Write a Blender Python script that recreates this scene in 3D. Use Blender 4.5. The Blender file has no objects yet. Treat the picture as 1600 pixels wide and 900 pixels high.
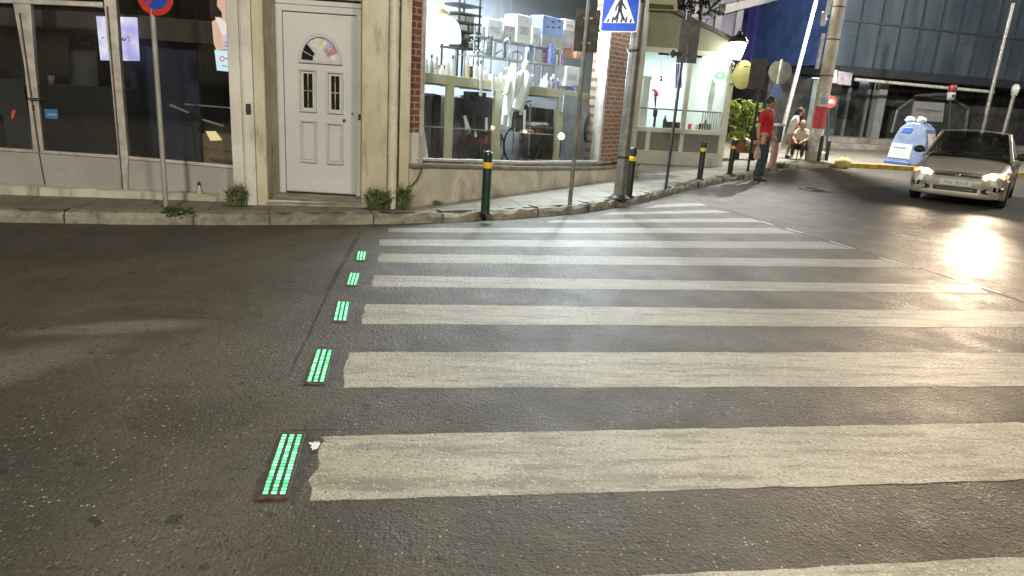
import bpy, math, random
from math import radians, sin, cos, pi, atan2, sqrt
from mathutils import Vector, Matrix, Quaternion
random.seed(7)
SC = bpy.context.scene
COL = SC.collection
V = Vector

# ------------------------------------------------------------------ camera
FPX, EYE = 1100.0, 1.55                      # focal length in pixels of the 1600 px wide photo, eye height
PITCH, ROLL, YAW = radians(15.47), radians(3.65), radians(6.7)
FWD = V((sin(YAW)*cos(PITCH), cos(YAW)*cos(PITCH), -sin(PITCH)))
_r0 = V((cos(YAW), -sin(YAW), 0)); _u0 = _r0.cross(FWD)
RGT = cos(ROLL)*_r0 + sin(ROLL)*_u0
UPV = -sin(ROLL)*_r0 + cos(ROLL)*_u0
cam = bpy.data.cameras.new('camera'); cam_o = bpy.data.objects.new('camera', cam); COL.objects.link(cam_o)
cam.sensor_width = 36.0; cam.lens = FPX/1600*36.0; cam.clip_start = 0.05; cam.clip_end = 1000
cam_o.matrix_world = Matrix(((RGT.x, UPV.x, -FWD.x, 0), (RGT.y, UPV.y, -FWD.y, 0), (RGT.z, UPV.z, -FWD.z, EYE), (0, 0, 0, 1)))
SC.camera = cam_o

# ------------------------------------------------------------------ world: the last of a deep dusk sky
world = bpy.data.worlds.new('World'); SC.world = world; world.use_nodes = True
wn = world.node_tree
sky = wn.nodes.new('ShaderNodeTexSky'); sky.sky_type = 'NISHITA'; sky.sun_disc = False
sky.sun_elevation = radians(-3.0); sky.sun_rotation = radians(200)
wn.nodes['Background'].inputs['Strength'].default_value = 0.10
wn.links.new(sky.outputs[0], wn.nodes['Background'].inputs['Color'])

vs = SC.view_settings
SC.display_settings.display_device = 'sRGB'
vs.view_transform = 'Standard'; vs.look = 'None'; vs.gamma = 1; vs.exposure = 0.0; vs.use_curve_mapping = False
SC.render.engine = 'CYCLES'
SC.cycles.use_denoising = True
SC.cycles.max_bounces = 8; SC.cycles.transparent_max_bounces = 16
SC.cycles.caustics_reflective = False; SC.cycles.caustics_refractive = False
SC.cycles.sample_clamp_indirect = 6.0

# ------------------------------------------------------------------ photo pixel -> place in the world (for measuring the site)
def ray(px, py): return FWD + RGT*((px-800)/FPX) - UPV*((py-450)/FPX)
def at(px, py, z=0.0):
    d = ray(px, py); t = (z-EYE)/d.z
    return V((d.x*t, d.y*t, z))
def dep(px, py, D):
    d = ray(px, py)*D
    return V((d.x, d.y, d.z+EYE))
class Pl:
    """an upright plane through two ground points; u runs along it, d towards the street"""
    def __init__(s, p, q):
        s.p = V((p[0], p[1])); t = V((q[0], q[1]))-s.p; s.L = t.length; s.t = t/s.L; s.n = V((s.t.y, -s.t.x))
    def P(s, u, z, d=0.0):
        o = s.p + s.t*u + s.n*d
        return V((o.x, o.y, z))
    def px(s, x, y, d=0.0):
        o = s.p + s.n*d; r = ray(x, y); t = o.dot(s.n)/(r.x*s.n.x+r.y*s.n.y)
        return V((r.x*t, r.y*t, EYE+r.z*t))
    def u(s, x, y, d=0.0):
        P = s.px(x, y, d); return (V((P.x, P.y))-s.p).dot(s.t)
    def z(s, x, y, d=0.0): return s.px(x, y, d).z
    def nv(s): return V((s.n.x, s.n.y, 0))
    def tv(s): return V((s.t.x, s.t.y, 0))

# ------------------------------------------------------------------ mesh builder
class MB:
    def __init__(s): s.v = []; s.f = []; s.m = []; s.sm = []
    def add(s, vs, fs, m=0, smooth=False):
        o = len(s.v); s.v += [V(x) for x in vs]
        for f in fs: s.f.append([i+o for i in f]); s.m.append(m); s.sm.append(smooth)
    def poly(s, pts, m=0): s.add(pts, [list(range(len(pts)))], m)
    def prism(s, pts, vec, m=0):
        n = len(pts); vec = V(vec); q = [V(p) for p in pts]
        s.add(q+[p+vec for p in q], [list(range(n)), list(range(2*n-1, n-1, -1))]+[[i, i+n, (i+1) % n+n, (i+1) % n] for i in range(n)], m)
    def obox(s, o, a, b, c, m=0):
        o, a, b, c = V(o), V(a), V(b), V(c)
        s.prism([o, o+a, o+a+b, o+b], c, m)
    def box(s, c, size, rz=0, m=0):
        x, y, z = [k/2 for k in size]; R = Matrix.Rotation(rz, 3, 'Z'); c = V(c)
        s.obox(c+R @ V((-x, -y, -z)), R @ V((2*x, 0, 0)), R @ V((0, 2*y, 0)), V((0, 0, 2*z)), m)
    def tube(s, path, r, n=10, m=0, cap=True, flat=1.0):
        path = [V(p) for p in path]; k = len(path)
        rs = r if isinstance(r, (list, tuple)) else [r]*k
        vs = []; ref = None
        for i, p in enumerate(path):
            t = (path[min(i+1, k-1)]-path[max(i-1, 0)]).normalized()
            if ref is None:
                ref = t.cross(V((0, 0, 1)))
                if ref.length < 1e-3: ref = V((1, 0, 0))
            a = (ref-t*ref.dot(t)).normalized(); ref = a; b = t.cross(a)
            for j in range(n):
                w = 2*pi*j/n; vs.append(p+(a*cos(w)+b*sin(w)*flat)*rs[i])
        fs = [[i*n+j, i*n+(j+1) % n, (i+1)*n+(j+1) % n, (i+1)*n+j] for i in range(k-1) for j in range(n)]
        s.add(vs, fs, m, True)
        if cap:
            s.add(vs[:n], [list(range(n-1, -1, -1))], m); s.add(vs[-n:], [list(range(n))], m)
    def lathe(s, prof, c, n=20, m=0, axis='Z', rot=None, smooth=True):
        c = V(c); vs = []
        for r, z in prof:
            for j in range(n):
                w = 2*pi*j/n; p = V((r*cos(w), r*sin(w), z))
                vs.append(c+(rot @ p if rot is not None else p))
        k = len(prof)
        s.add(vs, [[i*n+j, i*n+(j+1) % n, (i+1)*n+(j+1) % n, (i+1)*n+j] for i in range(k-1) for j in range(n)], m, smooth)
        s.add(vs[:n], [list(range(n-1, -1, -1))], m); s.add(vs[-n:], [list(range(n))], m)
    def ball(s, c, r, n=12, m=0, rot=None):
        if not isinstance(r, (tuple, list)): r = (r, r, r)
        c = V(c); vs = []; k = n//2+1
        for i in range(k):
            a = -pi/2+pi*i/(k-1)
            for j in range(n):
                w = 2*pi*j/n; p = V((r[0]*cos(a)*cos(w), r[1]*cos(a)*sin(w), r[2]*sin(a)))
                vs.append(c+(rot @ p if rot is not None else p))
        s.add(vs, [[i*n+j, i*n+(j+1) % n, (i+1)*n+(j+1) % n, (i+1)*n+j] for i in range(k-1) for j in range(n)], m, True)
    # pieces on an upright plane
    def slab(s, pl, pxs, d0, d1, m=0):           # outline measured from photo pixels, front at d1, back at d0
        s.prism([pl.px(x, y, d1) for x, y in pxs], pl.nv()*(d0-d1), m)
    def ub(s, pl, u0, u1, z0, z1, d0, d1, m=0):
        s.prism([pl.P(u0, z0, d1), pl.P(u1, z0, d1), pl.P(u1, z1, d1), pl.P(u0, z1, d1)], pl.nv()*(d0-d1), m)
    def build(s, name, mats, parent=None, bevel=0, tag_=None, kind=None, loc=None):
        if not isinstance(mats, (list, tuple)): mats = [mats]
        if parent is not None: org = root_loc(parent)
        elif loc is not None: org = V(loc)
        else:
            n = len(s.v); lo = min(p.z for p in s.v)
            org = V((sum(p.x for p in s.v)/n, sum(p.y for p in s.v)/n, lo))
        me = bpy.data.meshes.new(name)
        me.from_pydata([tuple(p-org) for p in s.v], [], s.f)
        for mt in mats: me.materials.append(mt)
        me.polygons.foreach_set('material_index', s.m); me.polygons.foreach_set('use_smooth', s.sm)
        me.update()
        import bmesh
        bm = bmesh.new(); bm.from_mesh(me); bmesh.ops.recalc_face_normals(bm, faces=bm.faces); bm.to_mesh(me); bm.free()
        o = bpy.data.objects.new(name, me); COL.objects.link(o)
        if parent is not None: o.parent = parent
        else: o.location = org
        if bevel:
            b = o.modifiers.new('bevel', 'BEVEL'); b.width = bevel; b.segments = 2; b.limit_method = 'ANGLE'; b.angle_limit = radians(40)
        if tag_: tag(o, *tag_)
        if kind: o['kind'] = kind
        return o
def root_loc(o):
    l = V(o.location)
    while o.parent is not None: o = o.parent; l = l+V(o.location)
    return l
def tag(o, label, cat, group=None):
    o['label'] = label; o['category'] = cat
    if group: o['group'] = group
    return o
def thing(name, label, cat, loc, group=None, rz=0):
    o = bpy.data.objects.new(name, None); COL.objects.link(o); o.location = V(loc); o.rotation_euler = (0, 0, rz); o.empty_display_size = .2
    return tag(o, label, cat, group)
def dup(root, loc, rz=0, label=None):
    r = root.copy(); COL.objects.link(r); r.location = V(loc); r.rotation_euler = (0, 0, rz)
    if label: r['label'] = label
    for ch in list(root.children):
        c = ch.copy(); COL.objects.link(c); c.parent = r
        for g in list(ch.children):
            d = g.copy(); COL.objects.link(d); d.parent = c
    return r
def text_part(txt, size, mtx, mat, name, parent, ext=.002, align='CENTER'):
    cu = bpy.data.curves.new(name, 'FONT'); cu.body = txt; cu.size = size; cu.extrude = ext; cu.align_x = align; cu.align_y = 'CENTER'
    cu.materials.append(mat)
    o = bpy.data.objects.new(name, cu); COL.objects.link(o); o.parent = parent
    m = mtx.copy(); m.translation = m.translation-root_loc(parent); o.matrix_local = m
    return o
def frame_on(pl, P, tilt=0):                     # text frame facing the street on an upright plane
    x, z, y = pl.tv(), pl.nv(), V((0, 0, 1))
    M = Matrix(((x.x, y.x, z.x, P.x), (x.y, y.y, z.y, P.y), (x.z, y.z, z.z, P.z), (0, 0, 0, 1)))
    return M @ Matrix.Rotation(tilt, 4, 'Z')

# ------------------------------------------------------------------ materials
def lin(c): return tuple(((x/255)/12.92 if x/255 <= .04045 else ((x/255+.055)/1.055)**2.4) for x in c)
class NT:
    def __init__(s, name):
        s.mat = bpy.data.materials.new(name); s.mat.use_nodes = True; s.t = s.mat.node_tree; s.N = s.t.nodes
        s.b = s.N['Principled BSDF']; s.out = s.N['Material Output']
    def n(s, typ, **kw):
        x = s.N.new(typ)
        for k, v in kw.items(): setattr(x, k, v)
        return x
    def L(s, a, b): s.t.links.new(a, b)
    def sock(s, inp, v):
        if hasattr(v, 'is_output') or hasattr(v, 'links'): s.L(v, inp)
        else: inp.default_value = v
    def pos(s): return s.n('ShaderNodeNewGeometry').outputs['Position']
    def noise(s, vec, scale, detail=3, rough=.55, dist=0):
        x = s.n('ShaderNodeTexNoise'); x.inputs['Scale'].default_value = scale; x.inputs['Detail'].default_value = detail
        x.inputs['Roughness'].default_value = rough; x.inputs['Distortion'].default_value = dist; s.L(vec, x.inputs['Vector']); return x.outputs['Fac']
    def ramp(s, f, lo, hi, a=0., b=1.):
        x = s.n('ShaderNodeMapRange'); x.interpolation_type = 'SMOOTHSTEP'
        s.sock(x.inputs['Value'], f)
        for k, v in (('From Min', lo), ('From Max', hi), ('To Min', a), ('To Max', b)): x.inputs[k].default_value = v
        return x.outputs[0]
    def math(s, op, a, b=0.0):
        x = s.n('ShaderNodeMath', operation=op); s.sock(x.inputs[0], a); s.sock(x.inputs[1], b); return x.outputs[0]
    def mix(s, f, a, b, blend='MIX'):
        x = s.n('ShaderNodeMix', data_type='RGBA', blend_type=blend)
        s.sock(x.inputs[0], f); s.sock(x.inputs[6], a if not isinstance(a, tuple) else (*a[:3], 1)); s.sock(x.inputs[7], b if not isinstance(b, tuple) else (*b[:3], 1))
        return x.outputs[2]
    def scl(s, vec, k):
        x = s.n('ShaderNodeVectorMath', operation='MULTIPLY'); s.L(vec, x.inputs[0]); x.inputs[1].default_value = k; return x.outputs[0]
    def bump(s, h, strength=.3, dist=.01, normal=None):
        x = s.n('ShaderNodeBump'); x.inputs['Strength'].default_value = strength; x.inputs['Distance'].default_value = dist
        s.L(h, x.inputs['Height'])
        if normal is not None: s.L(normal, x.inputs['Normal'])
        return x.outputs[0]
    def fin(s, col=None, rough=None, metal=None, nrm=None, spec=None):
        for k, v in (('Base Color', col), ('Roughness', rough), ('Metallic', metal), ('Normal', nrm), ('Specular IOR Level', spec)):
            if v is None: continue
            s.sock(s.b.inputs[k], (*v[:3], 1) if (k == 'Base Color' and isinstance(v, tuple)) else v)
        return s.mat
def pm(name, col, rough=.6, metal=0., var=.25, scale=6., bump=.0, bscale=80., spec=.5, dirt=None, dscale=4., damt=.5, dlo=.5):
    """painted or raw surface with uneven tone and optional dirt blotches"""
    k = NT(name); p = k.pos()
    n1 = k.noise(p, scale, 4); lo = tuple(c*(1-var) for c in col); hi = tuple(min(1, c*(1+var)) for c in col)
    c = k.mix(k.ramp(n1, .3, .7), lo, hi)
    if dirt:
        d = k.ramp(k.noise(p, dscale, 6, .65), dlo, dlo+.2, 0, damt); c = k.mix(d, c, dirt)
    nrm = None
    if bump: nrm = k.bump(k.noise(p, bscale, 4), bump, .01)
    r = k.ramp(k.noise(p, scale*1.7, 3), .3, .7, max(0, rough-.1), min(1, rough+.1))
    return k.fin(c, r, float(metal), nrm, spec)
def emit(name, col, strength):
    k = NT(name); k.b.inputs['Base Color'].default_value = (*[min(1, c) for c in col], 1); k.b.inputs['Emission Color'].default_value = (*col, 1)
    k.b.inputs['Emission Strength'].default_value = strength; k.b.inputs['Roughness'].default_value = .4
    return k.mat
def glass(name, tint=(.92, .96, .95), ior=1.45, rough=.01, gcol=(1, 1, 1)):
    k = NT(name); k.N.remove(k.b)
    tr = k.n('ShaderNodeBsdfTransparent'); tr.inputs[0].default_value = (*tint, 1)
    gl = k.n('ShaderNodeBsdfGlossy'); gl.inputs['Roughness'].default_value = rough; gl.inputs[0].default_value = (*gcol, 1)
    fr = k.n('ShaderNodeFresnel'); fr.inputs[0].default_value = ior
    mx = k.n('ShaderNodeMixShader'); k.L(fr.outputs[0], mx.inputs[0]); k.L(tr.outputs[0], mx.inputs[1]); k.L(gl.outputs[0], mx.inputs[2])
    k.L(mx.outputs[0], k.out.inputs[0]); return k.mat

# ------------------------------------------------------------------ site materials
def lw_glass(name, tint=(.9, .94, .93), f0=.045, gcol=(1, 1, 1), rough=.015, film=0.0, fcol=(.1, .1, .1), grime=.085):
    """window pane: clear sheet that mirrors more at grazing angles, some grime; film = share of an opaque coating"""
    k = NT(name); k.N.remove(k.b)
    tr = k.n('ShaderNodeBsdfTransparent'); tr.inputs[0].default_value = (*tint, 1)
    gl = k.n('ShaderNodeBsdfGlossy'); gl.inputs['Roughness'].default_value = rough; gl.inputs[0].default_value = (*gcol, 1)
    w = k.n('ShaderNodeLayerWeight'); w.inputs[0].default_value = .5
    p5 = k.math('POWER', w.outputs['Facing'], 5.0); f = k.math('ADD', k.math('MULTIPLY', p5, 1-f0), f0)
    df = k.n('ShaderNodeBsdfDiffuse'); df.inputs[0].default_value = (*(fcol if film else (.5, .5, .46)), 1)
    gr = k.ramp(k.noise(k.pos(), 2.2, 6, .65), .35, .75, max(film, .015), max(film, grime))
    m1 = k.n('ShaderNodeMixShader'); k.L(gr, m1.inputs[0]); k.L(tr.outputs[0], m1.inputs[1]); k.L(df.outputs[0], m1.inputs[2])
    mx = k.n('ShaderNodeMixShader'); k.L(f, mx.inputs[0]); k.L(m1.outputs[0], mx.inputs[1]); k.L(gl.outputs[0], mx.inputs[2])
    k.L(mx.outputs[0], k.out.inputs[0]); return k.mat

def ellipse_mask(k, pos, c, r, ang, soft=.35, warp=.5, wscale=1.2):
    """0..1 mask of a soft-edged, ragged patch on the ground"""
    mp = k.n('ShaderNodeMapping'); mp.vector_type = 'TEXTURE'
    mp.inputs['Location'].default_value = (*c, 0); mp.inputs['Rotation'].default_value = (0, 0, ang); mp.inputs['Scale'].default_value = (r[0], r[1], 50)
    k.L(pos, mp.inputs['Vector'])
    ln = k.n('ShaderNodeVectorMath', operation='LENGTH'); k.L(mp.outputs[0], ln.inputs[0])
    d = k.math('ADD', ln.outputs['Value'], k.math('MULTIPLY', k.math('SUBTRACT', k.noise(pos, wscale, 4), .5), warp*2))
    return k.ramp(d, 1-soft, 1+soft, 1, 0)
def line_mask(k, pos, a, b, w, warp=.025):
    """thin ragged crack between two ground points"""
    mp = k.n('ShaderNodeMapping'); mp.vector_type = 'TEXTURE'
    d = V(b)-V(a); mp.inputs['Location'].default_value = (*a, 0); mp.inputs['Rotation'].default_value = (0, 0, atan2(d.y, d.x))
    k.L(pos, mp.inputs['Vector']); sp = k.n('ShaderNodeSeparateXYZ'); k.L(mp.outputs[0], sp.inputs[0])
    y = k.math('ADD', sp.outputs[1], k.math('MULTIPLY', k.math('SUBTRACT', k.noise(pos, 5, 4), .5), warp))
    m = k.ramp(k.math('ABSOLUTE', y), w*.4, w, 1, 0)
    ln = d.length
    return k.math('MULTIPLY', m, k.math('MULTIPLY', k.ramp(sp.outputs[0], -.05, .1), k.ramp(sp.outputs[0], ln-.2, ln+.05, 1, 0)))

def aggregate(k, pos):
    """fine stone texture shared by asphalt and the paint on it: height, light stones, dark pits"""
    vo = k.n('ShaderNodeTexVoronoi'); vo.inputs['Scale'].default_value = 95; k.L(pos, vo.inputs['Vector'])
    n1 = k.noise(pos, 140, 3, .6); n2 = k.noise(pos, 38, 4, .6)
    h = k.math('ADD', k.math('MULTIPLY', k.math('SUBTRACT', 1.0, vo.outputs['Distance']), .6), k.math('MULTIPLY', n1, .7))
    h = k.math('ADD', h, k.math('MULTIPLY', n2, .7))
    v2 = k.n('ShaderNodeTexVoronoi'); v2.inputs['Scale'].default_value = 52; k.L(pos, v2.inputs['Vector']); k.v2 = k.n('ShaderNodeSeparateColor'); k.L(v2.outputs['Color'], k.v2.inputs[0]); k.v2d = v2.outputs['Distance']
    return h, vo.outputs['Color'], n1, n2

def make_asphalt():
    k = NT('asphalt'); p = k.pos()
    h, vc, n1, n2 = aggregate(k, p)
    big = k.noise(p, .55, 5, .6); mid = k.noise(p, 2.6, 5, .62, .4)
    c = k.mix(k.ramp(big, .35, .65), (.054, .043, .028), (.078, .064, .042))
    c = k.mix(k.ramp(mid, .45, .72, 0, .55), c, (.052, .05, .042))
    st = k.scl(p, (.35, 1.6, 1)); c = k.mix(k.ramp(k.noise(st, 1.8, 5, .6), .5, .72, 0, .5), c, (.046, .042, .035))
    c = k.mix(k.ramp(k.noise(p, 1.25, 6, .62, .6), .50, .64, 0, .55), c, (.112, .094, .067))
    c = k.mix(k.ramp(k.noise(k.scl(p, (.8, 1.3, 1)), 2.1, 6, .66, .8), .56, .66, 0, .5), c, (.040, .035, .027))
    # old repairs and wheel-polished lanes
    for (cc, r, a, soft, warp, col, amt) in (
        ((-1.95, 4.35), (.42, .11), .25, .5, .7, (.20, .185, .15), .8), ((-2.35, 3.55), (.75, .22), .85, .5, .6, (.18, .165, .135), .75),
        ((-3.2, 3.0), (.9, .35), .5, .5, .6, (.15, .14, .115), .7), ((-1.1, 3.85), (.75, .5), .1, .6, .6, (.115, .1, .08), .6),
        ((-2.0, 2.3), (1.3, .72), .1, .45, .5, (.042, .043, .036), .7), ((-.9, 2.35), (.35, .6), 0, .6, .6, (.105, .092, .072), .55),
        ((-3.2, 6.6), (2.3, .75), .17, .4, .35, (.040, .037, .031), .5), ((-2.9, 5.1), (1.2, .28), .1, .5, .6, (.05, .043, .034), .5),
        ((-1.3, 6.3), (.8, .6), 0, .6, .5, (.085, .077, .062), .5), ((7.4, 11.4), (2.6, 1.6), .6, .5, .6, (.045, .047, .042), .6)):
        c = k.mix(k.math('MULTIPLY', ellipse_mask(k, p, cc, r, a, soft, warp), amt), c, col)
    # stones and pits
    sv = k.n('ShaderNodeSeparateColor'); k.L(vc, sv.inputs[0])
    c = k.mix(k.math('MULTIPLY', k.ramp(sv.outputs[0], .955, .995, 0, .8), k.ramp(n2, .5, .6)), c, (.24, .228, .2))
    c = k.mix(k.ramp(sv.outputs[1], .80, .97, 0, .5), c, (.022, .02, .017))
    c = k.mix(k.ramp(n2, .56, .74, 0, .5), c, (.032, .029, .025))
    stone = k.math('MULTIPLY', k.ramp(k.v2d, .25, .5, 1, 0), k.ramp(k.v2.outputs[0], .5, .95, 0, 1))
    c = k.mix(k.math('MULTIPLY', stone, .36), c, (.165, .155, .132))
    pit = k.math('MULTIPLY', k.ramp(k.v2d, .2, .55, 1, 0), k.ramp(k.v2.outputs[1], .62, .95, 0, 1))
    c = k.mix(k.math('MULTIPLY', pit, .5), c, (.020, .018, .015))
    gl_ = k.math('MULTIPLY', k.ramp(k.v2d, .10, .28, 1, 0), k.ramp(k.v2.outputs[2], .945, .96, 0, 1))
    c = k.mix(k.math('MULTIPLY', gl_, k.ramp(k.noise(p, 2.2, 3), .42, .6)), c, (.50, .48, .43))  # sparse pale specks in the colour imitate glints
    c = k.mix(k.ramp(k.noise(k.scl(p, (.6, 2.2, 1)), 4.5, 6, .7), .54, .68, 0, .5), c, (.03, .028, .024))
    # oil spots
    c = k.mix(k.ramp(k.noise(p, 7.5, 2, .5), .67, .71, 0, .8), c, (.022, .02, .018))
    cr = None
    for a, b, w in (((-.80, 7.7), (-.80, 5.2), .03), ((-.79, 5.25), (-.76, 3.6), .014), ((-.72, 3.0), (-.3, 3.03), .010),
                    ((-.75, 4.1), (-.5, 4.08), .010), ((4.55, 10.3), (4.92, 8.05), .028), ((4.90, 8.1), (5.22, 6.9), .030), ((5.2, 6.95), (5.36, 5.75), .03),
                    ((5.36, 5.8), (5.2, 3.5), .025)):
        m = line_mask(k, p, a, b, w); cr = m if cr is None else k.math('MAXIMUM', cr, m)
    c = k.mix(k.math('MULTIPLY', cr, k.ramp(k.noise(p, 3.5, 3), .35, .65, .15, .6)), c, (.02, .018, .016))
    h2 = k.math('ADD', k.math('SUBTRACT', h, k.math('MULTIPLY', cr, .5)), k.math('SUBTRACT', stone, pit))
    nb = k.bump(k.noise(p, 30, 4, .6), .42, .02)
    nrm = k.bump(h2, .65, .008, nb)
    r = k.math('ADD', k.ramp(mid, .3, .7, .52, .64), k.math('MULTIPLY', cr, .3))
    return k.fin(c, r, 0., nrm, .5)
def make_road_paint():
    k = NT('road_paint'); p = k.pos()
    h, vc, n1, n2 = aggregate(k, p)
    st = k.scl(p, (1.2, 9, 1)); streak = k.noise(st, 2.4, 6, .68)
    c = k.mix(k.ramp(k.noise(p, 1.1, 4), .35, .65), (.36, .335, .265), (.46, .43, .345))
    c = k.mix(k.ramp(streak, .50, .68, 0, .75), c, (.20, .185, .15))
    c = k.mix(k.ramp(k.noise(p, 24, 4, .7), .56, .72, 0, .6), c, (.26, .235, .19))
    sv = k.n('ShaderNodeSeparateColor'); k.L(vc, sv.inputs[0])
    c = k.mix(k.ramp(sv.outputs[1], .80, .97, 0, .55), c, (.2, .18, .145))
    c = k.mix(k.ramp(k.noise(k.scl(p, (.5, 3.2, 1)), 1.9, 6, .68, .3), .47, .64, 0, .85), c, (.19, .175, .14))
    pit = k.math('MULTIPLY', k.ramp(k.v2d, .2, .5, 1, 0), k.ramp(k.v2.outputs[1], .6, .95, 0, 1))
    c = k.mix(k.math('MULTIPLY', pit, .6), c, (.15, .135, .11))
    gl_ = k.math('MULTIPLY', k.ramp(k.v2d, .12, .35, 1, 0), k.ramp(k.v2.outputs[2], .86, .9, 0, 1))
    c = k.mix(k.math('MULTIPLY', gl_, .7), c, (.66, .64, .57))
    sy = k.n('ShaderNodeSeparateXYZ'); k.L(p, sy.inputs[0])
    old = k.math('MULTIPLY', k.ramp(k.math('ADD', sy.outputs[1], k.math('MULTIPLY', k.noise(p, .8, 3), 2.0)), 4.8, 9.0, 0, .75), k.ramp(k.noise(k.scl(p, (1, 3, 1)), 3.0, 6, .7), .25, .6, .55, 1))  # old: far stripes dulled in colour to imitate the weaker light there
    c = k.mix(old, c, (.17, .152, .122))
    worn = k.math('MULTIPLY', k.ramp(n1, .60, .72), k.ramp(streak, .5, .66))
    c = k.mix(k.math('MULTIPLY', worn, .75), c, (.09, .08, .065))
    c = k.mix(k.ramp(sv.outputs[0], .93, .995, 0, .6), c, (.66, .64, .58))
    nrm = k.bump(k.math('SUBTRACT', h, pit), .85, .007, k.bump(k.noise(p, 30, 4, .6), .5, .02))
    return k.fin(c, k.ramp(streak, .3, .7, .52, .64), 0., nrm, .8)
def make_pavement():
    k = NT('pavement_slabs'); p = k.pos()
    mp = k.n('ShaderNodeMapping'); mp.inputs['Rotation'].default_value = (0, 0, -.15); k.L(p, mp.inputs[0])
    br = k.n('ShaderNodeTexBrick'); br.offset = 0.0; k.L(mp.outputs[0], br.inputs['Vector'])
    br.inputs['Scale'].default_value = 1.0; br.inputs['Brick Width'].default_value = .62; br.inputs['Row Height'].default_value = .62
    br.inputs['Mortar Size'].default_value = .009; br.inputs['Mortar Smooth'].default_value = .3
    br.inputs['Color1'].default_value = (.18, .168, .135, 1); br.inputs['Color2'].default_value = (.22, .205, .168, 1); br.inputs['Mortar'].default_value = (.07, .065, .052, 1)
    c = br.outputs['Color']
    c = k.mix(k.ramp(k.noise(p, 1.6, 6, .65), .42, .68, 0, .7), c, (.135, .128, .102))
    c = k.mix(k.ramp(k.noise(p, 6, 6, .7), .58, .7, 0, .7), c, (.06, .058, .045))
    c = k.mix(k.ramp(k.noise(p, 3.3, 5, .6), .6, .75, 0, .5), c, (.27, .25, .215))
    hh = k.math('SUBTRACT', k.math('MULTIPLY', k.noise(p, 70, 5, .65), .5), k.math('MULTIPLY', br.outputs['Fac'], .5))
    return k.fin(c, k.ramp(k.noise(p, 3, 3), .3, .7, .55, .8), 0., k.bump(hh, .5, .012), .4)
def make_kerb():
    k = NT('kerb_stone'); p = k.pos()
    c = k.mix(k.ramp(k.noise(p, 3, 5, .65), .35, .65), (.19, .18, .14), (.34, .325, .26))
    c = k.mix(k.ramp(k.noise(p, 7, 7, .75), .50, .66, 0, .65), c, (.08, .074, .057))
    c = k.mix(k.ramp(k.noise(p, 5, 4), .6, .72, 0, .5), c, (.42, .4, .34))
    return k.fin(c, .8, 0., k.bump(k.noise(p, 26, 6, .7), .9, .02), .3)
def make_marble():
    k = NT('old_marble'); p = k.pos()
    c = k.mix(k.ramp(k.noise(p, 2.2, 6, .6, .8), .35, .65), (.42, .385, .30), (.60, .56, .46))
    c = k.mix(k.ramp(k.noise(k.scl(p, (1, 1, .35)), 5, 6, .7, 1.2), .55, .72, 0, .75), c, (.26, .205, .125))
    c = k.mix(k.ramp(k.noise(p, 1.3, 3), .55, .7, 0, .5), c, (.36, .34, .29))
    return k.fin(c, .38, 0., k.bump(k.noise(p, 30, 4), .1, .01), .5)
def make_plaster(name, a, b, stain, amt=.6):
    k = NT(name); p = k.pos()
    c = k.mix(k.ramp(k.noise(p, 1.7, 5, .6), .35, .65), a, b)
    c = k.mix(k.ramp(k.noise(k.scl(p, (1, 1, .18)), 7, 7, .72), .49, .70, 0, amt), c, stain)
    ch = k.ramp(k.noise(p, 11, 6, .72), .66, .70); c = k.mix(k.math('MULTIPLY', ch, .8), c, tuple(x*.45 for x in stain))
    hh = k.math('SUBTRACT', k.math('MULTIPLY', k.noise(p, 45, 5, .6), .5), k.math('MULTIPLY', ch, .6))
    return k.fin(c, .75, 0., k.bump(hh, .4, .012), .35)
def make_brick(name, tdir, c1, c2, mortar):
    k = NT(name); p = k.pos()
    dt = k.n('ShaderNodeVectorMath', operation='DOT_PRODUCT'); k.L(p, dt.inputs[0]); dt.inputs[1].default_value = (tdir.x, tdir.y, 0)
    sp = k.n('ShaderNodeSeparateXYZ'); k.L(p, sp.inputs[0]); cb = k.n('ShaderNodeCombineXYZ')
    k.L(dt.outputs['Value'], cb.inputs[0]); k.L(sp.outputs[2], cb.inputs[1])
    br = k.n('ShaderNodeTexBrick'); k.L(cb.outputs[0], br.inputs['Vector'])
    br.inputs['Scale'].default_value = 1.0; br.inputs['Brick Width'].default_value = .23; br.inputs['Row Height'].default_value = .076
    br.inputs['Mortar Size'].default_value = .010; br.inputs['Mortar Smooth'].default_value = .2
    br.inputs['Color1'].default_value = (*c1, 1); br.inputs['Color2'].default_value = (*c2, 1); br.inputs['Mortar'].default_value = (*mortar, 1)
    c = k.mix(k.ramp(k.noise(p, 7, 6, .7), .5, .72, 0, .65), br.outputs['Color'], (.10, .07, .05))
    c = k.mix(k.ramp(k.noise(p, 2.5, 4), .58, .75, 0, .4), c, (.42, .38, .31))
    hh = k.math('SUBTRACT', k.math('MULTIPLY', k.noise(p, 60, 4), .25), br.outputs['Fac'])
    return k.fin(c, .8, 0., k.bump(hh, .8, .012), .3)

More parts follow.
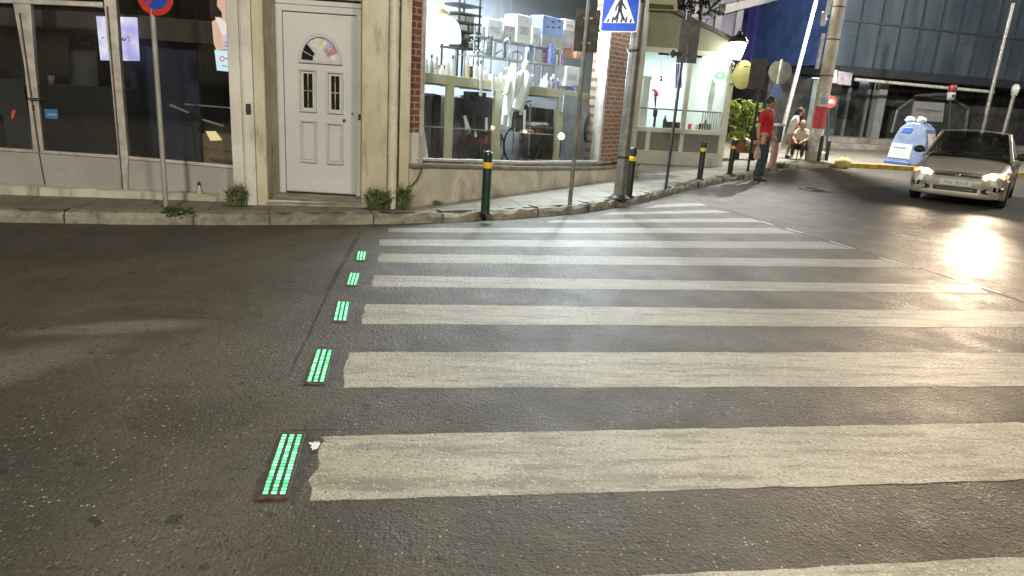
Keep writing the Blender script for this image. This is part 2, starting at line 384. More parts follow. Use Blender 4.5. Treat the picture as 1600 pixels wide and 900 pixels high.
M = {}
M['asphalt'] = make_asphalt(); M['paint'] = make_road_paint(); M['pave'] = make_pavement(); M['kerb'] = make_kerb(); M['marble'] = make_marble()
M['cream'] = make_plaster('cream_plaster', (.44, .41, .30), (.58, .55, .43), (.22, .19, .12), .8)
M['whitewash'] = make_plaster('flaking_white_plaster', (.52, .52, .47), (.66, .66, .61), (.30, .26, .18), .6)
M['ledge'] = make_plaster('weathered_ledge', (.38, .37, .30), (.55, .535, .45), (.16, .14, .10), .75)
M['kick'] = pm('grey_painted_panel', (.33, .325, .32), .5, 0, .09, 2.5, .03, 60, .5, (.2, .18, .15), 2.2, .5, .58)
M['alu'] = pm('dull_aluminium', (.50, .475, .445), .42, .35, .16, 7, .05, 50, .5, (.2, .18, .15), 6, .5, .55)
M['alu_cream'] = pm('cream_frame_paint', (.58, .56, .46), .45, 0, .12, 5, .04, 50, .5, (.25, .22, .16), 5, .6, .55)
M['pvc'] = pm('white_door_plastic', (.55, .565, .575), .35, 0, .05, 1.5, .015, 30, .5, (.38, .36, .33), 3, .35, .58)
M['pvc_edge'] = pm('white_moulding', (.48, .495, .505), .35, 0, .06, 3)
M['steel'] = pm('galvanised_pole', (.20, .195, .18), .45, .6, .2, 9, .06, 60, .5, (.14, .12, .09), 7, .5, .58)
M['steel_light'] = pm('pale_post_paint', (.34, .335, .315), .45, .2, .15, 7, .05, 50, .5, (.22, .19, .15), 6, .5, .58)
M['steel_dark'] = pm('grey_sign_back', (.036, .034, .032), .55, .3, .2, 6, .04, 50)
M['chrome'] = pm('polished_tube', (.75, .76, .77), .16, 1., .06, 10)
M['black'] = pm('black_plastic', (.018, .018, .018), .45, 0, .3, 9)
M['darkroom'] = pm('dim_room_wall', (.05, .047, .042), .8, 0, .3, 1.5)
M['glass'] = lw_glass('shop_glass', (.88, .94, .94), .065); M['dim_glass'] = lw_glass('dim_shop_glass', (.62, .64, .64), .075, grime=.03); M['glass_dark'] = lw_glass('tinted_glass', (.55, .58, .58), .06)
M['white'] = pm('white_plastic', (.74, .74, .73), .35, 0, .05, 5)
M['beige'] = pm('beige_metal_profile', (.52, .48, .33), .4, 0, .08, 4)
M['redbrick'] = None
GREENBLADE = pm('weed_leaf', (.085, .115, .038), .6, 0, .6, 14); STRAW = pm('dry_weed', (.24, .21, .10), .8, 0, .3, 14)

# ------------------------------------------------------------------ road, pavement, kerb, markings
g = MB(); g.poly([(-150, -100, 0), (220, -100, 0), (220, 300, 0), (-150, 300, 0)])
o = g.build('road', M['asphalt'], kind='structure', loc=(0, 0, 0))
def P2(x, y): p = at(x, y); return (p.x, p.y)
EDGE = [(-30, 3.35), P2(0, 347), P2(200, 351), P2(400, 352), P2(640, 350), P2(800, 342), P2(900, 334), P2(1000, 318), P2(1060, 300), P2(1120, 287), P2(1165, 280), P2(1195, 270), P2(1230, 265), P2(1300, 262), P2(1330, 262), P2(1440, 268), (60, 19.6)]
def fine(poly, step):
    out = []
    for a, b in zip(poly[:-1], poly[1:]):
        n = max(1, int((V(b)-V(a)).length/step))
        for i in range(n): out.append(V(a).lerp(V(b), i/n))
    out.append(V(poly[-1])); return out
def smooth_line(pl, n):
    for _ in range(n): pl = [pl[0]]+[pl[i]*.5+(pl[i-1]+pl[i+1])*.25 for i in range(1, len(pl)-1)]+[pl[-1]]
    return pl
KL = smooth_line(fine(EDGE, .14), 3)
KZ = .12
pv = MB(); pv.poly([(p.x, p.y+.10, KZ) for p in KL]+[(60, 90, KZ), (-30, 90, KZ)])
pv.build('pavement', M['pave'], kind='structure', loc=(0, 0, 0))
kb = MB(); rk = random.Random(3); prev = None
for i, p in enumerate(KL):
    a = KL[max(i-1, 0)]; b = KL[min(i+1, len(KL)-1)]; t = (b-a).normalized(); nn = V((-t.y, t.x))
    broken = 1.0 if -5 < p.x < 8 else .3
    j = rk.uniform(-.018, .02)*broken; dz = -abs(rk.gauss(0, .015))*broken
    if rk.random() < .10*broken: dz -= .035
    f0 = p-nn*(.0+j*.6); f1 = p+nn*(.02+j); f2 = p+nn*.17
    row = [(f0.x, f0.y, -.01), (f0.x, f0.y, .075+dz*.6), (f1.x, f1.y, KZ+.004+dz), (f2.x, f2.y, KZ+.006+dz*.15), (f2.x, f2.y, .02)]
    if prev:
        o = len(kb.v); kb.add(prev+row, [[q, q+1, q+6, q+5] for q in range(4)], 0, False)
    prev = row
kb.build('kerb', M['kerb'], kind='structure', loc=(0, 0, 0))
kj = MB(); nxt = 0
for i in range(3, len(KL)-3):
    if i < nxt or KL[i].x > 9: continue
    nxt = i+rk.choice((5, 6, 7, 8, 10)); p = KL[i]; t = (KL[i+1]-KL[i-1]).normalized(); nn = V((-t.y, t.x)); w2 = rk.uniform(.002, .005); sk = rk.uniform(-.02, .02)
    a = p-nn*.022; b = p+nn*.185+t*sk
    kj.prism([(a.x-t.x*w2, a.y-t.y*w2, .002), (a.x+t.x*w2, a.y+t.y*w2, .002), (a.x+t.x*w2, a.y+t.y*w2, KZ-.022), (a.x-t.x*w2, a.y-t.y*w2, KZ-.022)], (nn.x*.03, nn.y*.03, .0))
    kj.prism([(p.x-t.x*w2, p.y-t.y*w2, KZ+.010), (p.x+t.x*w2, p.y+t.y*w2, KZ+.010), (b.x+t.x*w2, b.y+t.y*w2, KZ+.012), (b.x-t.x*w2, b.y-t.y*w2, KZ+.012)], (0, 0, -.02))
kj.build('kerb_joint', pm('joint_dirt', (.075, .07, .055), .9, 0, .4, 20), kind='structure', loc=(0, 0, 0))
YELLOW = pm('worn_yellow_paint', (.36, .26, .05), .6, 0, .3, 5, .1, 30, .4, (.13, .10, .05), 4, .7, .5)
yk = MB(); yl = [p for p in KL if p.x > P2(1328, 262)[0] and p.x < 22]; prev = None
for p in yl:
    row = [(p.x, p.y-.012, .004), (p.x, p.y-.012, KZ+.012), (p.x, p.y+.19, KZ+.014)]
    if prev: yk.add(prev+row, [[0, 1, 4, 3], [1, 2, 5, 4]])
    prev = row
yk.build('yellow_kerb_paint', YELLOW, kind='structure', loc=(0, 0, 0))

# zebra stripes: outlines measured on the ground, edges a little ragged
STR = [[(930, 903), (1760, 862), (1760, 1000), (820, 1000)],
       [(480, 783), (503, 681), (1600, 660), (1900, 654), (1900, 741), (1600, 750)],
       [(533, 606), (545, 550), (1600, 551), (1800, 551), (1800, 604), (1600, 604)],
       [(563, 506), (572, 475), (1600, 487), (1700, 488), (1700, 513), (1600, 512)],
       [(580, 448), (583, 430), (1525, 446), (1545, 458)],
       [(590, 410), (592, 396), (1395, 406), (1432, 418)],
       [(590, 384), (592, 374), (1290, 378), (1332, 389)],
       [(605, 363), (608, 356), (1210, 356), (1246, 365)],
       [(850, 348), (866, 344), (1172, 341), (1198, 347)],
       [(940, 336), (954, 332), (1120, 328), (1142, 332)],
       [(1008, 325), (1026, 320), (1090, 317), (1107, 321)]]
zb = MB(); rz_ = random.Random(11)
for q in STR:
    pts = [at(x, y).to_2d() for x, y in q]; pts.append(pts[0]); out = []
    for a, b in zip(pts[:-1], pts[1:]):
        L = (b-a).length; n = max(2, int(L/.045)); d = (b-a)/L; nn = V((-d.y, d.x))
        short = L < .9
        for i in range(n):
            f = i/n; off = (off if i else 0)*.6+rz_.gauss(0, .0022 if not short else .007)
            if i == 0: off = .010
            out.append(a.lerp(b, f)+nn*off*(-1))
    zb.poly([(p.x, p.y, .0007) for p in out])
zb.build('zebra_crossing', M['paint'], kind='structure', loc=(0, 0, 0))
ln = MB()
for a, b in (((1190, 347), (1204, 351)), ((1225, 357), (1250, 364)), ((1293, 377), (1332, 389)), ((1370, 402), (1430, 418)), ((1490, 437), (1560, 458))):
    A = at(*a).to_2d(); B = at(*b).to_2d(); d = (B-A).normalized(); nn = V((-d.y, d.x))*.021
    pts = [A-nn, A.lerp(B, .4)-nn*1.1, B-nn*.8, B+nn, A.lerp(B, .6)+nn*.8, A+nn]
    ln.poly([(p.x+.03, p.y, .0022) for p in pts])
LINEP = pm('fresh_line_paint', (.42, .40, .35), .45, 0, .15, 20, .3, 120)
ln.build('dashed_line_marking', LINEP, kind='structure', loc=(0, 0, 0))
# dark sealing round the light units
TAR = pm('sealing_tar', (.034, .031, .026), .5, 0, .5, 12, .5, 90, .5, (.07, .06, .05), 15, .6, .5)
LEDS = [((404, 778), (450, 778), (477, 680), (438, 680)), ((476, 600), (508, 600), (523, 548), (493, 548)), ((519, 503), (542, 503), (549, 473), (526, 473)), ((540, 447), (558, 447), (564, 428), (546, 428)), ((555, 408), (571, 408), (574, 394), (558, 394))]
tr_ = MB()
for i, q in enumerate(LEDS):
    c = [at(x, y).to_2d() for x, y in q]; x0 = (c[0].x+c[3].x)/2; x1 = (c[1].x+c[2].x)/2; y0 = (c[0].y+c[1].y)/2; y1 = (c[2].y+c[3].y)/2
    r = random.Random(i); pts = []
    for (xa, ya, xb, yb) in ((x0-.015, y0-.03, x1+.045, y0-.035), (x1+.045, y0-.035, x1+.035, y1+.035), (x1+.035, y1+.035, x0-.012, y1+.02), (x0-.012, y1+.02, x0-.015, y0-.03)):
        for t in range(7): pts.append((xa+(xb-xa)*t/7+r.uniform(-.012, .012), ya+(yb-ya)*t/7+r.uniform(-.012, .012), .0006))
    tr_.poly(pts)
tr_.build('sealed_cutout', TAR, kind='structure', loc=(0, 0, 0))

# ================================================================== BUILDINGS
PA = Pl(at(0, 300, .12), at(366, 312, .12))           # glazed shopfront
PP = Pl(at(402, 320, .12), at(620, 325, .12))         # front of the plaster piers
SZ = .18
PD = Pl(at(440, 300, SZ), at(565, 307, SZ))           # door leaf, set back
PB = Pl(at(643, 321, .12), at(1009, 273, .12))        # corner shop front
PK = Pl(at(1003, 255, .12), at(1113, 260, .12))       # glazed veranda

# ---------------------------------------------------------------- left building: shopfront and white door
LB = thing('shop_building', 'cream plastered building with wide dim glazed shopfront and white panelled front door', 'building', PA.P(1.2, 0, 0))
uR = PA.u(366, 280)
# shopfront frame
fr = MB()
fr.slab(PA, [(20, -60), (42, -60), (54, 100), (68, 238), (52, 238), (37, 100), (20, 6)], -.05, .035)          # door stile pair
fr.slab(PA, [(157, -60), (177, -60), (190, 120), (201, 241), (187, 301), (184, 240), (172, 120), (163, 15)], -.05, .05) if False else None
q = [(158, -40), (178, -40), (190, 130), (200, 245), (199, 301), (190, 301), (184, 240), (172, 110)]
fr.slab(PA, q, -.05, .055)
fr.slab(PA, [(-60, -6), (160, 3), (161, 11), (-60, 2)], -.05, .045)                                              # transom
fr.slab(PA, [(-220, 216), (52, 234), (187, 243), (368, 259), (368, 264), (187, 248), (52, 239), (-220, 221)], -.05, .03)   # sill rail
fr.ub(PA, -3.2, uR+.05, 2.95, 3.05, -.05, .04)
fr.ub(PA, -1.9, -1.8, .2, 3.0, -.05, .04)
fr.build('window_frame', M['alu'], LB, .006)
gv = MB(); gv.slab(PA, [(29, 20), (32, 20), (63, 238), (60, 238)], .03, .039); gv.slab(PA, [(60, 240), (62, 240), (71, 289), (69, 289)], .012, .016)
gv.slab(PA, [(166, 10), (169, 10), (193, 300), (191, 300)], .05, .058)
gv.build('frame_gap', pm('dark_gap', (.06, .055, .05), .7), LB)
hd = MB(); hd.tube([PA.px(44, 154, .07), PA.px(63, 155, .07)], .012); hd.tube([PA.px(47, 154, .02), PA.px(47, 154, .07)], .01); hd.box(PA.px(53, 168, .045), (.025, .02, .05))
hd.build('door_handle', M['chrome'], LB)
kp = MB()
for a, b in ((-.0, 0), ):
    pass
kp.slab(PA, [(-220, 221), (52, 239), (61, 240), (70, 292), (-220, 272)], -.03, .012)
kp.slab(PA, [(62, 240), (187, 248), (191, 300), (72, 292)], -.03, .012)
kp.slab(PA, [(197, 249), (368, 264), (369, 308), (200, 301)], -.03, .012)
kp.build('kick_panel', M['kick'], LB, .004)
lg = MB(); rl = random.Random(5)
n = 46; u0, u1 = -3.2, PA.u(385, 310, .14); prev = None
for i in range(n+1):
    u = u0+(u1-u0)*i/n; rough = 1 if u > .9 else .4
    e = .15+rl.uniform(-.015, .01)*rough; zt = .225-(.225-.19)*max(0, min(1, u/2.5))+rl.uniform(-.012, .003)*rough
    row = [PA.P(u, .06, e+.02), PA.P(u, zt-.05*rl.random()*rough, e+.012), PA.P(u, zt, e-.02), PA.P(u, zt+.012, -.02)]
    if prev: lg.add(prev+row, [[j, j+1, j+5, j+4] for j in range(3)])
    prev = row
lg.build('window_ledge', M['ledge'], LB)
# panes
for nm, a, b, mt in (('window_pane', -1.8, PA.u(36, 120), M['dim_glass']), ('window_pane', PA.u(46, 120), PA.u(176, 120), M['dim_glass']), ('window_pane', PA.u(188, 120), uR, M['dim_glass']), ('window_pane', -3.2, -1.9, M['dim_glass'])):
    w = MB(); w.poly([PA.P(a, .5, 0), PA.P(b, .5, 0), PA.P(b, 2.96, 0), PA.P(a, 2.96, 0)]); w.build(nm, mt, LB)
FILM = pm('grey_window_film', (.036, .038, .036), .3, 0, .12, 2.5); FILM2 = pm('pale_window_film', (.085, .09, .093), .3, 0, .1, 2.5)
w = MB(); w.slab(PA, [(43, 132), (182, 136), (184, 243), (66, 238)], -.012, -.008); w.build('window_film', FILM, LB)
w = MB(); w.slab(PA, [(-60, 120), (36, 124), (52, 234), (10, 231), (5, 180), (-60, 176)], -.012, -.008); w.build('window_film', FILM2, LB)
# upper wall, piers, recess
wl = MB()
wl.ub(PA, -3.2, uR+.1, 3.05, 7.0, -.35, .0)
a = PP.u(354, 200); b = PP.u(640, 200)
wl.ub(PP, a, b+.15, 2.75, 7.0, -.5, .0)
wl.ub(PA, -3.5, -3.2, .1, 7.0, -.35, .06)
wl.build('wall', M['cream'], LB)
pr = MB()
pr.ub(PP, PP.u(361, 200), PP.u(379, 200), .08, 2.76, -.45, .015)
pr.ub(PP, PP.u(382, 200), PP.u(398, 200), .06, 2.76, -.45, .03)
pr.ub(PP, PP.u(378, 200), PP.u(384, 200), .06, 2.76, -.45, -.02)
pr.build('white_pilaster', M['whitewash'], LB, .01)
pr = MB()
pr.ub(PP, PP.u(398, 200)+.003, PP.u(416, 200), .06, 2.74, -.80, .012)
pr.ub(PP, PP.u(565, 200), PP.u(606, 200), .06, 2.74, -.80, .0)
pr.ub(PP, PP.u(606, 200)+.003, PP.u(624, 200), .06, 2.74, -.60, -.05)
pr.ub(PP, PP.u(624, 200), PP.u(640, 200), .06, 2.74, -.60, .025)
pr.build('pilaster', M['cream'], LB, .012)
dp = MB(); uc = PP.u(613.5, 200); dp.tube([PP.P(uc, .1, .03), PP.P(uc, 2.9, .03)], .055, 14)
for z in (.75, 1.75, 2.4): dp.tube([PP.P(uc, z, .03), PP.P(uc, z+.035, .03)], .062, 14)
dp.build('downpipe', M['alu_cream'], LB)
# meter hook plate on the pilaster
hp = MB(); hp.box(PP.px(388, 170, .045), (.05, .04, .11)); hp.build('wall_bracket', M['steel_dark'], LB, .01)
rc = MB(); uL, uRt = PD.u(432, 100), PD.u(566, 100)
rc.ub(PD, uL-.5, uL, .0, 3.2, -.15, .05); rc.ub(PD, uRt, uRt+.5, .0, 3.2, -.15, .05)
rc.ub(PD, uL-.5, uRt+.5, PD.z(500, 5)+.05, 3.2, -.15, .03)
rc.build('recess_wall', M['cream'], LB)
# doorstep
ds = MB()
A = PP.px(416, 312, .02); B = PP.px(568, 318, .02); zt = SZ-.004
ds.prism([(A.x, A.y, zt), (B.x, B.y, zt), PD.P(uRt+.02, zt, -.05), PD.P(uL-.02, zt, -.05)], (0, 0, -.16))
ds.build('doorstep', pm('worn_doorstep', (.27, .25, .2), .7, 0, .3, 5, .2, 40, .4, (.09, .075, .05), 6, .7), LB, .01)
ns = MB(); v = (B-A).normalized(); ns.obox(V((A.x, A.y, zt-.03)), B-A, V((0, .06, 0)), V((0, 0, .036))); ns.build('step_nosing', M['marble'], LB, .006)
# the door
df = MB(); zt = PD.z(500, 10)
for s in ((uL, PD.u(443, 100)), (PD.u(557, 100), uRt)): df.ub(PD, s[0], s[1], SZ, zt, -.06, .03)
df.ub(PD, uL, uRt, zt-.075, zt, -.06, .032)
df.ub(PD, uL, uRt, zt+.004, zt+.06, -.06, .02)
df.build('door_frame', M['pvc'], LB, .008)
dl = MB(); l0, l1 = PD.u(443, 100)+.004, PD.u(557, 100)-.004; dl.ub(PD, l0, l1, SZ+.02, zt-.08, -.05, .0)
DOOR = dl.build('door', M['pvc'], LB, .004)
bt = MB(); bt.ub(PD, l0+.002, l1-.002, SZ+.03, PD.z(505, 285), 0.0, .008); bt.build('bottom_rail', M['pvc'], DOOR, .004)
gp = MB(); gp.ub(PD, uL+.06, uRt-.06, SZ+.002, SZ+.02, -.05, -.004); gp.build('door_gap', M['black'], DOOR)
def rectring(pl, u0, u1, z0, z1, w, d, mb):
    mb.ub(pl, u0, u1, z0, z0+w, 0, d); mb.ub(pl, u0, u1, z1-w, z1, 0, d); mb.ub(pl, u0, u0+w, z0+w, z1-w, 0, d); mb.ub(pl, u1-w, u1, z0+w, z1-w, 0, d)
GL = lw_glass('door_glass', (.35, .36, .36), .09)
for (x0, y0, x1, y1, glz) in ((468, 108, 495, 175, 1), (511, 112, 537, 178, 1), (470, 188, 496, 254, 0), (511, 192, 537, 257, 0)):
    ua, ub_ = PD.u(x0, (y0+y1)/2), PD.u(x1, (y0+y1)/2); z0, z1 = PD.z((x0+x1)/2, y1), PD.z((x0+x1)/2, y0)
    mb = MB(); rectring(PD, ua, ub_, z0, z1, .022, .028, mb); mb.build('panel_moulding', M['pvc_edge'], DOOR, .006)
    i0, i1, j0, j1 = ua+.05, ub_-.05, z0+.05, z1-.05
    if glz:
        mb = MB(); mb.ub(PD, i0, i1, j0, j1, .001, .003); mb.build('door_glass', pm('dark_door_pane', (.02, .02, .02), .08, 0, .2, 8), DOOR)
        mb = MB(); um = (i0+i1)/2; zm = (j0+j1)/2; mb.ub(PD, um-.005, um+.005, j0, j1, .003, .008); mb.ub(PD, i0, i1, zm-.005, zm+.005, .003, .009); mb.build('glazing_bar', pm('brass_bar', (.55, .47, .28), .3, .6), DOOR)
    else:
        mb = MB(); mb.ub(PD, i0-.012, i1+.012, j0-.012, j1+.012, 0, .016); mb.build('raised_panel', M['pvc'], DOOR, .008)
# fanlight: half ring moulding, stained panes, white half disc
uc = PD.u(501, 97); zc = PD.z(501, 95.5); ro = PD.u(535, 97)-uc; zs = (PD.z(501, 52)-zc)/ro
def arc(pl, uc, zc, r, a0, a1, n, d): return [pl.P(uc+r*cos(a0+(a1-a0)*i/n), zc+r*zs*sin(a0+(a1-a0)*i/n), d) for i in range(n+1)]
def halfring(mb, r0, r1, d0, d1, a0=0, a1=pi, n=22):
    for i in range(n):
        p0, p1 = a0+(a1-a0)*i/n, a0+(a1-a0)*(i+1)/n
        q = [arc(PD, uc, zc, r, w, w, 1, d1)[0] for r, w in ((r0, p0), (r1, p0), (r1, p1), (r0, p1))]
        mb.prism(q, PD.nv()*(d0-d1))
mb = MB(); halfring(mb, ro*.86, ro, 0, .03); mb.ub(PD, uc-ro, uc+ro, zc-.03, zc-.001, 0, .03); mb.build('fanlight_moulding', M['pvc_edge'], DOOR)
cols = [(.62, .66, .72), (.55, .25, .3), (.40, .48, .62), (.66, .6, .5), (.7, .68, .62), (.55, .6, .66), (.02, .02, .02), (.02, .02, .02)]
for i, c in enumerate(cols):
    mb = MB(); halfring(mb, ro*.36, ro*.855, .0005, .004, pi*i/8+.02, pi*(i+1)/8-.02, 4)
    mb.build('fanlight_pane', pm('stained_pane', c, .12, 0, .25, 14), DOOR)
mb = MB(); halfring(mb, .001, ro*.34, 0, .014); mb.build('fanlight_boss', M['pvc'], DOOR)
mb = MB(); mb.lathe([(.001, 0), (.017, 0), (.017, .03), (.001, .034)], PD.px(538, 188, 0), 12, rot=Matrix.Rotation(pi/2, 3, 'X'))
mb.build('door_knob', M['steel'], DOOR); mb = MB(); mb.box(PD.px(551, 178, .006), (.03, .012, .03)); mb.build('door_lock', M['steel'], DOOR)
mb = MB(); mb.box(PD.px(562, 183, .035), (.035, .012, .07)); mb.build('lock_plate', M['steel_dark'], LB)
# the dim room behind the shopfront
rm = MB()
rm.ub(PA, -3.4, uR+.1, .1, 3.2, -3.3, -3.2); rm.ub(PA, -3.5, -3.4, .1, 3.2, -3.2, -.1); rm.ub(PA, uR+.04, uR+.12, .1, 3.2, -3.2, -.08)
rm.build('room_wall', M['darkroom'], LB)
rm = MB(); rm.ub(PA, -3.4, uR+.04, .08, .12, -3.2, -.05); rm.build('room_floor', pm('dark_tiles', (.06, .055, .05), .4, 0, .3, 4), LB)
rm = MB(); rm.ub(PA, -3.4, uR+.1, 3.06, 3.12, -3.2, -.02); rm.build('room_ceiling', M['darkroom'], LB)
bk = MB(); bk.slab(PA, [(-40, 8), (40, 14), (170, 20), (366, 36), (366, 72), (170, 56), (40, 46), (-40, 40)], -.95, -.7); bk.build('bulkhead', pm('grey_bulkhead', (.10, .09, .075), .7, 0, .15, 2), LB)
pt = MB(); pt.slab(PA, [(200, 60), (306, 66), (318, 250), (210, 250)], -1.0, -.93); pt.build('partition', pm('navy_partition', (.012, .022, .06), .5, 0, .3, 3), LB)

# ---------------------------------------------------------------- corner shop
CB = thing('corner_shop', 'corner shop with brick piers, marble plinth and big bright display window', 'building', PB.P(2.8, 0, 0))
uE = 6.15
mb = MB(); sl = [(640, 262), (653, 260), (700, 262), (822, 265), (937, 265), (962, 262), (1009, 256)]
tops = [(PB.u(x, y, .10), PB.z(x, y, .10)) for x, y in sl]
def topz(u):
    for (a, za), (b, zb_) in zip(tops[:-1], tops[1:]):
        if u <= b: return za+(zb_-za)*max(0, (u-a))/(b-a)
    return tops[-1][1]
u = tops[0][0]; rb = random.Random(2)
while u < uE+.15:
    w_ = min(rb.uniform(.34, .48), uE+.2-u)
    mb.prism([PB.P(u+.003, .06, .10), PB.P(u+w_-.003, .06, .10), PB.P(u+w_-.003, topz(u+w_), .10), PB.P(u+.003, topz(u), .10)], PB.nv()*-.12)
    u += w_
mb.build('marble_plinth', M['marble'], CB, .003)
mb = MB(); u0 = tops[0][0]
us = [u0+(uE+.15-u0)*i/14 for i in range(15)]
for a, b in zip(us[:-1], us[1:]):
    za, zb2 = topz(a), topz(b)
    mb.prism([PB.P(a, za+.002, .14), PB.P(b, zb2+.002, .14), PB.P(b, zb2+.045, .14), PB.P(a, za+.045, .14)], PB.nv()*-.24)
mb.build('plinth_sill', pm('stained_sill', (.2, .175, .125), .7, 0, .3, 6, .2, 40, .4, (.07, .055, .04), 7, .7), CB, .005)
RB = make_brick('red_brick', PB.tv(), (.23, .075, .05), (.17, .055, .04), (.33, .28, .22)); BB = make_brick('brown_brick', PB.tv(), (.27, .14, .085), (.2, .10, .06), (.38, .32, .24))
uw0, uw1 = PB.u(657, 150), PB.u(941, 150)
mb = MB(); mb.ub(PB, PB.u(637, 150), uw0-.045, PB.z(645, 207), 4.0, -.3, .03); mb.build('brick_pier', RB, CB)
mb = MB(); mb.ub(PB, PB.u(637, 150), uw0-.045, .3, PB.z(645, 207), -.3, .04); mb.build('pier_foot', M['whitewash'], CB, .01)
mb = MB(); mb.ub(PB, uw1+.10, 5.85, PB.z(950, 254), 4.0, -.3, .03); mb.build('brick_pier', BB, CB)
mb = MB(); mb.ub(PB, 5.86, uE, .3, 7.5, -.3, .02); mb.ub(PB, PB.u(637, 150), 5.86, 3.9, 7.5, -.3, .02); mb.build('wall', M['cream'], CB)
cE = PB.P(uE, 0, 0); SW0 = cE; SW1 = V((4.42, 17.2, 0))
mb = MB(); mb.prism([PB.P(uE, .1, 0), V((4.55, 18.6, .1)), V((4.35, 18.65, .1)), PB.P(uE-.25, .1, -.05)], (0, 0, 7.4)); mb.build('side_wall', M['cream'], CB)
# window frame follows the slightly out-of-level sill of the photo
wf = MB()
wf.slab(PB, [(651, 247), (822, 252), (941, 251), (941, 255), (822, 257), (651, 251)], -.05, .05)
wf.ub(PB, uw0-.04, uw0+.02, .6, 3.8, -.05, .05); wf.ub(PB, uw1-.02, uw1+.05, .42, 3.8, -.05, .05); wf.ub(PB, uw1-.0, uw1+.06, .42, 3.8, -.13, -.052); wf.ub(PB, uw0, uw1, 3.78, 3.86, -.05, .05)
wf.build('window_frame', M['alu'], CB, .006)
w = MB(); w.poly([PB.P(uw0, .4, 0), PB.P(uw1, .4, 0), PB.P(uw1, 3.8, 0), PB.P(uw0, 3.8, 0)]); w.build('window_pane', M['glass'], CB)
# inner beige profile frame behind the glass
bf = MB(); D = -.34
bf.slab(PB, [(655, 112), (822, 132), (942, 150), (942, 160), (822, 147), (655, 127)], D-.05, D)
for (xa, xb, ya, xc, xd) in ((700, 711, 120, 696, 706), (774, 785, 135, 770, 780), (875, 883, 145, 866, 875), (906, 912, 150, 899, 905), (929, 936, 152, 922, 929)):
    bf.slab(PB, [(xa, ya), (xb, ya), (xd, 253), (xc, 253)], D-.05, D-.004)
bf.build('display_frame', M['beige'], CB, .004)
ROOM = [PB.P(-.02, 0, -.25), PB.P(1.8, 0, -2.7), PB.P(9.5, 0, -2.7), V((4.36, 18.2, 0)), PB.P(uE-.2, 0, -.2)]
def polyslab(pts, z0, z1, mb): mb.prism([(p.x, p.y, z0) for p in pts], (0, 0, z1-z0))
PALE = pm('pale_shop_wall', (.46, .5, .56), .7, 0, .05, 2)
mb = MB(); polyslab([PB.P(-.02, 0, 0)]+ROOM[1:], .06, .14, mb); mb.build('room_floor', pm('grey_shop_floor', (.10, .10, .10), .35, 0, .2, 3), CB)
mb = MB(); polyslab([PB.P(-.02, 0, -.02)]+ROOM[1:4]+[PB.P(uE-.1, 0, -.02)], 3.9, 3.98, mb); mb.build('room_ceiling', PALE, CB)
mb = MB(); mb.ub(PB, 1.8, 9.6, .14, 3.9, -2.8, -2.7); A_, B_ = PB.P(-.02, .14, -.25), PB.P(1.8, .14, -2.7); mb.prism([A_, B_, B_+V((-.1, 0, 0)), A_+V((-.1, 0, 0))], (0, 0, 3.76)); mb.build('room_wall', PALE, CB)
# platform added to shade the store below; the goods stand on it
mb = MB()
for i in range(10):
    a = uw0+(uw1-uw0)*i/10; b = uw0+(uw1-uw0)*(i+1)/10; zz = PB.z(655, 122, D)+(PB.z(942, 155, D)-PB.z(655, 122, D))*(i/9)
    mb.ub(PB, a, b, zz-.03, zz, -1.3, D-.055)
mb.build('display_platform', M['beige'], CB)
PLZ = lambda u: PB.z(655, 122, D)+(PB.z(942, 155, D)-PB.z(655, 122, D))*max(0, min(1, (u-uw0)/(uw1-uw0)))
mb = MB(); mb.ub(PB, 1.1, 7.4, .14, 1.45, -1.75, -1.7); mb.build('store_partition', pm('slate_partition', (.26, .28, .31), .5, 0, .35, 1.2), CB)
# thin glass shelf edge across the lower panes
mb = MB(); mb.slab(PB, [(655, 196), (822, 207), (925, 214), (925, 215.5), (822, 208.5), (655, 197.5)], -.7, -.42); mb.build('glass_shelf', pm('shelf_glass', (.35, .42, .42), .1, 0, .1), CB)

# ---------------------------------------------------------------- glazed veranda beyond the corner
KB = thing('glazed_veranda', 'small white framed glass veranda with pitched roof, brightly lit from inside', 'building', PK.P(.9, 0, 0))
k0, k1 = PK.u(990, 200), PK.u(1131, 200); KD = 2.3
zr, zb1, zb2, zc0 = PK.z(1060, 80), PK.z(1060, 205), PK.z(1060, 237), PK.z(1060, 172)
KW = pm('veranda_white_paint', (.60, .62, .55), .4, 0, .08, 5); KG = pm('veranda_grey_panel', (.19, .195, .18), .5, 0, .08, 4)
mb = MB()
for x in (992, 1014, 1067, 1129): u = PK.u(x, 200); mb.ub(PK, u-.05, u+.05, zb2-.02, zr if x in (992, 1129) else (zr if x == 1067 else zb1), -.08, .02)
mb.ub(PK, k0, k1, zb1-.05, zb1+.06, -.09, .03); mb.ub(PK, k0, k1, zr-.06, zr+.05, -.09, .03)
mb.ub(PK, k0-.05, k0+.10, .12, zr+.8, -.12, .012)
mb.ub(PK, k1-.03, k1+.07, .12, zr+.35, -.12, .035)
mb.build('frame', KW, KB, .006)
mb = MB(); mb.ub(PK, k0, k1, zb2, zb1-.05, -.05, -.01); mb.build('lower_panel', KG, KB)
mb = MB(); mb.ub(PK, k0, k1, .08, zb2, -.12, .03); mb.build('base', pm('veranda_base', (.50, .50, .46), .5, 0, .1, 3, .03, 40, .5, (.2, .2, .17), 3, .4), KB, .01)
mb = MB(); mb.ub(PK, k0, k1, zc0-.02, zc0+.015, -.10, -.05); 
for i in range(9): u = PK.u(1098, 195)+(k1-PK.u(1098, 195))*i/9; mb.ub(PK, u, u+.02, zb1, zc0, -.09, -.07)
mb.build('inner_railing', pm('railing_grey', (.45, .5, .48), .4, .3), KB)
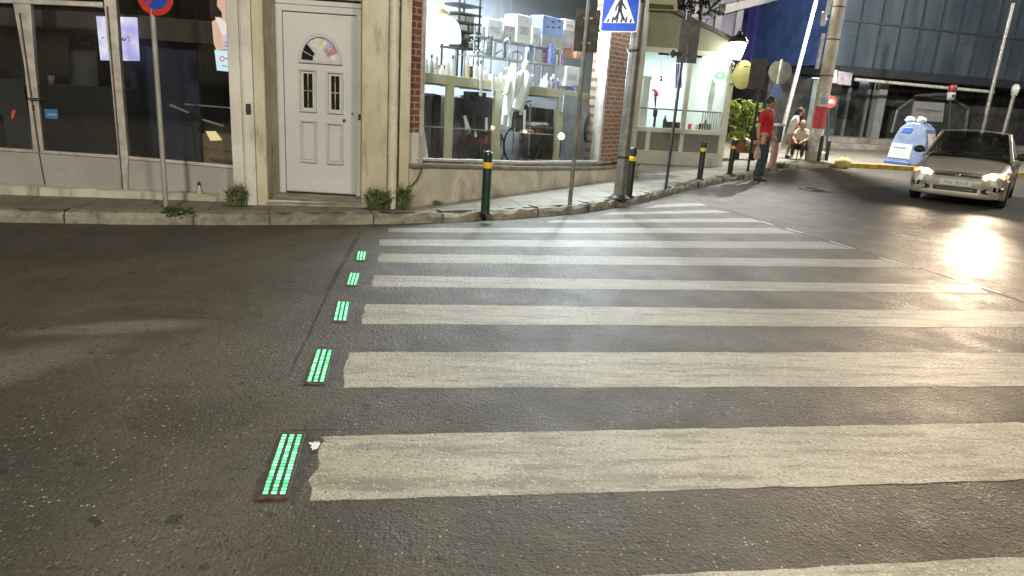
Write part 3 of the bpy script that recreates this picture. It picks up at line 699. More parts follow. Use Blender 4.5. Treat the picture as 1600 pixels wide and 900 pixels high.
mb = MB(); mb.poly([PK.P(k0, zb1, -.03), PK.P(k1, zb1, -.03), PK.P(k1, zr, -.03), PK.P(k0, zr, -.03)]); mb.build('window_pane', M['glass'], KB)
GAB = pm('gable_board', (.22, .225, .165), .6, 0, .06, 3)
gx = [(1002, 75), (1146, 82), (1148, 68), (1046, 16), (1006, 6)]
mb = MB(); mb.slab(PK, gx, -.06, -.02); mb.build('gable', GAB, KB)
mb = MB()
p0, p1 = PK.px(1040, 13, .12), PK.px(1152, 66, .12); bv = PK.nv()*-(KD+.2)
mb.prism([p0, p1, p1+V((0, 0, .07)), p0+V((0, 0, .09))], bv)
p2 = PK.px(1004, 0, .12); mb.prism([p2, p0, p0+V((0, 0, .09)), p2+V((0, 0, .09))], bv)
mb.build('roof', pm('veranda_roof', (.11, .11, .10), .6, 0, .2, 4), KB)
mb = MB(); mb.ub(PK, k1-.02, k1+.06, zb1, zr+.3, -KD, -.12); mb.ub(PK, k1-.02, k1+.06, .08, zb1, -KD, -.12)
mb.build('end_wall', KW, KB)
mb = MB(); mb.ub(PK, k0-.1, k1, .08, 3.7, -KD-.1, -KD); mb.build('back_wall', pm('cool_white_wall', (.58, .68, .66), .6, 0, .05, 3), KB)
mb = MB(); mb.ub(PK, k0-.1, k1, .08, .13, -KD, -.1); mb.build('floor', pm('veranda_floor', (.3, .3, .29), .4), KB)
mb = MB(); mb.ub(PK, PK.u(1040, 88)-.12, PK.u(1100, 90), zr-.10, zr-.02, -.16, -.10); mb.build('lamp_rail', M['steel_dark'], KB)

# ---------------------------------------------------------------- far side: grey metal-clad building
PG = Pl(dep(1307, 102, 29.7), dep(1598, 128, 32.7))
GB = thing('office_building', 'dark grey metal clad building overhanging a glass shopfront, behind the silver car', 'building', PG.P(6, 0, 0))
def make_cladding(name, a, b, tdir, pitch, metal, spec=.5):
    k = NT(name); p = k.pos()
    c = k.mix(k.ramp(k.noise(k.scl(p, (1, 1, .3)), .9, 5, .6), .35, .65), a, b)
    c = k.mix(k.ramp(k.noise(k.scl(p, (1.2, 1.2, .12)), 2.5, 5, .7), .55, .75, 0, .5), c, tuple(x*.5 for x in a))
    return k.fin(c, .42, metal, k.bump(k.noise(k.scl(p, (1, 1, .2)), 3, 3), .15, .03), spec)
CL = make_cladding('zinc_cladding', (.042, .06, .08), (.078, .102, .122), PG.tv(), 1, .1)
z0, z1 = PG.z(1450, 114), 16.0; ug0, ug1 = PG.u(1311, 60), PG.u(1600, 60)+22
mb = MB(); mb.ub(PG, ug0, ug1, z0, z1, -6, -.02); mb.build('cladding', CL, GB)
mb = MB(); u = ug0+.9; step = (PG.u(1560, 60)-PG.u(1340, 60))/7.2
while u < ug1: mb.ub(PG, u, u+.06, z0+.02, z1, -.03, .06); u += step
mb.ub(PG, ug0, ug1, z0+1.75, z0+1.83, -.03, .05)
mb.build('seam_rib', pm('dark_seam', (.05, .063, .075), .5, .3, .2, 3), GB)
mb = MB(); mb.ub(PG, ug0-.25, ug0, z0-.02, z1, -6, .1); mb.build('corner_trim', pm('blue_lit_trim', (.05, .09, .24), .4, 0, .2, 2), GB)  # trim coloured blue in place of bluish light along this edge
mb = MB(); mb.ub(PG, ug0-.1, ug1, z0-.35, z0-.01, -6, .06); mb.build('soffit_edge', pm('dark_soffit', (.02, .023, .028), .6), GB)
SH = z0-.35
mb = MB(); mb.ub(PG, ug0-1.5, ug1, .12, SH, -6, -2.2); mb.build('shop_wall', pm('black_render', (.045, .045, .047), .6, 0, .4, 2), GB)
# glass shopfront to the left of the bin
ga, gb_ = PG.u(1284, 180, -1.2), PG.u(1362, 180, -1.2); zf = PG.z(1320, 231, -1.2); zg = SH-.02
mb = MB()
for u in (ga, PG.u(1322, 180, -1.2), PG.u(1352, 180, -1.2), gb_): mb.ub(PG, u-.06, u+.06, zf, zg, -1.3, -1.2)
mb.ub(PG, ga, gb_, zf-.02, zf+.12, -1.3, -1.19); mb.ub(PG, ga, gb_, zg-.15, zg, -1.3, -1.19)
mb.build('shop_frame', pm('greenish_metal', (.16, .19, .18), .4, .4, .15, 4), GB)
mb = MB(); mb.poly([PG.P(ga, zf, -1.25), PG.P(gb_, zf, -1.25), PG.P(gb_, zg, -1.25), PG.P(ga, zg, -1.25)]); mb.build('shop_pane', lw_glass('far_glass', (.7, .78, .78), .07), GB)
mb = MB(); mb.ub(PG, ga, gb_, zf, zg, -2.15, -2.1); mb.build('shop_backdrop_wall', pm('grey_green_wall', (.28, .33, .32), .6, 0, .3, 1.1), GB)
mb = MB(); mb.ub(PG, gb_+.1, gb_+.55, zf-.05, zg, -1.4, -1.1); mb.build('shop_pillar', pm('pale_pillar', (.20, .21, .20), .6, 0, .2, 3), GB)
# polygonal dark glass bay and white notice
mb = MB(); D2 = -1.0
bay = [(1393, 207), (1402, 172), (1432, 150), (1478, 147), (1512, 170), (1507, 215)]
for a, b in zip(bay[:-1], bay[1:]):
    A, B = PG.px(*a, D2), PG.px(*b, D2); mb.tube([A, B], .09, 6)
mb.build('bay_frame', pm('bay_metal', (.12, .125, .125), .4, .4), GB)
mb = MB(); mb.slab(PG, bay, D2-.08, D2-.04); mb.build('bay_panel', pm('bay_dark', (.045, .047, .048), .3, 0, .3, 2), GB)
mb = MB(); mb.slab(PG, [(1429, 158), (1476, 161), (1473, 191), (1424, 188)], D2-.02, D2+.05); NOT = mb.build('notice_board', pm('notice_white', (.24, .245, .24), .5, 0, .06, 3), GB)
mb = MB(); mb.slab(PG, [(1433, 169), (1471, 173), (1471, 176), (1432, 172)], D2+.05, D2+.055); mb.slab(PG, [(1433, 173.2), (1455, 175.4), (1455, 176.6), (1433, 174.4)], D2+.05, D2+.055); mb.build('notice_lettering', pm('notice_ink', (.12, .12, .12), .6), NOT)
mb = MB(); A, B = PG.px(1336, 124, .25), PG.px(1552, 144, .25); mb.tube([A, B], .07, 8); mb.build('awning_roller', pm('awning_white', (.5, .49, .42), .5), GB)
for x0, x1, y in ((1400, 1418, 150), (1525, 1560, 150), (1568, 1600, 150)):
    mb = MB(); u0, u1 = PG.u(x0, y, -2.15), PG.u(x1, y, -2.15); mb.ub(PG, u0, u1, .3, SH, -2.19, -2.12); mb.build('shutter_panel', pm('dark_shutter', (.06, .062, .062), .5, 0, .3, 2), GB)
mb = MB(); mb.ub(PG, ug0-1.2, ug1, .10, .34, -2.2, .7); mb.ub(PG, ug0-1.2, ug1, .10, .56, -2.2, -.1)
mb.build('shop_step', pm('stone_step', (.26, .245, .21), .7, 0, .25, 2.5, .1, 30, .4, (.12, .11, .09), 2, .5), GB, .02)

# ---------------------------------------------------------------- far side: blue ribbed building and lilac grey house
PU = Pl(dep(1085, 60, 37), dep(1318, 60, 31))
UB = thing('blue_building', 'deep blue ribbed metal building behind the utility pole', 'building', PU.P(4, 0, 0))
uu0, uu1 = 0, PU.L+.5; zu = PU.z(1240, 124)
BL = make_cladding('blue_cladding', (.046, .046, .20), (.07, .07, .27), PU.tv(), 1, .1)
mb = MB(); mb.ub(PU, uu0-2, uu1, zu, 14, -5, -.02); mb.build('cladding', BL, UB)
mb = MB(); u = uu0-2
while u < uu1: mb.ub(PU, u, u+.10, zu, 14, -.03, .05); u += .42
mb.build('cladding_rib', BL, UB)
mb = MB(); mb.ub(PU, uu0-2, uu1, .1, zu, -5, -1.2); mb.build('shop_wall', M['black'], UB)
mb = MB(); mb.ub(PU, PU.u(1236, 128, .3), PU.u(1306, 110, .3), PU.z(1270, 121, .3)-.05, PU.z(1270, 121, .3)+.05, .1, .3); mb.build('canopy_edge', pm('canopy_white', (.42, .43, .42), .5), UB)
mb = MB(); u0, u1 = PU.u(1232, 170, -1), PU.u(1300, 170, -1)
mb.ub(PU, u0, u1, .3, zu-.2, -1.15, -1.1); mb.build('shop_pane', pm('dark_green_glass', (.04, .055, .055), .15, 0, .3, 1.5), UB)
for x in (1223, 1238): 
    mb = MB(); mb.ub(PU, PU.u(x, 155, -1), PU.u(x, 155, -1)+.22, PU.z(x, 153, -1)-.08, PU.z(x, 153, -1), -1.09, -1.06); mb.build('lit_sign', emit('small_white_sign', (.8, .9, 1), 1.2), UB)

PL_ = Pl(dep(1052, 60, 26), dep(1160, 60, 27.5))
HB = thing('grey_house', 'lilac grey plastered house with a pale projecting eave, above the veranda roof', 'building', PL_.P(1.2, 0, 0))
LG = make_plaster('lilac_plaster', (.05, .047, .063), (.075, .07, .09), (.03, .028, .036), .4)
ul, ur = -.3, PL_.u(1158, 50)
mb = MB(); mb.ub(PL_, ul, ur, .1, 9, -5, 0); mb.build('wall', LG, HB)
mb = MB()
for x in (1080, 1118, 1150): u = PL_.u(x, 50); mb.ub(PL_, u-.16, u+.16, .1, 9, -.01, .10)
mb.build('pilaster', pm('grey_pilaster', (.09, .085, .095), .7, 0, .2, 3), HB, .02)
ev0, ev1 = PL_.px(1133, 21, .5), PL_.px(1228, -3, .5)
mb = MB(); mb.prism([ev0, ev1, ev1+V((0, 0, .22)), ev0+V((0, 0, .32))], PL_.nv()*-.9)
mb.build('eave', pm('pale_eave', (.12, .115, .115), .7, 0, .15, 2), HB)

# ================================================================== STREET LAMPS (the light of the place)
LAMPC = (1.0, .90, .73)
def street_lamp(base, top, head, label, power, col=LAMPC, group='street lamps', size=.22, aim=None, mt='steel'):
    base, top, head = V(base), V(top), V(head)
    t = thing('street_lamp', label, 'street lamp', base, group)
    mb = MB(); mb.tube([base, base.lerp(top, .5), top], [.085, .07, .055], 14); mb.tube([base, base+V((0, 0, .05))], .15, 14); mb.build('pole', M[mt], t)
    mb = MB(); d = head-top; mb.tube([top-V((0, 0, .15)), top+d*.35+V((0, 0, .12)), head+V((0, 0, .04))], .03, 10); mb.build('arm', M['steel'], t)
    mb = MB(); dn = V((d.x, d.y, 0)).normalized(); sd = V((-dn.y, dn.x, 0)); c = head
    mb.obox(c-dn*.35-sd*.15+V((0, 0, .0)), dn*.7, sd*.3, V((0, 0, .12))); mb.build('lamp_head', M['steel_dark'], t, .03)
    mb = MB(); mb.obox(c-dn*.28-sd*.12-V((0, 0, .03)), dn*.56, sd*.24, V((0, 0, .028))); mb.build('lens', emit('street_lamp_lens', col, 45), t)
    l = bpy.data.lights.new('lamp_light', 'POINT' if aim is None else 'SPOT'); l.energy = power; l.color = col; l.shadow_soft_size = size
    if aim is not None: l.spot_size = radians(172); l.spot_blend = .35
    lo = bpy.data.objects.new('lamp_light', l); COL.objects.link(lo); lo.parent = t; lo.location = c-V((0, 0, .12))-base
    if aim is not None:
        lo.rotation_mode = 'QUATERNION'; lo.rotation_quaternion = (V(aim)-(c-V((0, 0, .12)))).to_track_quat('-Z', 'Y')
    return t
LP = at(1213, 240, .12)
street_lamp(LP, LP+V((.60, 0, 5.7)), LP+V((.35, -1.5, 5.85)), 'pale leaning street lamp post between the man in red and the utility pole', 6200, (1, .95, .87), size=.15, mt='steel_light')
_l = [o for o in bpy.data.objects if o.type == 'LIGHT' and o.name.startswith('lamp_light')][-1]
_s = bpy.data.lights.new('lamp_throw', 'SPOT'); _s.energy = 1800; _s.color = (1, .95, .87); _s.spot_size = radians(50); _s.spot_blend = .9; _s.shadow_soft_size = .15
_o = bpy.data.objects.new('lamp_throw', _s); COL.objects.link(_o); _o.parent = _l.parent; _o.location = _l.location; _o.rotation_mode = 'QUATERNION'; _o.rotation_quaternion = (V((3.0, 4.5, 0))-LP-_l.location).to_track_quat('-Z', 'Y')
street_lamp((-3.2, -8.2, 0), (-3.2, -8.2, 7.4), (-2.0, -6.3, 7.6), 'street lamp on the near kerb, behind the viewer to the left', 6500, LAMPC, size=.45, aim=(-1.0, 6, 0))
street_lamp((5.6, -6.5, 0), (5.6, -6.5, 7.6), (4.2, -4.8, 7.8), 'street lamp on the near kerb, to the right of the crossing', 3600, LAMPC, size=.45, aim=(3, 8, 0))
street_lamp((25, 15.6, 0), (25, 15.6, 8.2), (23.8, 17.2, 8.4), 'street lamp across from the metal clad building, right of the car', 6500, (1, .96, .90), size=.3, aim=(19, 26, 1))

# ================================================================== BOLLARDS, SIGNS, POLES
GREENB = pm('dark_green_enamel', (.012, .035, .028), .35, 0, .25, 6); YB = pm('yellow_band', (.72, .46, .02), .45, 0, .12, 10)
def bollard(base, label, mt):
    b = V(base); t = thing('bollard', label, 'bollard', b, 'yellow banded bollards along the kerb')
    mb = MB(); mb.lathe([(.001, 0), (.085, 0), (.085, .012), (.06, .016), (.06, .02)], b, 20); mb.build('base_plate', mt, t)
    mb = MB(); mb.lathe([(.055, .01), (.055, .70), (.052, .725), (.04, .742), (.001, .75)], b, 20); mb.build('post', mt, t)
    mb = MB(); mb.lathe([(.0555, .545), (.058, .548), (.058, .612), (.0555, .615)], b, 20); mb.build('reflective_band', YB, t)
    return t
bollard(at(758, 333, KZ), 'dark green bollard with yellow band standing alone in front of the display window', GREENB)
bk_ = bollard(at(982, 307, KZ), 'black bollard with yellow band right beside the thick grey crossing sign pole', M['black'])
dup(bk_, at(1093, 280, KZ), 0, 'black bollard with yellow band in front of the right corner of the glass veranda')
dup(bk_, at(1140, 272, KZ), 0, 'black bollard with yellow band next to the green bush, farthest of the row')

# no-parking sign on thin pole
nb_ = at(260, 329, KZ); t = thing('no_parking_sign', 'round red and blue no parking sign on thin grey pole before the shopfront', 'road sign', nb_)
mb = MB(); mb.tube([nb_, nb_+V((0, 0, 2.75))], .026, 12); mb.build('pole', M['steel_light'], t)
fcam = V((-FWD.x, -FWD.y, 0)).normalized()
def sign_frame(c, nrm):
    nrm = V(nrm).normalized(); x = V((-nrm.y, nrm.x, 0)); 
    return Matrix(((x.x, 0, nrm.x, c.x), (x.y, 0, nrm.y, c.y), (0, 1, nrm.z, c.z), (0, 0, 0, 1)))
def flat(mb, Mx, pts, z0, z1, m=0): mb.prism([Mx @ V((x, y, z1)) for x, y in pts], (Mx.to_3x3() @ V((0, 0, z0-z1))), m)
def circ(r, n=36, cx=0, cy=0, ry=None): return [(cx+r*cos(2*pi*i/n), cy+(ry or r)*sin(2*pi*i/n)) for i in range(n)]
REDS = pm('sign_red', (.50, .035, .03), .4, 0, .06, 5); BLUES = pm('sign_blue', (.02, .07, .45), .4, 0, .06, 5); WHITES = pm('sign_white', (.75, .76, .76), .4, 0, .04, 5)
c = Pl((nb_.x-1, nb_.y-.032), (nb_.x+1, nb_.y-.032)).px(242, -7); Mx = sign_frame(c, (-.15, -1, 0))
mb = MB(); flat(mb, Mx, circ(.185), -.006, 0); mb.build('sign_disc', REDS, t)
mb = MB(); flat(mb, Mx, circ(.128), .001, .003); mb.build('sign_field', BLUES, t)
mb = MB(); R45 = lambda x, y: ((x-y)*.7071, (x+y)*.7071)
flat(mb, Mx, [R45(x, y) for x, y in ((-.13, -.016), (.13, -.016), (.13, .016), (-.13, .016))], .003, .005); mb.build('sign_slash', REDS, t)
mb = MB(); mb.tube([Mx @ V((-.03, 0, -.03)), Mx @ V((.03, 0, -.03))], .01, 6); mb.build('sign_clamp', M['steel'], t)

# rear side of two rectangular signs
b = at(890, 320, KZ); t = thing('rear_facing_sign', 'thin pole carrying a dark rectangular sign seen from behind, in front of the display window', 'road sign', b)
mb = MB(); mb.tube([b, b+V((.03, -.01, 2.75))], .03, 12); mb.build('pole', M['steel'], t)
c = Pl((b.x-1, b.y+.05), (b.x+1, b.y+.05)).px(917, 48); Mx = sign_frame(c, (-.1, -1, 0))
mb = MB(); flat(mb, Mx, [(-.155, -.26), (.155, -.26), (.155, .26), (-.155, .26)], -.008, 0)
for s in (-.155, .145): flat(mb, Mx, [(s, -.26), (s+.01, -.26), (s+.01, .26), (s, .26)], 0, .012)
mb.build('sign_plate', M['steel_dark'], t)
for z in (-.15, .15): mb = MB(); flat(mb, Mx, [(-.06, z-.015), (.06, z-.015), (.06, z+.015), (-.06, z+.015)], 0, .02); mb.build('sign_clamp', M['steel'], t)
b = at(1040, 296, KZ); t = thing('rear_facing_sign', 'slim pole with a folded dark sign back, standing before the glass veranda', 'road sign', b)
mb = MB(); mb.tube([b, b+V((.02, 0, 2.85))], .026, 12); mb.build('pole', M['steel_dark'], t)
c = Pl((b.x-1, b.y-.05), (b.x+1, b.y-.05)).px(1076, 65); Mx = sign_frame(c, (-.25, -1, 0))
mb = MB(); flat(mb, Mx, [(-.16, -.33), (0, -.33), (0, .33), (-.16, .33)], -.01, 0); flat(mb, Mx, [(.005, -.33), (.16, -.33), (.16, .33), (.005, .33)], -.02, -.012)
mb.build('sign_plate', M['steel_dark'], t, .003)
mb = MB(); p = Pl((b.x-1, b.y-.02), (b.x+1, b.y-.02)).px(1056, 84); mb.box(p, (.20, .03, .06)); mb.box(p+V((-.05, 0, .0)), (.05, .04, .12)); mb.build('sign_bracket', M['black'], t)

# pedestrian crossing sign on thick pole
b = at(967, 310, KZ); t = thing('crossing_sign', 'blue square pedestrian crossing sign on a thick grey pole at the kerb corner', 'road sign', b)
mb = MB(); mb.tube([b, b+V((.03, 0, 4.2))], [.088, .082], 18); mb.build('pole', M['steel'], t)
mb = MB(); mb.lathe([(.001, 0), (.16, 0), (.16, .015), (.12, .03), (.10, .06)], b, 18); mb.build('base_flange', M['steel_dark'], t)
for z in (.6, 2.1, 2.75): mb = MB(); mb.tube([b+V((0, 0, z)), b+V((0, 0, z+.03))], .094, 18); mb.build('pole_band', M['steel_dark'], t)
x_ = V((.81, -.58, 0)); nrm = V((-.58, -.81, 0)); nn_ = V((nrm.x, nrm.y)); 
plS = Pl((b.x-.81*1+nrm.x*.11, b.y+.58+nrm.y*.11), (b.x+.81+nrm.x*.11, b.y-.58+nrm.y*.11))
c = plS.px(966, 49.5); c = c+V((0, 0, .30)); Mx = sign_frame(c, nrm)
def rrect(w, h, r, n=5):
    o = []
    for cx, cy, a in ((w/2-r, h/2-r, 0), (-w/2+r, h/2-r, pi/2), (-w/2+r, -h/2+r, pi), (w/2-r, -h/2+r, 3*pi/2)):
        o += [(cx+r*cos(a+pi/2*i/n), cy+r*sin(a+pi/2*i/n)) for i in range(n+1)]
    return o
S = .56
mb = MB(); flat(mb, Mx, rrect(S, .61, .035), -.012, 0); mb.build('sign_plate', WHITES, t)
mb = MB(); flat(mb, Mx, rrect(S-.03, .58, .028), .001, .003); mb.build('sign_field', BLUES, t)
mb = MB(); flat(mb, Mx, [(-.235, -.185), (.235, -.185), (.02, .255), (-.02, .255)], .004, .006); mb.build('sign_triangle', WHITES, t)
INK = pm('sign_black', (.012, .012, .012), .5)
mb = MB()
def L2(pts, w, z=.0075):      # thick poly-line glyph
    for (a, b_) in zip(pts[:-1], pts[1:]):
        a, b_ = V(a), V(b_); d = (b_-a).normalized(); nn = V((-d.y, d.x))*w/2; a = a-d*w*.3; b_ = b_+d*w*.3
        flat(mb, Mx, [a-nn, b_-nn, b_+nn, a+nn], .006, z)
flat(mb, Mx, circ(.028, 14, .005, .135), .006, .0075)
L2([(.0, .095), (-.005, -.01)], .06); L2([(.02, .085), (.06, .03), (.085, .0)], .022); L2([(-.025, .085), (-.06, .03), (-.065, -.02)], .022)
L2([(.005, -.01), (.035, -.08), (.075, -.145)], .032); L2([(-.01, -.01), (-.035, -.085), (-.07, -.14)], .032)
mb.build('walking_figure', INK, t)
mb = MB()
for i in range(6):
    x = -.17+i*.068; flat(mb, Mx, [(x-.018, -.178), (x+.012, -.178), (x+.022, -.10-.03*(abs(i-2.5) > 2)), (x, -.10-.03*(abs(i-2.5) > 2))], .006, .007)
mb.build('zebra_symbol', INK, t)

# signs and posts farther along, by the veranda
b = at(1168, 268, KZ); t = thing('rear_facing_sign', 'grey rectangular sign back on a post behind the bush, left of the man in red', 'road sign', b)
mb = MB(); mb.tube([b, b+V((0, 0, 2.4))], .028, 10); mb.build('pole', M['steel_dark'], t)
c = Pl((b.x-1, b.y-.04), (b.x+1, b.y-.04)).px(1184, 116); Mx = sign_frame(c, (-.2, -1, 0))
mb = MB(); flat(mb, Mx, [(-.18, -.33), (.18, -.33), (.18, .33), (-.18, .33)], -.01, 0); mb.build('sign_plate', pm('grey_plate', (.035, .035, .04), .5, .2), t, .003)
b = at(1150, 256, KZ)
pc = PK.px(1161, 117, .25); t = thing('oval_sign', 'pale yellow round sign with one cut edge, bracketed beside the lit lantern', 'sign', pc)
pts = [p for p in circ(.245, 40, 0, 0, .325)]; pts = [(min(x, .17), y) for x, y in pts]; Mx = sign_frame(pc, (-.2, -1, 0))
OY = pm('yellow_sign_face', (.40, .39, .15), .5, 0, .08, 6); mb = MB(); flat(mb, Mx, pts, -.02, 0); mb.build('sign_face', OY, t, .004)
mb = MB(); flat(mb, Mx, [(-.01, .17), (.09, .19), (.09, .21), (-.01, .19)], .001, .003); mb.build('sign_mark', INK, t)
mb = MB(); mb.tube([Mx @ V((0, -.2, -.02)), Mx @ V((-.25, -.22, -.14))], .015, 6); mb.tube([Mx @ V((0, .2, -.02)), Mx @ V((-.25, .2, -.14))], .015, 6); mb.build('bracket', M['steel_dark'], t)
b = at(1190, 266, KZ); t = thing('round_sign', 'round grey sign seen from behind on a light pole, above the man in red', 'road sign', b)
mb = MB(); tp = Pl((b.x-1, b.y), (b.x+1, b.y)).px(1222, 93); mb.tube([b, tp], .035, 10); mb.build('pole', pm('light_pole', (.55, .56, .53), .4, .2), t)
c = Pl((b.x-1, b.y+.06), (b.x+1, b.y+.06)).px(1219, 112); Mx = sign_frame(c, (-.15, -1, 0))
mb = MB(); pts = [(x, min(y, .23)) for x, y in circ(.265, 30)]; flat(mb, Mx, pts, -.01, 0); mb.build('sign_disc', pm('disc_back', (.30, .30, .26), .5, .2, .25, 4), t)
c = Pl((b.x-1, b.y-.06), (b.x+1, b.y-.06)).px(1213, 143); Mx = sign_frame(c, (-.15, -1, 0))
mb = MB(); flat(mb, Mx, [(-.14, -.16), (.14, -.16), (.14, 0), (.06, .17), (-.04, .17), (-.13, .02)], -.01, 0); mb.build('blue_plate', pm('pale_blue_plate', (.14, .24, .55), .5), t)

# leaning utility pole with bills
ub = at(1268, 250, KZ); t = thing('utility_pole', 'thick pale concrete utility pole with red and white bills pasted round it', 'utility pole', ub)
CONC = pm('pole_concrete', (.50, .46, .38), .8, 0, .15, 3, .15, 20, .3, (.2, .18, .14), 2, .5)
top = ub+V((.05, 0, 9))
mb = MB(); mb.tube([ub, top], [.21, .15], 20); mb.build('shaft', CONC, t)
uz = lambda y: Pl((ub.x-1, ub.y-.2), (ub.x+1, ub.y-.2)).z(1270, y)
def bill(y0, y1, a0, a1, mt, name='bill', off=.006):
    za, zb_ = uz(y1), uz(y0); mb = MB(); n = 10; rr = random.Random(int(y0))
    for i in range(n):
        A0 = a0+(a1-a0)*i/n; A1 = a0+(a1-a0)*(i+1)/n
        pts = []
        for A, z in ((A0, za), (A1, za), (A1, zb_), (A0, zb_)):
            r = .21-.06*z/9+off; pts.append(ub+V((.05*z/9+r*cos(A), r*sin(A), z)))
        mb.poly([p for p in pts])
    return mb.build(name, mt, t)
PAPW = pm('white_bill', (.58, .58, .56), .7, 0, .25, 9, 0, 80, .3, (.3, .3, .32), 8, .5); PAPR = pm('red_bill', (.50, .07, .08), .7, 0, .15, 6, 0, 80, .3, (.6, .5, .48), 14, .8, .58)
bill(172, 207, -2.9, -.5, PAPR); bill(150, 172, -2.6, -.9, PAPW); bill(207, 243, -2.7, -.5, PAPW); bill(158, 168, -2.2, -1.2, pm('blue_bill', (.3, .38, .5), .7, 0, .3, 9), 'bill', .010)
for y in (14, 66, 124): mb = MB(); z = uz(y); r = .21-.06*z/9+.012; mb.tube([ub+V((.05*z/9, 0, z)), ub+V((.05*z/9, 0, z+.03))], r, 18); mb.build('strap', M['steel_dark'], t)
p = Pl((ub.x-1, ub.y-.2), (ub.x+1, ub.y-.2)).px(1287, 29); mb = MB(); mb.lathe([(.001, -.2), (.07, -.2), (.085, -.12), (.085, .13), (.06, .19), (.001, .2)], p, 14); mb.tube([p, p+V((.15, .1, 0))], .025, 8); mb.build('junction_box', pm('box_white', (.6, .62, .64), .4), t)
p = Pl((ub.x-1, ub.y-.1), (ub.x+1, ub.y-.1)).px(1281, 80); mb = MB(); mb.obox(p+V((-.05, -.03, -.5)), V((.1, 0, 0)), V((0, .06, 0)), V((.02, 0, 1.0))); mb.build('cable_guard', pm('guard_white', (.55, .56, .58), .45), t)
p = Pl((ub.x-1, ub.y-.1), (ub.x+1, ub.y-.1)).px(1306, 6); mb = MB(); mb.obox(p+V((-.28, -.03, -.3)), V((.14, 0, 0)), V((0, .06, 0)), V((.03, 0, .9))); mb.build('upper_guard', pm('guard_white', (.6, .62, .64), .45), t)
# projector box and no-entry sign behind the pole
pq = PG.px(1314, 121, 1.3); t = thing('sign_box', 'small white and mauve hanging sign box under the metal cladding, by the utility pole', 'sign', pq)
mb = MB(); mb.slab(PG, [(1301, 110), (1309, 109), (1308, 130), (1300, 130)], 1.0, 1.32); mb.build('box_side', pm('sign_box_white', (.5, .5, .48), .5), t, .03)
mb = MB(); mb.slab(PG, [(1311, 111), (1333, 114), (1330, 134), (1309, 132)], 1.0, 1.28); mb.build('box_face', pm('sign_box_mauve', (.32, .29, .34), .5, 0, .3, 4), t, .03)
mb = MB(); mb.tube([PG.px(1312, 110, 1.1), PG.px(1312, 104, -.2)], .03, 6); mb.build('hanger', M['steel_dark'], t)
b = at(1290, 243, KZ); t = thing('no_entry_sign', 'small round red sign with white mark on a post, right of the utility pole', 'road sign', b)
plN = Pl((b.x-1, b.y), (b.x+1, b.y)); c = plN.px(1297, 159); mb = MB(); mb.tube([b, V((c.x, c.y+.04, c.z+.2))], .03, 8); mb.build('pole', M['steel_dark'], t)
Mx = sign_frame(c, (-.4, -1, 0)); mb = MB(); flat(mb, Mx, circ(.2, 26), -.01, 0); mb.build('sign_disc', REDS, t)
mb = MB(); flat(mb, Mx, [(-.12, -.045), (.12, -.035), (.13, .02), (.06, .075), (-.02, .06), (-.11, .01)], .001, .003); mb.build('sign_bar', WHITES, t)
# parking post by the man
b = at(1206, 263, KZ); t = thing('marker_post', 'faded pink square post with a green grey box on top, behind the man in red', 'post', b)
plM = Pl((b.x-1, b.y), (b.x+1, b.y)); mb = MB(); zc = plM.z(1211, 222); mb.box(b+V((0, 0, zc/2-.06)), (.13, .13, zc-.12)); mb.build('post', pm('faded_pink', (.36, .21, .20), .6, 0, .15, 5), t, .01)
zt = plM.z(1216, 197); mb = MB(); mb.box(V((b.x+.02, b.y, (zc+zt)/2)), (.17, .15, zt-zc)); mb.build('box', pm('green_grey', (.08, .10, .09), .5), t, .015)
mb = MB(); mb.box(V((b.x+.02, b.y, zt+.03)), (.24, .2, .06)); mb.build('cap', pm('pale_cap', (.5, .5, .42), .5), t, .015)
for (px, y, h, lab) in ((1267, 250, .75, 'short black post at the foot of the utility pole'), (1279, 249, .62, 'thin dark grey post between the utility pole and the glass shopfront')):
    b = at(px, y, KZ); mb = MB(); mb.lathe([(.055, 0), (.055, h-.05), (.04, h), (.001, h+.01)], b+V((.05, -.35, 0)), 12); mb.build('short_post', M['black'], tag_=(lab, 'post'))
for px, lab in ((1271, 'white bucket standing by the short black post'), (1281, 'white bucket to the right of the thin dark post')):
    b = at(px, 250, KZ); t = thing('bucket', lab, 'bucket', b, 'white buckets by the utility pole'); mb = MB(); mb.lathe([(.001, 0), (.10, 0), (.125, .22), (.13, .225), (.12, .225), (.10, .05), (.001, .04)], b, 16); mb.build('bucket_body', M['white'], t)
    mb = MB(); mb.tube([b+V((.125*cos(a), -.02, .22+.07*sin(a))) for a in [pi*i/8 for i in range(9)]], .006, 6); mb.build('handle', M['chrome'], t)
b = at(1316, 260, KZ-.06); mb = MB(); mb.ball(b+V((0, 0, .09)), (.26, .17, .17), 14); rr = random.Random(4)
for i, p in enumerate(mb.v): mb.v[i] = p+V((rr.uniform(-.03, .03), rr.uniform(-.03, .03), rr.uniform(-.025, .025)))
mb.build('painted_stone', pm('pale_yellow_stone', (.5, .4, .15), .8, 0, .25, 6), tag_=('rounded pale yellow painted stone at the start of the yellow kerb', 'stone'))
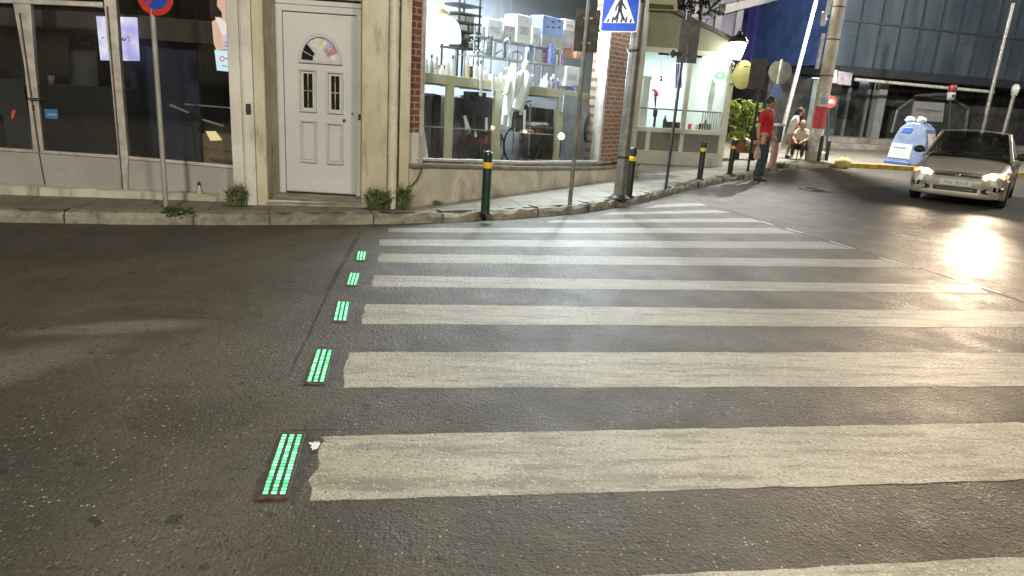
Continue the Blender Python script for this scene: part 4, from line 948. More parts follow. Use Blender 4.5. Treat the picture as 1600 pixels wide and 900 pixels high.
# recycling bin
b = at(1418, 257, KZ); plB = Pl((b.x-1, b.y), (b.x+1, b.y)); t = thing('recycling_bin', 'pale blue dome shaped recycling bin with white label, left of the silver car', 'recycling bin', b)
BB_ = pm('bin_blue', (.13, .18, .30), .5, 0, .15, 4, .05, 30, .4, (.16, .16, .15), 5, .6, .52); BB2 = pm('bin_dark_blue', (.04, .09, .32), .4, 0, .1, 4)
fx = V((-.80, -.60, 0)).normalized(); rx = V((-fx.y, fx.x, 0)); ca = b+rx*.02
def bl(x, y, z): return ca+rx*x-fx*y+V((0, 0, z))      # x right, y back
HB_ = 1.32
prof = [(-.56, 0), (-.54, .12), (-.49, .55), (-.44, .85), (-.34, 1.13), (-.18, 1.28), (.0, HB_), (.22, 1.29), (.42, 1.12), (.52, .8), (.57, .4), (.6, 0)]
mb = MB(); mb.prism([bl(x, -.5+.0*z+z*.12, z) for x, z in prof], -fx*.9); BIN = mb.build('bin_body', BB_, t, .05)
mb = MB(); mb.prism([bl(x, -.53+z*.12, z) for x, z in ((-.57, .0), (.2, .0), (.2, .1), (-.56, .1))], -fx*.3); mb.build('bin_foot', BB2, t, .02)
mb = MB(); mb.prism([bl(x, -.512+z*.12, z) for x, z in ((-.50, .20), (.16, .18), (.16, .64), (-.46, .66))], -fx*.03); LBL = mb.build('label', pm('bin_label', (.40, .44, .46), .5, 0, .15, 9), t)
mb = MB(); mb.prism([bl(x, -.516+z*.12, z) for x, z in ((-.38, .50), (-.02, .49), (-.02, .53), (-.38, .54))], -fx*.02); mb.build('label_lettering', pm('label_ink', (.16, .22, .34), .5), LBL)
mb = MB(); mb.prism([bl(x, -.512+z*.12, z) for x, z in ((-.28, .98), (.0, .96), (.06, 1.1), (-.02, 1.16), (-.2, 1.14))], -fx*.04); mb.build('slot', BB2, t, .01)
mb = MB()
for (za, xa), (zb2, xb2) in (((.06, .60), (.4, .575)), ((.4, .575), (.8, .525)), ((.8, .525), (1.0, .465))): mb.add([bl(xa+.008, -.44+za*.12, za), bl(xb2+.008, -.44+zb2*.12, zb2), bl(xb2+.008, .34, zb2), bl(xa+.008, .36, za)], [[0, 1, 2, 3]])
mb.build('side_poster', pm('red_white_poster', (.62, .58, .58), .5, 0, .1, 5, 0, 80, .5, (.55, .10, .12), 3.2, .95, .46), t)
rr = random.Random(8)
for i, (x, lab) in enumerate(((-.2, 'white plastic bag lying on top of the recycling bin, left one'), (.12, 'crumpled white bag on top of the recycling bin, right one'))):
    mb = MB(); mb.ball(bl(x, .0, 1.36), (.15, .12, .10), 14)
    for k_, p in enumerate(mb.v): mb.v[k_] = p+V((rr.uniform(-.03, .03), rr.uniform(-.03, .03), rr.uniform(-.02, .05)))
    mb.build('plastic_bag', M['white'], tag_=(lab, 'bag', 'white bags on the recycling bin'))
# posts and small red sign in front of the clad building
for (xb, yb, xt, yt, r, lab, lampt) in ((1530, 222, 1583, 5, .075, 'grey metal pole rising past the cladding, above the silver car', 0), (1563, 222, 1587, 138, .07, 'shorter grey pole with a lamp cap, above the right end of the car roof', 1)):
    b = dep(xb, yb, 27.0); b.z = KZ; pl = Pl((b.x-1, b.y), (b.x+1, b.y)); T_ = pl.px(xt, yt); b = pl.px(xb, yb); b.z = KZ
    t = thing('metal_pole', lab, 'pole', b); mb = MB(); mb.tube([b, T_], r, 12); mb.build('shaft', M['steel'], t)
    mb = MB(); mb.tube([b, b+V((0, 0, .04))], .15, 12); mb.build('base_flange', M['steel_dark'], t)
    if lampt: mb = MB(); mb.lathe([(.001, -.28), (.10, -.26), (.14, .0), (.10, .12), (.001, .16)], T_, 14); mb.build('lamp_cap', pm('lamp_cap_grey', (.42, .42, .4), .4), t)
b = dep(1487, 222, 26.0); pl = Pl((b.x-1, b.y), (b.x+1, b.y)); c = pl.px(1487, 146); t = thing('round_sign', 'small red and white barrel shaped sign on a post, behind the silver car', 'sign', V((b.x, b.y, KZ)))
b.z = KZ; mb = MB(); mb.tube([b, V((c.x, c.y, c.z-.2))], .03, 8); mb.build('pole', M['steel_dark'], t)
mb = MB(); mb.lathe([(.001, .04), (.14, .04), (.15, .25), (.11, .30), (.001, .3)], c, 14); mb.build('red_cap', pm('dull_red', (.13, .02, .02), .5), t)
mb = MB(); mb.lathe([(.001, -.24), (.11, -.24), (.14, -.1), (.14, .04), (.001, .04)], c, 14); mb.build('white_drum', pm('drum_grey', (.22, .22, .22), .5), t)
mb = MB(); mb.box(c+V((-.02, -.145, -.08)), (.12, .02, .07)); mb.build('drum_mark', INK, t)

# lantern on the veranda post
pc = PK.px(1153, 74, .22); t = thing('wall_lantern', 'lit old style lantern with black cap on the corner of the veranda roof', 'lantern', pc+V((0, 0, -.35)))
WL = emit('lantern_glass', (1, .97, .80), 22)
mb = MB(); mb.lathe([(.10, -.28), (.20, .10)], pc, 6, smooth=False); mb.build('glass', WL, t)
mb = MB(); mb.lathe([(.23, .10), (.25, .12), (.16, .22), (.07, .28), (.06, .34), (.02, .36), (.001, .43)], pc, 6, smooth=False); mb.build('cap', M['black'], t)
mb = MB(); 
for i in range(6): a = 2*pi*i/6; mb.tube([pc+V((.105*cos(a), .105*sin(a), -.28)), pc+V((.207*cos(a), .207*sin(a), .10))], .010, 5)
mb.lathe([(.001, -.36), (.05, -.34), (.11, -.29), (.11, -.275), (.001, -.27)], pc, 6, smooth=False); mb.build('frame', M['steel_dark'], t)
mb = MB(); mb.tube([pc+V((0, 0, -.35)), pc+V((-.02, .05, -.55)), PK.px(1144, 98, .03)], .022, 8); mb.build('bracket', M['black'], t)
l = bpy.data.lights.new('lantern_light', 'POINT'); l.energy = 30; l.color = (1, .96, .82); l.shadow_soft_size = .12; lo = bpy.data.objects.new('lantern_light', l); COL.objects.link(lo); lo.parent = t; lo.location = V((0, -.32, .3))

# fascia sign over the veranda
p = PK.px(1034, 6, .2); t = thing('fascia_sign', 'dark green and yellow sign board above the veranda roof', 'sign', p)
mb = MB(); mb.slab(PK, [(1007, -8), (1058, -4), (1059, 17), (1008, 14)], .05, .2); mb.build('board', pm('sign_board_cream', (.42, .40, .27), .5, 0, .1, 4), t, .01)
mb = MB(); mb.slab(PK, [(1009, 5), (1052, 8), (1053, 15), (1010, 13)], .2, .21); mb.build('green_band', pm('sign_green', (.05, .075, .012), .5, 0, .25, 4), t)

# dark tree rising behind the veranda roof, bush in its planter, weeds
def leaf_cloud(mb, c, r, n, size, rnd, m=0, squash=1.0):
    for _ in range(n):
        while True:
            q = V((rnd.uniform(-1, 1), rnd.uniform(-1, 1), rnd.uniform(-1, 1)))
            if q.length < 1: break
        p = V(c)+V((q.x*r[0], q.y*r[1], q.z*r[2]))
        a = V((rnd.gauss(0, 1), rnd.gauss(0, 1), rnd.gauss(0, .6))).normalized(); b2 = a.cross(V((rnd.gauss(0, 1), rnd.gauss(0, 1), rnd.gauss(0, 1)))).normalized(); s = size*rnd.uniform(.6, 1.3)
        w = s*.38; tip = a*s; nrm = a.cross(b2)*s*.12
        mb.add([p, p+tip*.5+b2*w+nrm, p+tip, p+tip*.5-b2*w+nrm], [[0, 1, 2, 3]], m)
def leafmat(name, a, b):
    k = NT(name); p = k.pos(); c = k.mix(k.ramp(k.noise(p, 5, 3), .3, .7), a, b)
    k.fin(c, .5, 0., None, .4); tl = k.n('ShaderNodeBsdfTranslucent'); k.L(c, tl.inputs[0]); mx = k.n('ShaderNodeMixShader'); mx.inputs[0].default_value = .35
    k.L(k.b.outputs[0], mx.inputs[1]); k.L(tl.outputs[0], mx.inputs[2]); k.L(mx.outputs[0], k.out.inputs[0]); return k.mat
tb = dep(1080, 200, 23.5); tb.z = KZ; t = thing('tree', 'dark leafy tree standing behind the veranda, only its crown showing over the roof', 'tree', tb)
rd = random.Random(21); BARK = pm('bark', (.03, .025, .02), .9, 0, .3, 8)
mb = MB(); mb.tube([tb, tb+V((.05, 0, 1.6)), tb+V((0, .1, 3.2)), tb+V((-.3, .1, 6.4))], [.16, .13, .10, .05], 10)
for i in range(7):
    a = i*.9; z = 4.2+.25*i; mb.tube([tb+V((0, .05, z)), tb+V((cos(a)*.7, sin(a)*.7, z+.7)), tb+V((cos(a)*1.3, sin(a)*1.3, z+1.2))], [.05, .035, .012], 6)
mb.build('trunk', BARK, t)
mb = MB()
for i in range(16):
    a = rd.uniform(0, 6.28); rr_ = rd.uniform(.2, 1.5); leaf_cloud(mb, tb+V((cos(a)*rr_*.7-.75, sin(a)*rr_, rd.uniform(4.25, 6.4))), (.6, .6, .5), 160, .15, rd)
mb.build('crown', leafmat('dark_leaf', (.007, .014, .004), (.016, .027, .008)), t)
pb = at(1160, 249, KZ); t = thing('bush', 'bright green broad leaved bush growing behind the last bollard', 'bush', pb+V((0, 0, .5)))
rd = random.Random(5); plQ = Pl((pb.x-1, pb.y), (pb.x+1, pb.y))
mb = MB(); crown = MB()
for (x, y, rx_, rz2) in ((1150, 175, .28, .22), (1166, 170, .22, .25), (1146, 200, .3, .25), (1160, 195, .3, .3), (1172, 185, .2, .25), (1157, 218, .3, .2), (1178, 167, .14, .12), (1144, 163, .14, .12)):
    c = plQ.px(x, y); mb.tube([pb+V((rd.uniform(-.1, .1), 0, .45)), (pb+c)/2+V((0, 0, .15)), c], [.02, .014, .006], 5)
    leaf_cloud(crown, c, (rx_*1.05, .3, rz2*1.05), 34, .20, rd)
mb.build('stem', BARK, t); crown.build('crown', leafmat('bright_leaf', (.16, .21, .035), (.30, .36, .07)), t)
t = thing('planter', 'reddish brown wooden planter box under the green bush', 'planter', pb)
mb = MB(); mb.box(pb+V((.05, 0, .34)), (.62, .36, .30)); mb.build('box', pm('red_brown_wood', (.16, .06, .035), .6, 0, .25, 6), t, .015)
mb = MB(); mb.box(pb+V((.05, 0, .497)), (.54, .28, .012)); mb.build('soil', pm('soil', (.03, .025, .018), .9), t)
for sx in (-.2, .3):
    mb = MB(); mb.box(pb+V((sx, 0, .095)), (.06, .3, .19)); mb.build('leg', BARK, t)
SOIL = pm('gutter_soil', (.075, .062, .042), .9, 0, .5, 25, .6, 60)
def weed(base, r, h, n, lab, seed, dry=.2):
    rd = random.Random(seed); b = V(base); mb = MB()
    for i in range(n):
        a = rd.uniform(0, 6.28); q = b+V((cos(a)*r*rd.random()*.6, sin(a)*r*.35*rd.random(), -.01)); hh = h*rd.uniform(.45, 1.5); lean = V((cos(a)*r*rd.uniform(.2, 1.0), sin(a)*r*.5*rd.random(), 0))
        w = V((rd.gauss(0, 1), rd.gauss(0, 1), 0)).normalized()*rd.uniform(.002, .005)
        p1 = q+lean*.4+V((0, 0, hh*.6)); p2 = q+lean+V((0, 0, hh*rd.uniform(.75, 1)))
        mb.add([q-w, q+w, p1+w*.8, p2, p1-w*.8], [[0, 1, 2, 3, 4]], 1 if rd.random() < dry else 0)
        if rd.random() < .55: leaf_cloud(mb, p1, (.04, .03, .05), 3, .03, rd, 0)
    so = MB()
    if seed not in (4, 6): so.poly([(b.x+r*rd.uniform(.9, 1.7)*cos(2*pi*i/14), b.y-.03+r*.45*rd.uniform(.6, 1.3)*sin(2*pi*i/14), max(KZ, b.z if b.z > .1 else KZ)+.003) for i in range(14)]); so.build('soil', SOIL, kind='structure')
    return mb.build('weed_tuft', [GREENBLADE, STRAW], tag_=(lab, 'weed', 'weeds along the wall foot'), loc=b)
weed(PP.px(370, 323, .10), .12, .24, 260, 'bushy weed at the foot of the flaking white pilaster', 1)
weed(PP.px(590, 331, .10), .16, .26, 380, 'largest weed clump, at the wall foot just right of the doorstep', 2)
weed(PP.px(632, 328, .06), .10, .28, 160, 'weed beside the downpipe, at the left end of the marble plinth', 3)
weed(at(275, 333, KZ), .18, .07, 150, 'low weeds spreading at the base of the no parking pole', 4, .3)
weed(PB.px(683, 322, .12), .08, .07, 60, 'small dark weed at the foot of the marble plinth', 5, .3)
weed(at(1222, 263, KZ), .25, .16, 120, 'low weeds on the kerb beside the pink post', 6, .3)

# small things: bottle on the ledge, paper, loose cable, manhole, paint scrap, in-ground lights
b = PA.px(312, 306, .07); b.z = PA.z(312, 306, .07); t = thing('bottle', 'small clear bottle with black cap and yellow label left on the window ledge', 'bottle', b)
mb = MB(); mb.lathe([(.001, 0), (.026, 0), (.027, .07), (.02, .09), (.011, .105), (.011, .13), (.001, .131)], b, 14); mb.build('bottle_body', pm('cloudy_glass', (.45, .47, .42), .15, 0, .2, 20), t)
mb = MB(); mb.lathe([(.0275, .012), (.028, .014), (.028, .05), (.0275, .052)], b, 14); mb.build('label', pm('yellow_label', (.5, .42, .10), .5), t)
mb = MB(); mb.lathe([(.015, .125), (.016, .127), (.016, .16), (.012, .165), (.001, .165)], b, 12); mb.build('cap', M['black'], t)
b = PA.px(239, 304, .07); mb = MB(); mb.add([b, b+V((.06, .01, 0)), b+V((.03, .02, .05)), b+V((.01, -.02, .035)), b+V((.045, -.03, .01))], [[0, 1, 2], [0, 2, 3], [1, 4, 2], [2, 4, 3]]); mb.build('crumpled_paper', M['white'], tag_=('scrap of crumpled white paper on the window ledge, left of the bottle', 'litter'))
A = PB.px(660, 256, .12); mb = MB(); mb.tube([A, PB.px(657, 270, .15), PB.px(650, 283, .14), PB.px(640, 293, .13), PB.px(634, 300, .12), V((*PB.px(632, 310, .14).to_2d(), .13))], .009, 8); mb.build('loose_cable', M['black'], tag_=('black cable hanging loose from the window sill by the brick pier', 'cable'))
mp = at(1275, 297, 0); mb = MB(); Rm = Matrix.Rotation(.1, 3, 'Z')
mb.poly([mp+Rm @ V((.52*cos(2*pi*i/30), .42*sin(2*pi*i/30), .004)) for i in range(30)]); mb.build('patch', pm('manhole_surround', (.035, .034, .031), .6, 0, .3, 5), kind='structure')
mb = MB(); mb.lathe([(.34, 0), (.34, .012), (.30, .014), (.29, .009), (.001, .009)], mp+V((0, 0, .004)), 30)
for i in range(-3, 4): mb.box(mp+V((0, i*.075, .015)), (.4-abs(i)*.05, .02, .006))
mb.build('manhole_cover', pm('cast_iron', (.03, .03, .03), .45, .7, .3, 8), tag_=('round iron manhole cover in the road between the man and the car', 'manhole cover'))
c = at(493, 697, .009); sc_ = MB(); rr = random.Random(1); pts = []
for i in range(16): a = 2*pi*i/16; r_ = .020+.012*rr.random(); pts.append(c+V((r_*cos(a)*.7, r_*1.5*sin(a), rr.uniform(0, .004))))
sc_.poly(pts); sc_.add([c+V((-.02, .01, 0)), c+V((-.035, .025, .003)), c+V((-.03, .035, 0)), c+V((-.015, .03, 0))], [[0, 1, 2, 3]])
sc_.build('paint_scrap', WHITES, tag_=('torn white paint scrap between the nearest light unit and the first stripe', 'litter'))
HOUS = pm('rusty_led_housing', (.085, .05, .04), .5, .3, .4, 30, .1, 100); LEDM = [emit('green_led', (.12, 1, .36), .45), emit('bright_green_led', (.17, 1, .42), .9), emit('brightest_green_led', (.24, 1, .48), 1.45)]; LEDD = pm('dark_lens', (.02, .05, .03), .2)
LAB = ['nearest in-ground strip of green lights, beside the white paint scrap', 'second green light strip from the viewer, beside the next full stripe', 'middle one of the five green light strips in the road', 'fourth green light strip, between the middle one and the farthest', 'farthest of the five green light strips, nearest the building']
for i, q in enumerate(LEDS):
    cs = [at(x, y).to_2d() for x, y in q]; x0 = (cs[0].x+cs[3].x)/2; x1 = (cs[1].x+cs[2].x)/2; y0 = (cs[0].y+cs[1].y)/2; y1 = (cs[2].y+cs[3].y)/2
    sk = (cs[3].x-cs[0].x)/(y1-y0); t = thing('ground_light', LAB[i], 'ground light', ((x0+x1)/2, (y0+y1)/2, 0), 'green lights set in the road')
    def gq(xa, ya, xb, yb, z0, z1, mb):
        f = lambda x, y, z: V((x+sk*(y-(y0+y1)/2), y, z)); mb.prism([f(xa, ya, z1), f(xb, ya, z1), f(xb, yb, z1), f(xa, yb, z1)], (0, 0, z0-z1))
    mb = MB(); gq(x0, y0-.012, x1, y1+.012, -.01, .008, mb); mb.build('housing', HOUS, t, .002)
    W = x1-x0; rr = random.Random(i+40)
    for s in range(3):
        xs = x0+W*(.11+.30*s); xe = xs+W*.175
        mb = MB(); gq(xs-.002, y0+.004, xe+.002, y1-.004, .006, .0095, mb); ST = mb.build('light_strip', LEDD, t)
        mb = MB(); n = 19; st = (y1-y0-.016)/n
        for kx in range(n):
            dim = rr.random()
            ya = y0+.008+kx*st; mi = 0 if dim < .22 else (2 if dim > .6 else 1); f0_ = len(mb.f); gq(xs+W*.012*rr.random(), ya+st*.16, xe-W*.012*rr.random(), ya+st*.80, .009, .0115, mb); mb.m[f0_:] = [mi]*(len(mb.m)-f0_)
        mb.build('lit_diodes', LEDM, ST)
# overhead cable
A, B = dep(1300, 46, 23), dep(1640, 46, 26); mb = MB(); mb.tube([A.lerp(B, i/12)-V((0, 0, .5*sin(pi*i/12))) for i in range(13)], .012, 6); mb.build('overhead_cable', M['black'], tag_=('thin black overhead cable from the utility pole past the metal cladding', 'cable'))

# ================================================================== CAR
ch = V((-.68, -.733, 0)).normalized(); cl_ = V((-ch.y, ch.x, 0)); cc = V((10.25, 12.95, 0))-ch*1.22
CARM = Matrix(((ch.x, cl_.x, 0, cc.x), (ch.y, cl_.y, 0, cc.y), (0, 0, 1, 0), (0, 0, 0, 1)))
CAR = thing('parked_car', 'silver saloon car with both headlights on and a driver inside, coming round the corner', 'car', cc)
CAR.name = 'car'
def cm(mb): mb.v = [CARM @ p for p in mb.v]; return mb
PAINTC = NT('silver_car_paint'); PAINTC.fin((.36, .335, .30), .36, .12, None, .5); PAINTC.b.inputs['Coat Weight'].default_value = .6; PAINTC.b.inputs['Coat Roughness'].default_value = .08
_p = PAINTC.pos(); PAINTC.L(PAINTC.mix(PAINTC.ramp(PAINTC.noise(_p, 4, 4), .35, .7, 0, .35), (.45, .405, .33), (.34, .305, .245)), PAINTC.b.inputs['Base Color']); PAINTC = PAINTC.mat
CARG = lw_glass('car_glass', (.28, .30, .29), .06); RUB = pm('tyre_rubber', (.02, .02, .02), .8, 0, .2, 9); TRIM = pm('dark_trim', (.022, .022, .023), .5)
AX, AR = (1.22, -1.20), .345
def under(x):
    z = .20
    for a in AX:
        if abs(x-a) < AR: z = max(z, .285+sqrt(AR*AR-(x-a)**2))
    return z
xs = [2.02, 1.99, 1.93, 1.82, 1.70, 1.60]+[1.22+AR*cos(pi*i/10) for i in range(11)]+[.80, .55, .2, -.2, -.6, -.80]+[-1.20+AR*cos(pi*i/10) for i in range(11)]+[-1.62, -1.75, -1.9, -1.98, -2.02]
xs = sorted(set(round(x, 4) for x in xs), reverse=True)
def interp(tab, x):
    for (xa, va), (xb, vb) in zip(tab[:-1], tab[1:]):
        if xa >= x >= xb: return va+(vb-va)*(xa-x)/(xa-xb)
    return tab[0][1] if x > tab[0][0] else tab[-1][1]
WT = [(2.02, .60), (1.99, .68), (1.93, .73), (1.82, .77), (1.6, .80), (1.22, .82), (.5, .825), (-.8, .825), (-1.3, .81), (-1.8, .77), (-1.95, .70), (-2.02, .62)]
ZT = [(2.02, .56), (1.99, .60), (1.93, .655), (1.82, .705), (1.6, .755), (1.22, .82), (.85, .87), (.5, .90), (-1.3, .925), (-1.75, .90), (-1.95, .86), (-2.02, .78)]
body = MB(); prev = None
for x in xs:
    w, zt = interp(WT, x), interp(ZT, x); zb = under(x)
    if x > 1.95: zb = .24+(x-1.95)*1.0
    if x < -1.95: zb = .30
    zsill = min(.30, zb+.06) if zb < .3 else zb+.02
    half = [(0, zt), (w*.45, zt-.004), (w*.74, zt-.022), (w*.90, zt-.065), (w*.965, zt-.14), (w, zt-.27 if zt-.27 > zb+.03 else zb+.03), (w*.995, max(zb+.015, .42)), (w*.975, max(zsill, zb+.008)), (w*.95, zb), (w*.72, zb), (w*.70, min(zb, .22))]
    ring = [V((x, y, z)) for y, z in half]+[V((x, -y, z)) for y, z in reversed(half[1:])]
    if prev:
        n = len(ring); body.add(prev+ring, [[i, (i+1) % n, n+(i+1) % n, n+i] for i in range(n)], 0, True)
    else: body.add(ring, [list(range(len(ring)))], 0)
    prev = ring
body.add(prev, [list(range(len(prev)))], 0)
cm(body).build('body', PAINTC, CAR)
# cabin: roof, pillars, glass
BF, BR = .88, -1.36; RF, RR = .22, -.78; ZR = 1.385
def belt(x): return interp(ZT, x)
def cab(f, side, t):   # f 0 front..1 back, t 0 belt..1 roof
    xb, xr = BF+(BR-BF)*f, RF+(RR-RF)*f
    y0, y1 = .755, .585; x = xb+(xr-xb)*t; bow = .03*sin(pi*f)
    return V((x, side*(y0+(y1-y0)*t+bow), (belt(xb)-.03)+(ZR-.045-(belt(xb)-.03))*t))
roof = MB(); n = 10; m = 10
gridp = []
for i in range(n+1):
    f = i/n; row = []
    for j in range(m+1):
        s = j/m*2-1; e = cab(f, 1, 1.0); y = e.y*s; dome = (1-s*s)*.045+(1-abs(2*f-1)**3)*.012
        row.append(V((e.x+(.05 if f == 0 else (-.05 if f == 1 else 0))*(1-s*s), y, e.z+dome)))
    gridp.append(row)
for i in range(n):
    for j in range(m): roof.add([gridp[i][j], gridp[i][j+1], gridp[i+1][j+1], gridp[i+1][j]], [[0, 1, 2, 3]], 0, True)
for s in (1, -1):
    for i in range(n): roof.add([cab(i/n, s, 1), cab((i+1)/n, s, 1), cab((i+1)/n, s, .90), cab(i/n, s, .90)], [[0, 1, 2, 3]], 0, True)
cm(roof).build('roof', PAINTC, CAR)
for s in (1, -1):
    for fa, fb in ((0, .075), (.46, .51), (.86, 1.0)):
        pil = MB(); q = [cab(fa, s, 0), cab(fb, s, 0), cab(fb, s, .92), cab(fa, s, .92)]
        pil.prism(q, V((0, -s*.04, 0))); cm(pil).build('pillar', PAINTC, CAR, .006)
    pil = MB()
    A, B = cab(0, s, 0)+V((.02, 0, 0)), cab(0, s, 1)+V((.01, 0, .0)); pil.tube([A, A.lerp(B, .5), B], [.035, .03, .028], 8); cm(pil).build('windscreen_pillar', PAINTC, CAR)
gl = MB(); w = 8
for i in range(w):
    a, b = -1+2*i/w, -1+2*(i+1)/w
    pt = lambda s, t: V((cab(0, 1, t).x+(.08*(1-s*s)), cab(0, 1, t).y*s, cab(0, 1, t).z))
    gl.add([pt(a, 0), pt(b, 0), pt(b, 1), pt(a, 1)], [[0, 1, 2, 3]], 0, True)
cm(gl).build('windscreen', CARG, CAR)
gl = MB(); gl.add([cab(1, -1, 0), cab(1, 1, 0), cab(1, 1, 1), cab(1, -1, 1)], [[0, 1, 2, 3]]); cm(gl).build('rear_window', CARG, CAR)
for s in (1, -1):
    for fa, fb in ((.075, .46), (.51, .86)):
        gl = MB(); gl.add([cab(fa, s, .02)+V((0, -s*.015, 0)), cab(fb, s, .02)+V((0, -s*.015, 0)), cab(fb, s, .9)+V((0, -s*.015, 0)), cab(fa, s, .9)+V((0, -s*.015, 0))], [[0, 1, 2, 3]]); cm(gl).build('side_window', CARG, CAR)
def fx_(y, z, off=0.0):      # nose surface
    w = abs(y); x = 2.02
    x = 2.02-.10*(max(0, w-.35)/.4)**2*1.6-.03*(w/.7)**2
    return x+off
def nose(mb, pts, off, th, m=0):
    q = [V((fx_(y, z, off+.0), y, z)) for y, z in pts]; mb.prism(q, V((-th, 0, 0)), m)
# front bumper: swept band with lower intake and fog recesses
bp = MB(); ys = [-.80, -.74, -.66, -.55, -.4, -.2, 0, .2, .4, .55, .66, .74, .80]; rows = []
def bx_(y): return 2.075-.34*max(0, (abs(y)-.35)/.45)**2-.02*(abs(y)/.8)**2
for y in ys: rows.append([V((bx_(y)-.09, y, .55)), V((bx_(y)-.025, y, .535)), V((bx_(y), y, .49)), V((bx_(y)-.005, y, .40)), V((bx_(y)-.03, y, .36)), V((bx_(y)-.03, y, .30)), V((bx_(y)-.005, y, .27)), V((bx_(y)-.02, y, .20)), V((bx_(y)-.12, y, .17))])
for a, b in zip(rows[:-1], rows[1:]): bp.add(a+b, [[i, i+1, 9+i+1, 9+i] for i in range(8)], 0, True)
cm(bp).build('front_bumper', PAINTC, CAR)
it = MB()
for ya, yb in ((-.36, .36),):
    n = 8
    for i in range(n):
        y0, y1 = ya+(yb-ya)*i/n, ya+(yb-ya)*(i+1)/n
        it.add([V((bx_(y0)-.018, y0, .285)), V((bx_(y1)-.018, y1, .285)), V((bx_(y1)-.018, y1, .365)), V((bx_(y0)-.018, y0, .365))], [[0, 1, 2, 3]])
cm(it).build('lower_intake', TRIM, CAR)
it = MB()
for i in range(8): y0, y1 = -.3+.6*i/8, -.3+.6*(i+1)/8; it.add([V((bx_(y0)-.010, y0, .318)), V((bx_(y1)-.010, y1, .318)), V((bx_(y1)-.010, y1, .330)), V((bx_(y0)-.010, y0, .330))], [[0, 1, 2, 3]])
cm(it).build('intake_bar', M['chrome'], CAR)
for s in (1, -1):
    mb = MB(); pts = [(s*(.45+.115*cos(a)*1.0+.08), .325+.045*sin(a)) for a in [2*pi*i/16 for i in range(16)]]
    mb.prism([V((bx_(y)+.004, y, z)) for y, z in pts], V((-.03, 0, 0))); cm(mb).build('fog_recess', TRIM, CAR)
# grille slot with chrome edge and plain oval emblem
mb = MB(); nose(mb, [(-.40, .575), (-.36, .60), (.36, .60), (.40, .575), (.36, .552), (-.36, .552)], .022, .05); cm(mb).build('grille', TRIM, CAR)
mb = MB(); mb.tube([V((fx_(y, .6, .028), y, .607-.03*(abs(y)/.42)**2)) for y in [-.42+.07*i for i in range(13)]], .010, 6); cm(mb).build('grille_trim', M['chrome'], CAR)
mb = MB(); mb.ball((2.045, 0, .583), (.012, .058, .030), 14); cm(mb).build('emblem', M['chrome'], CAR)
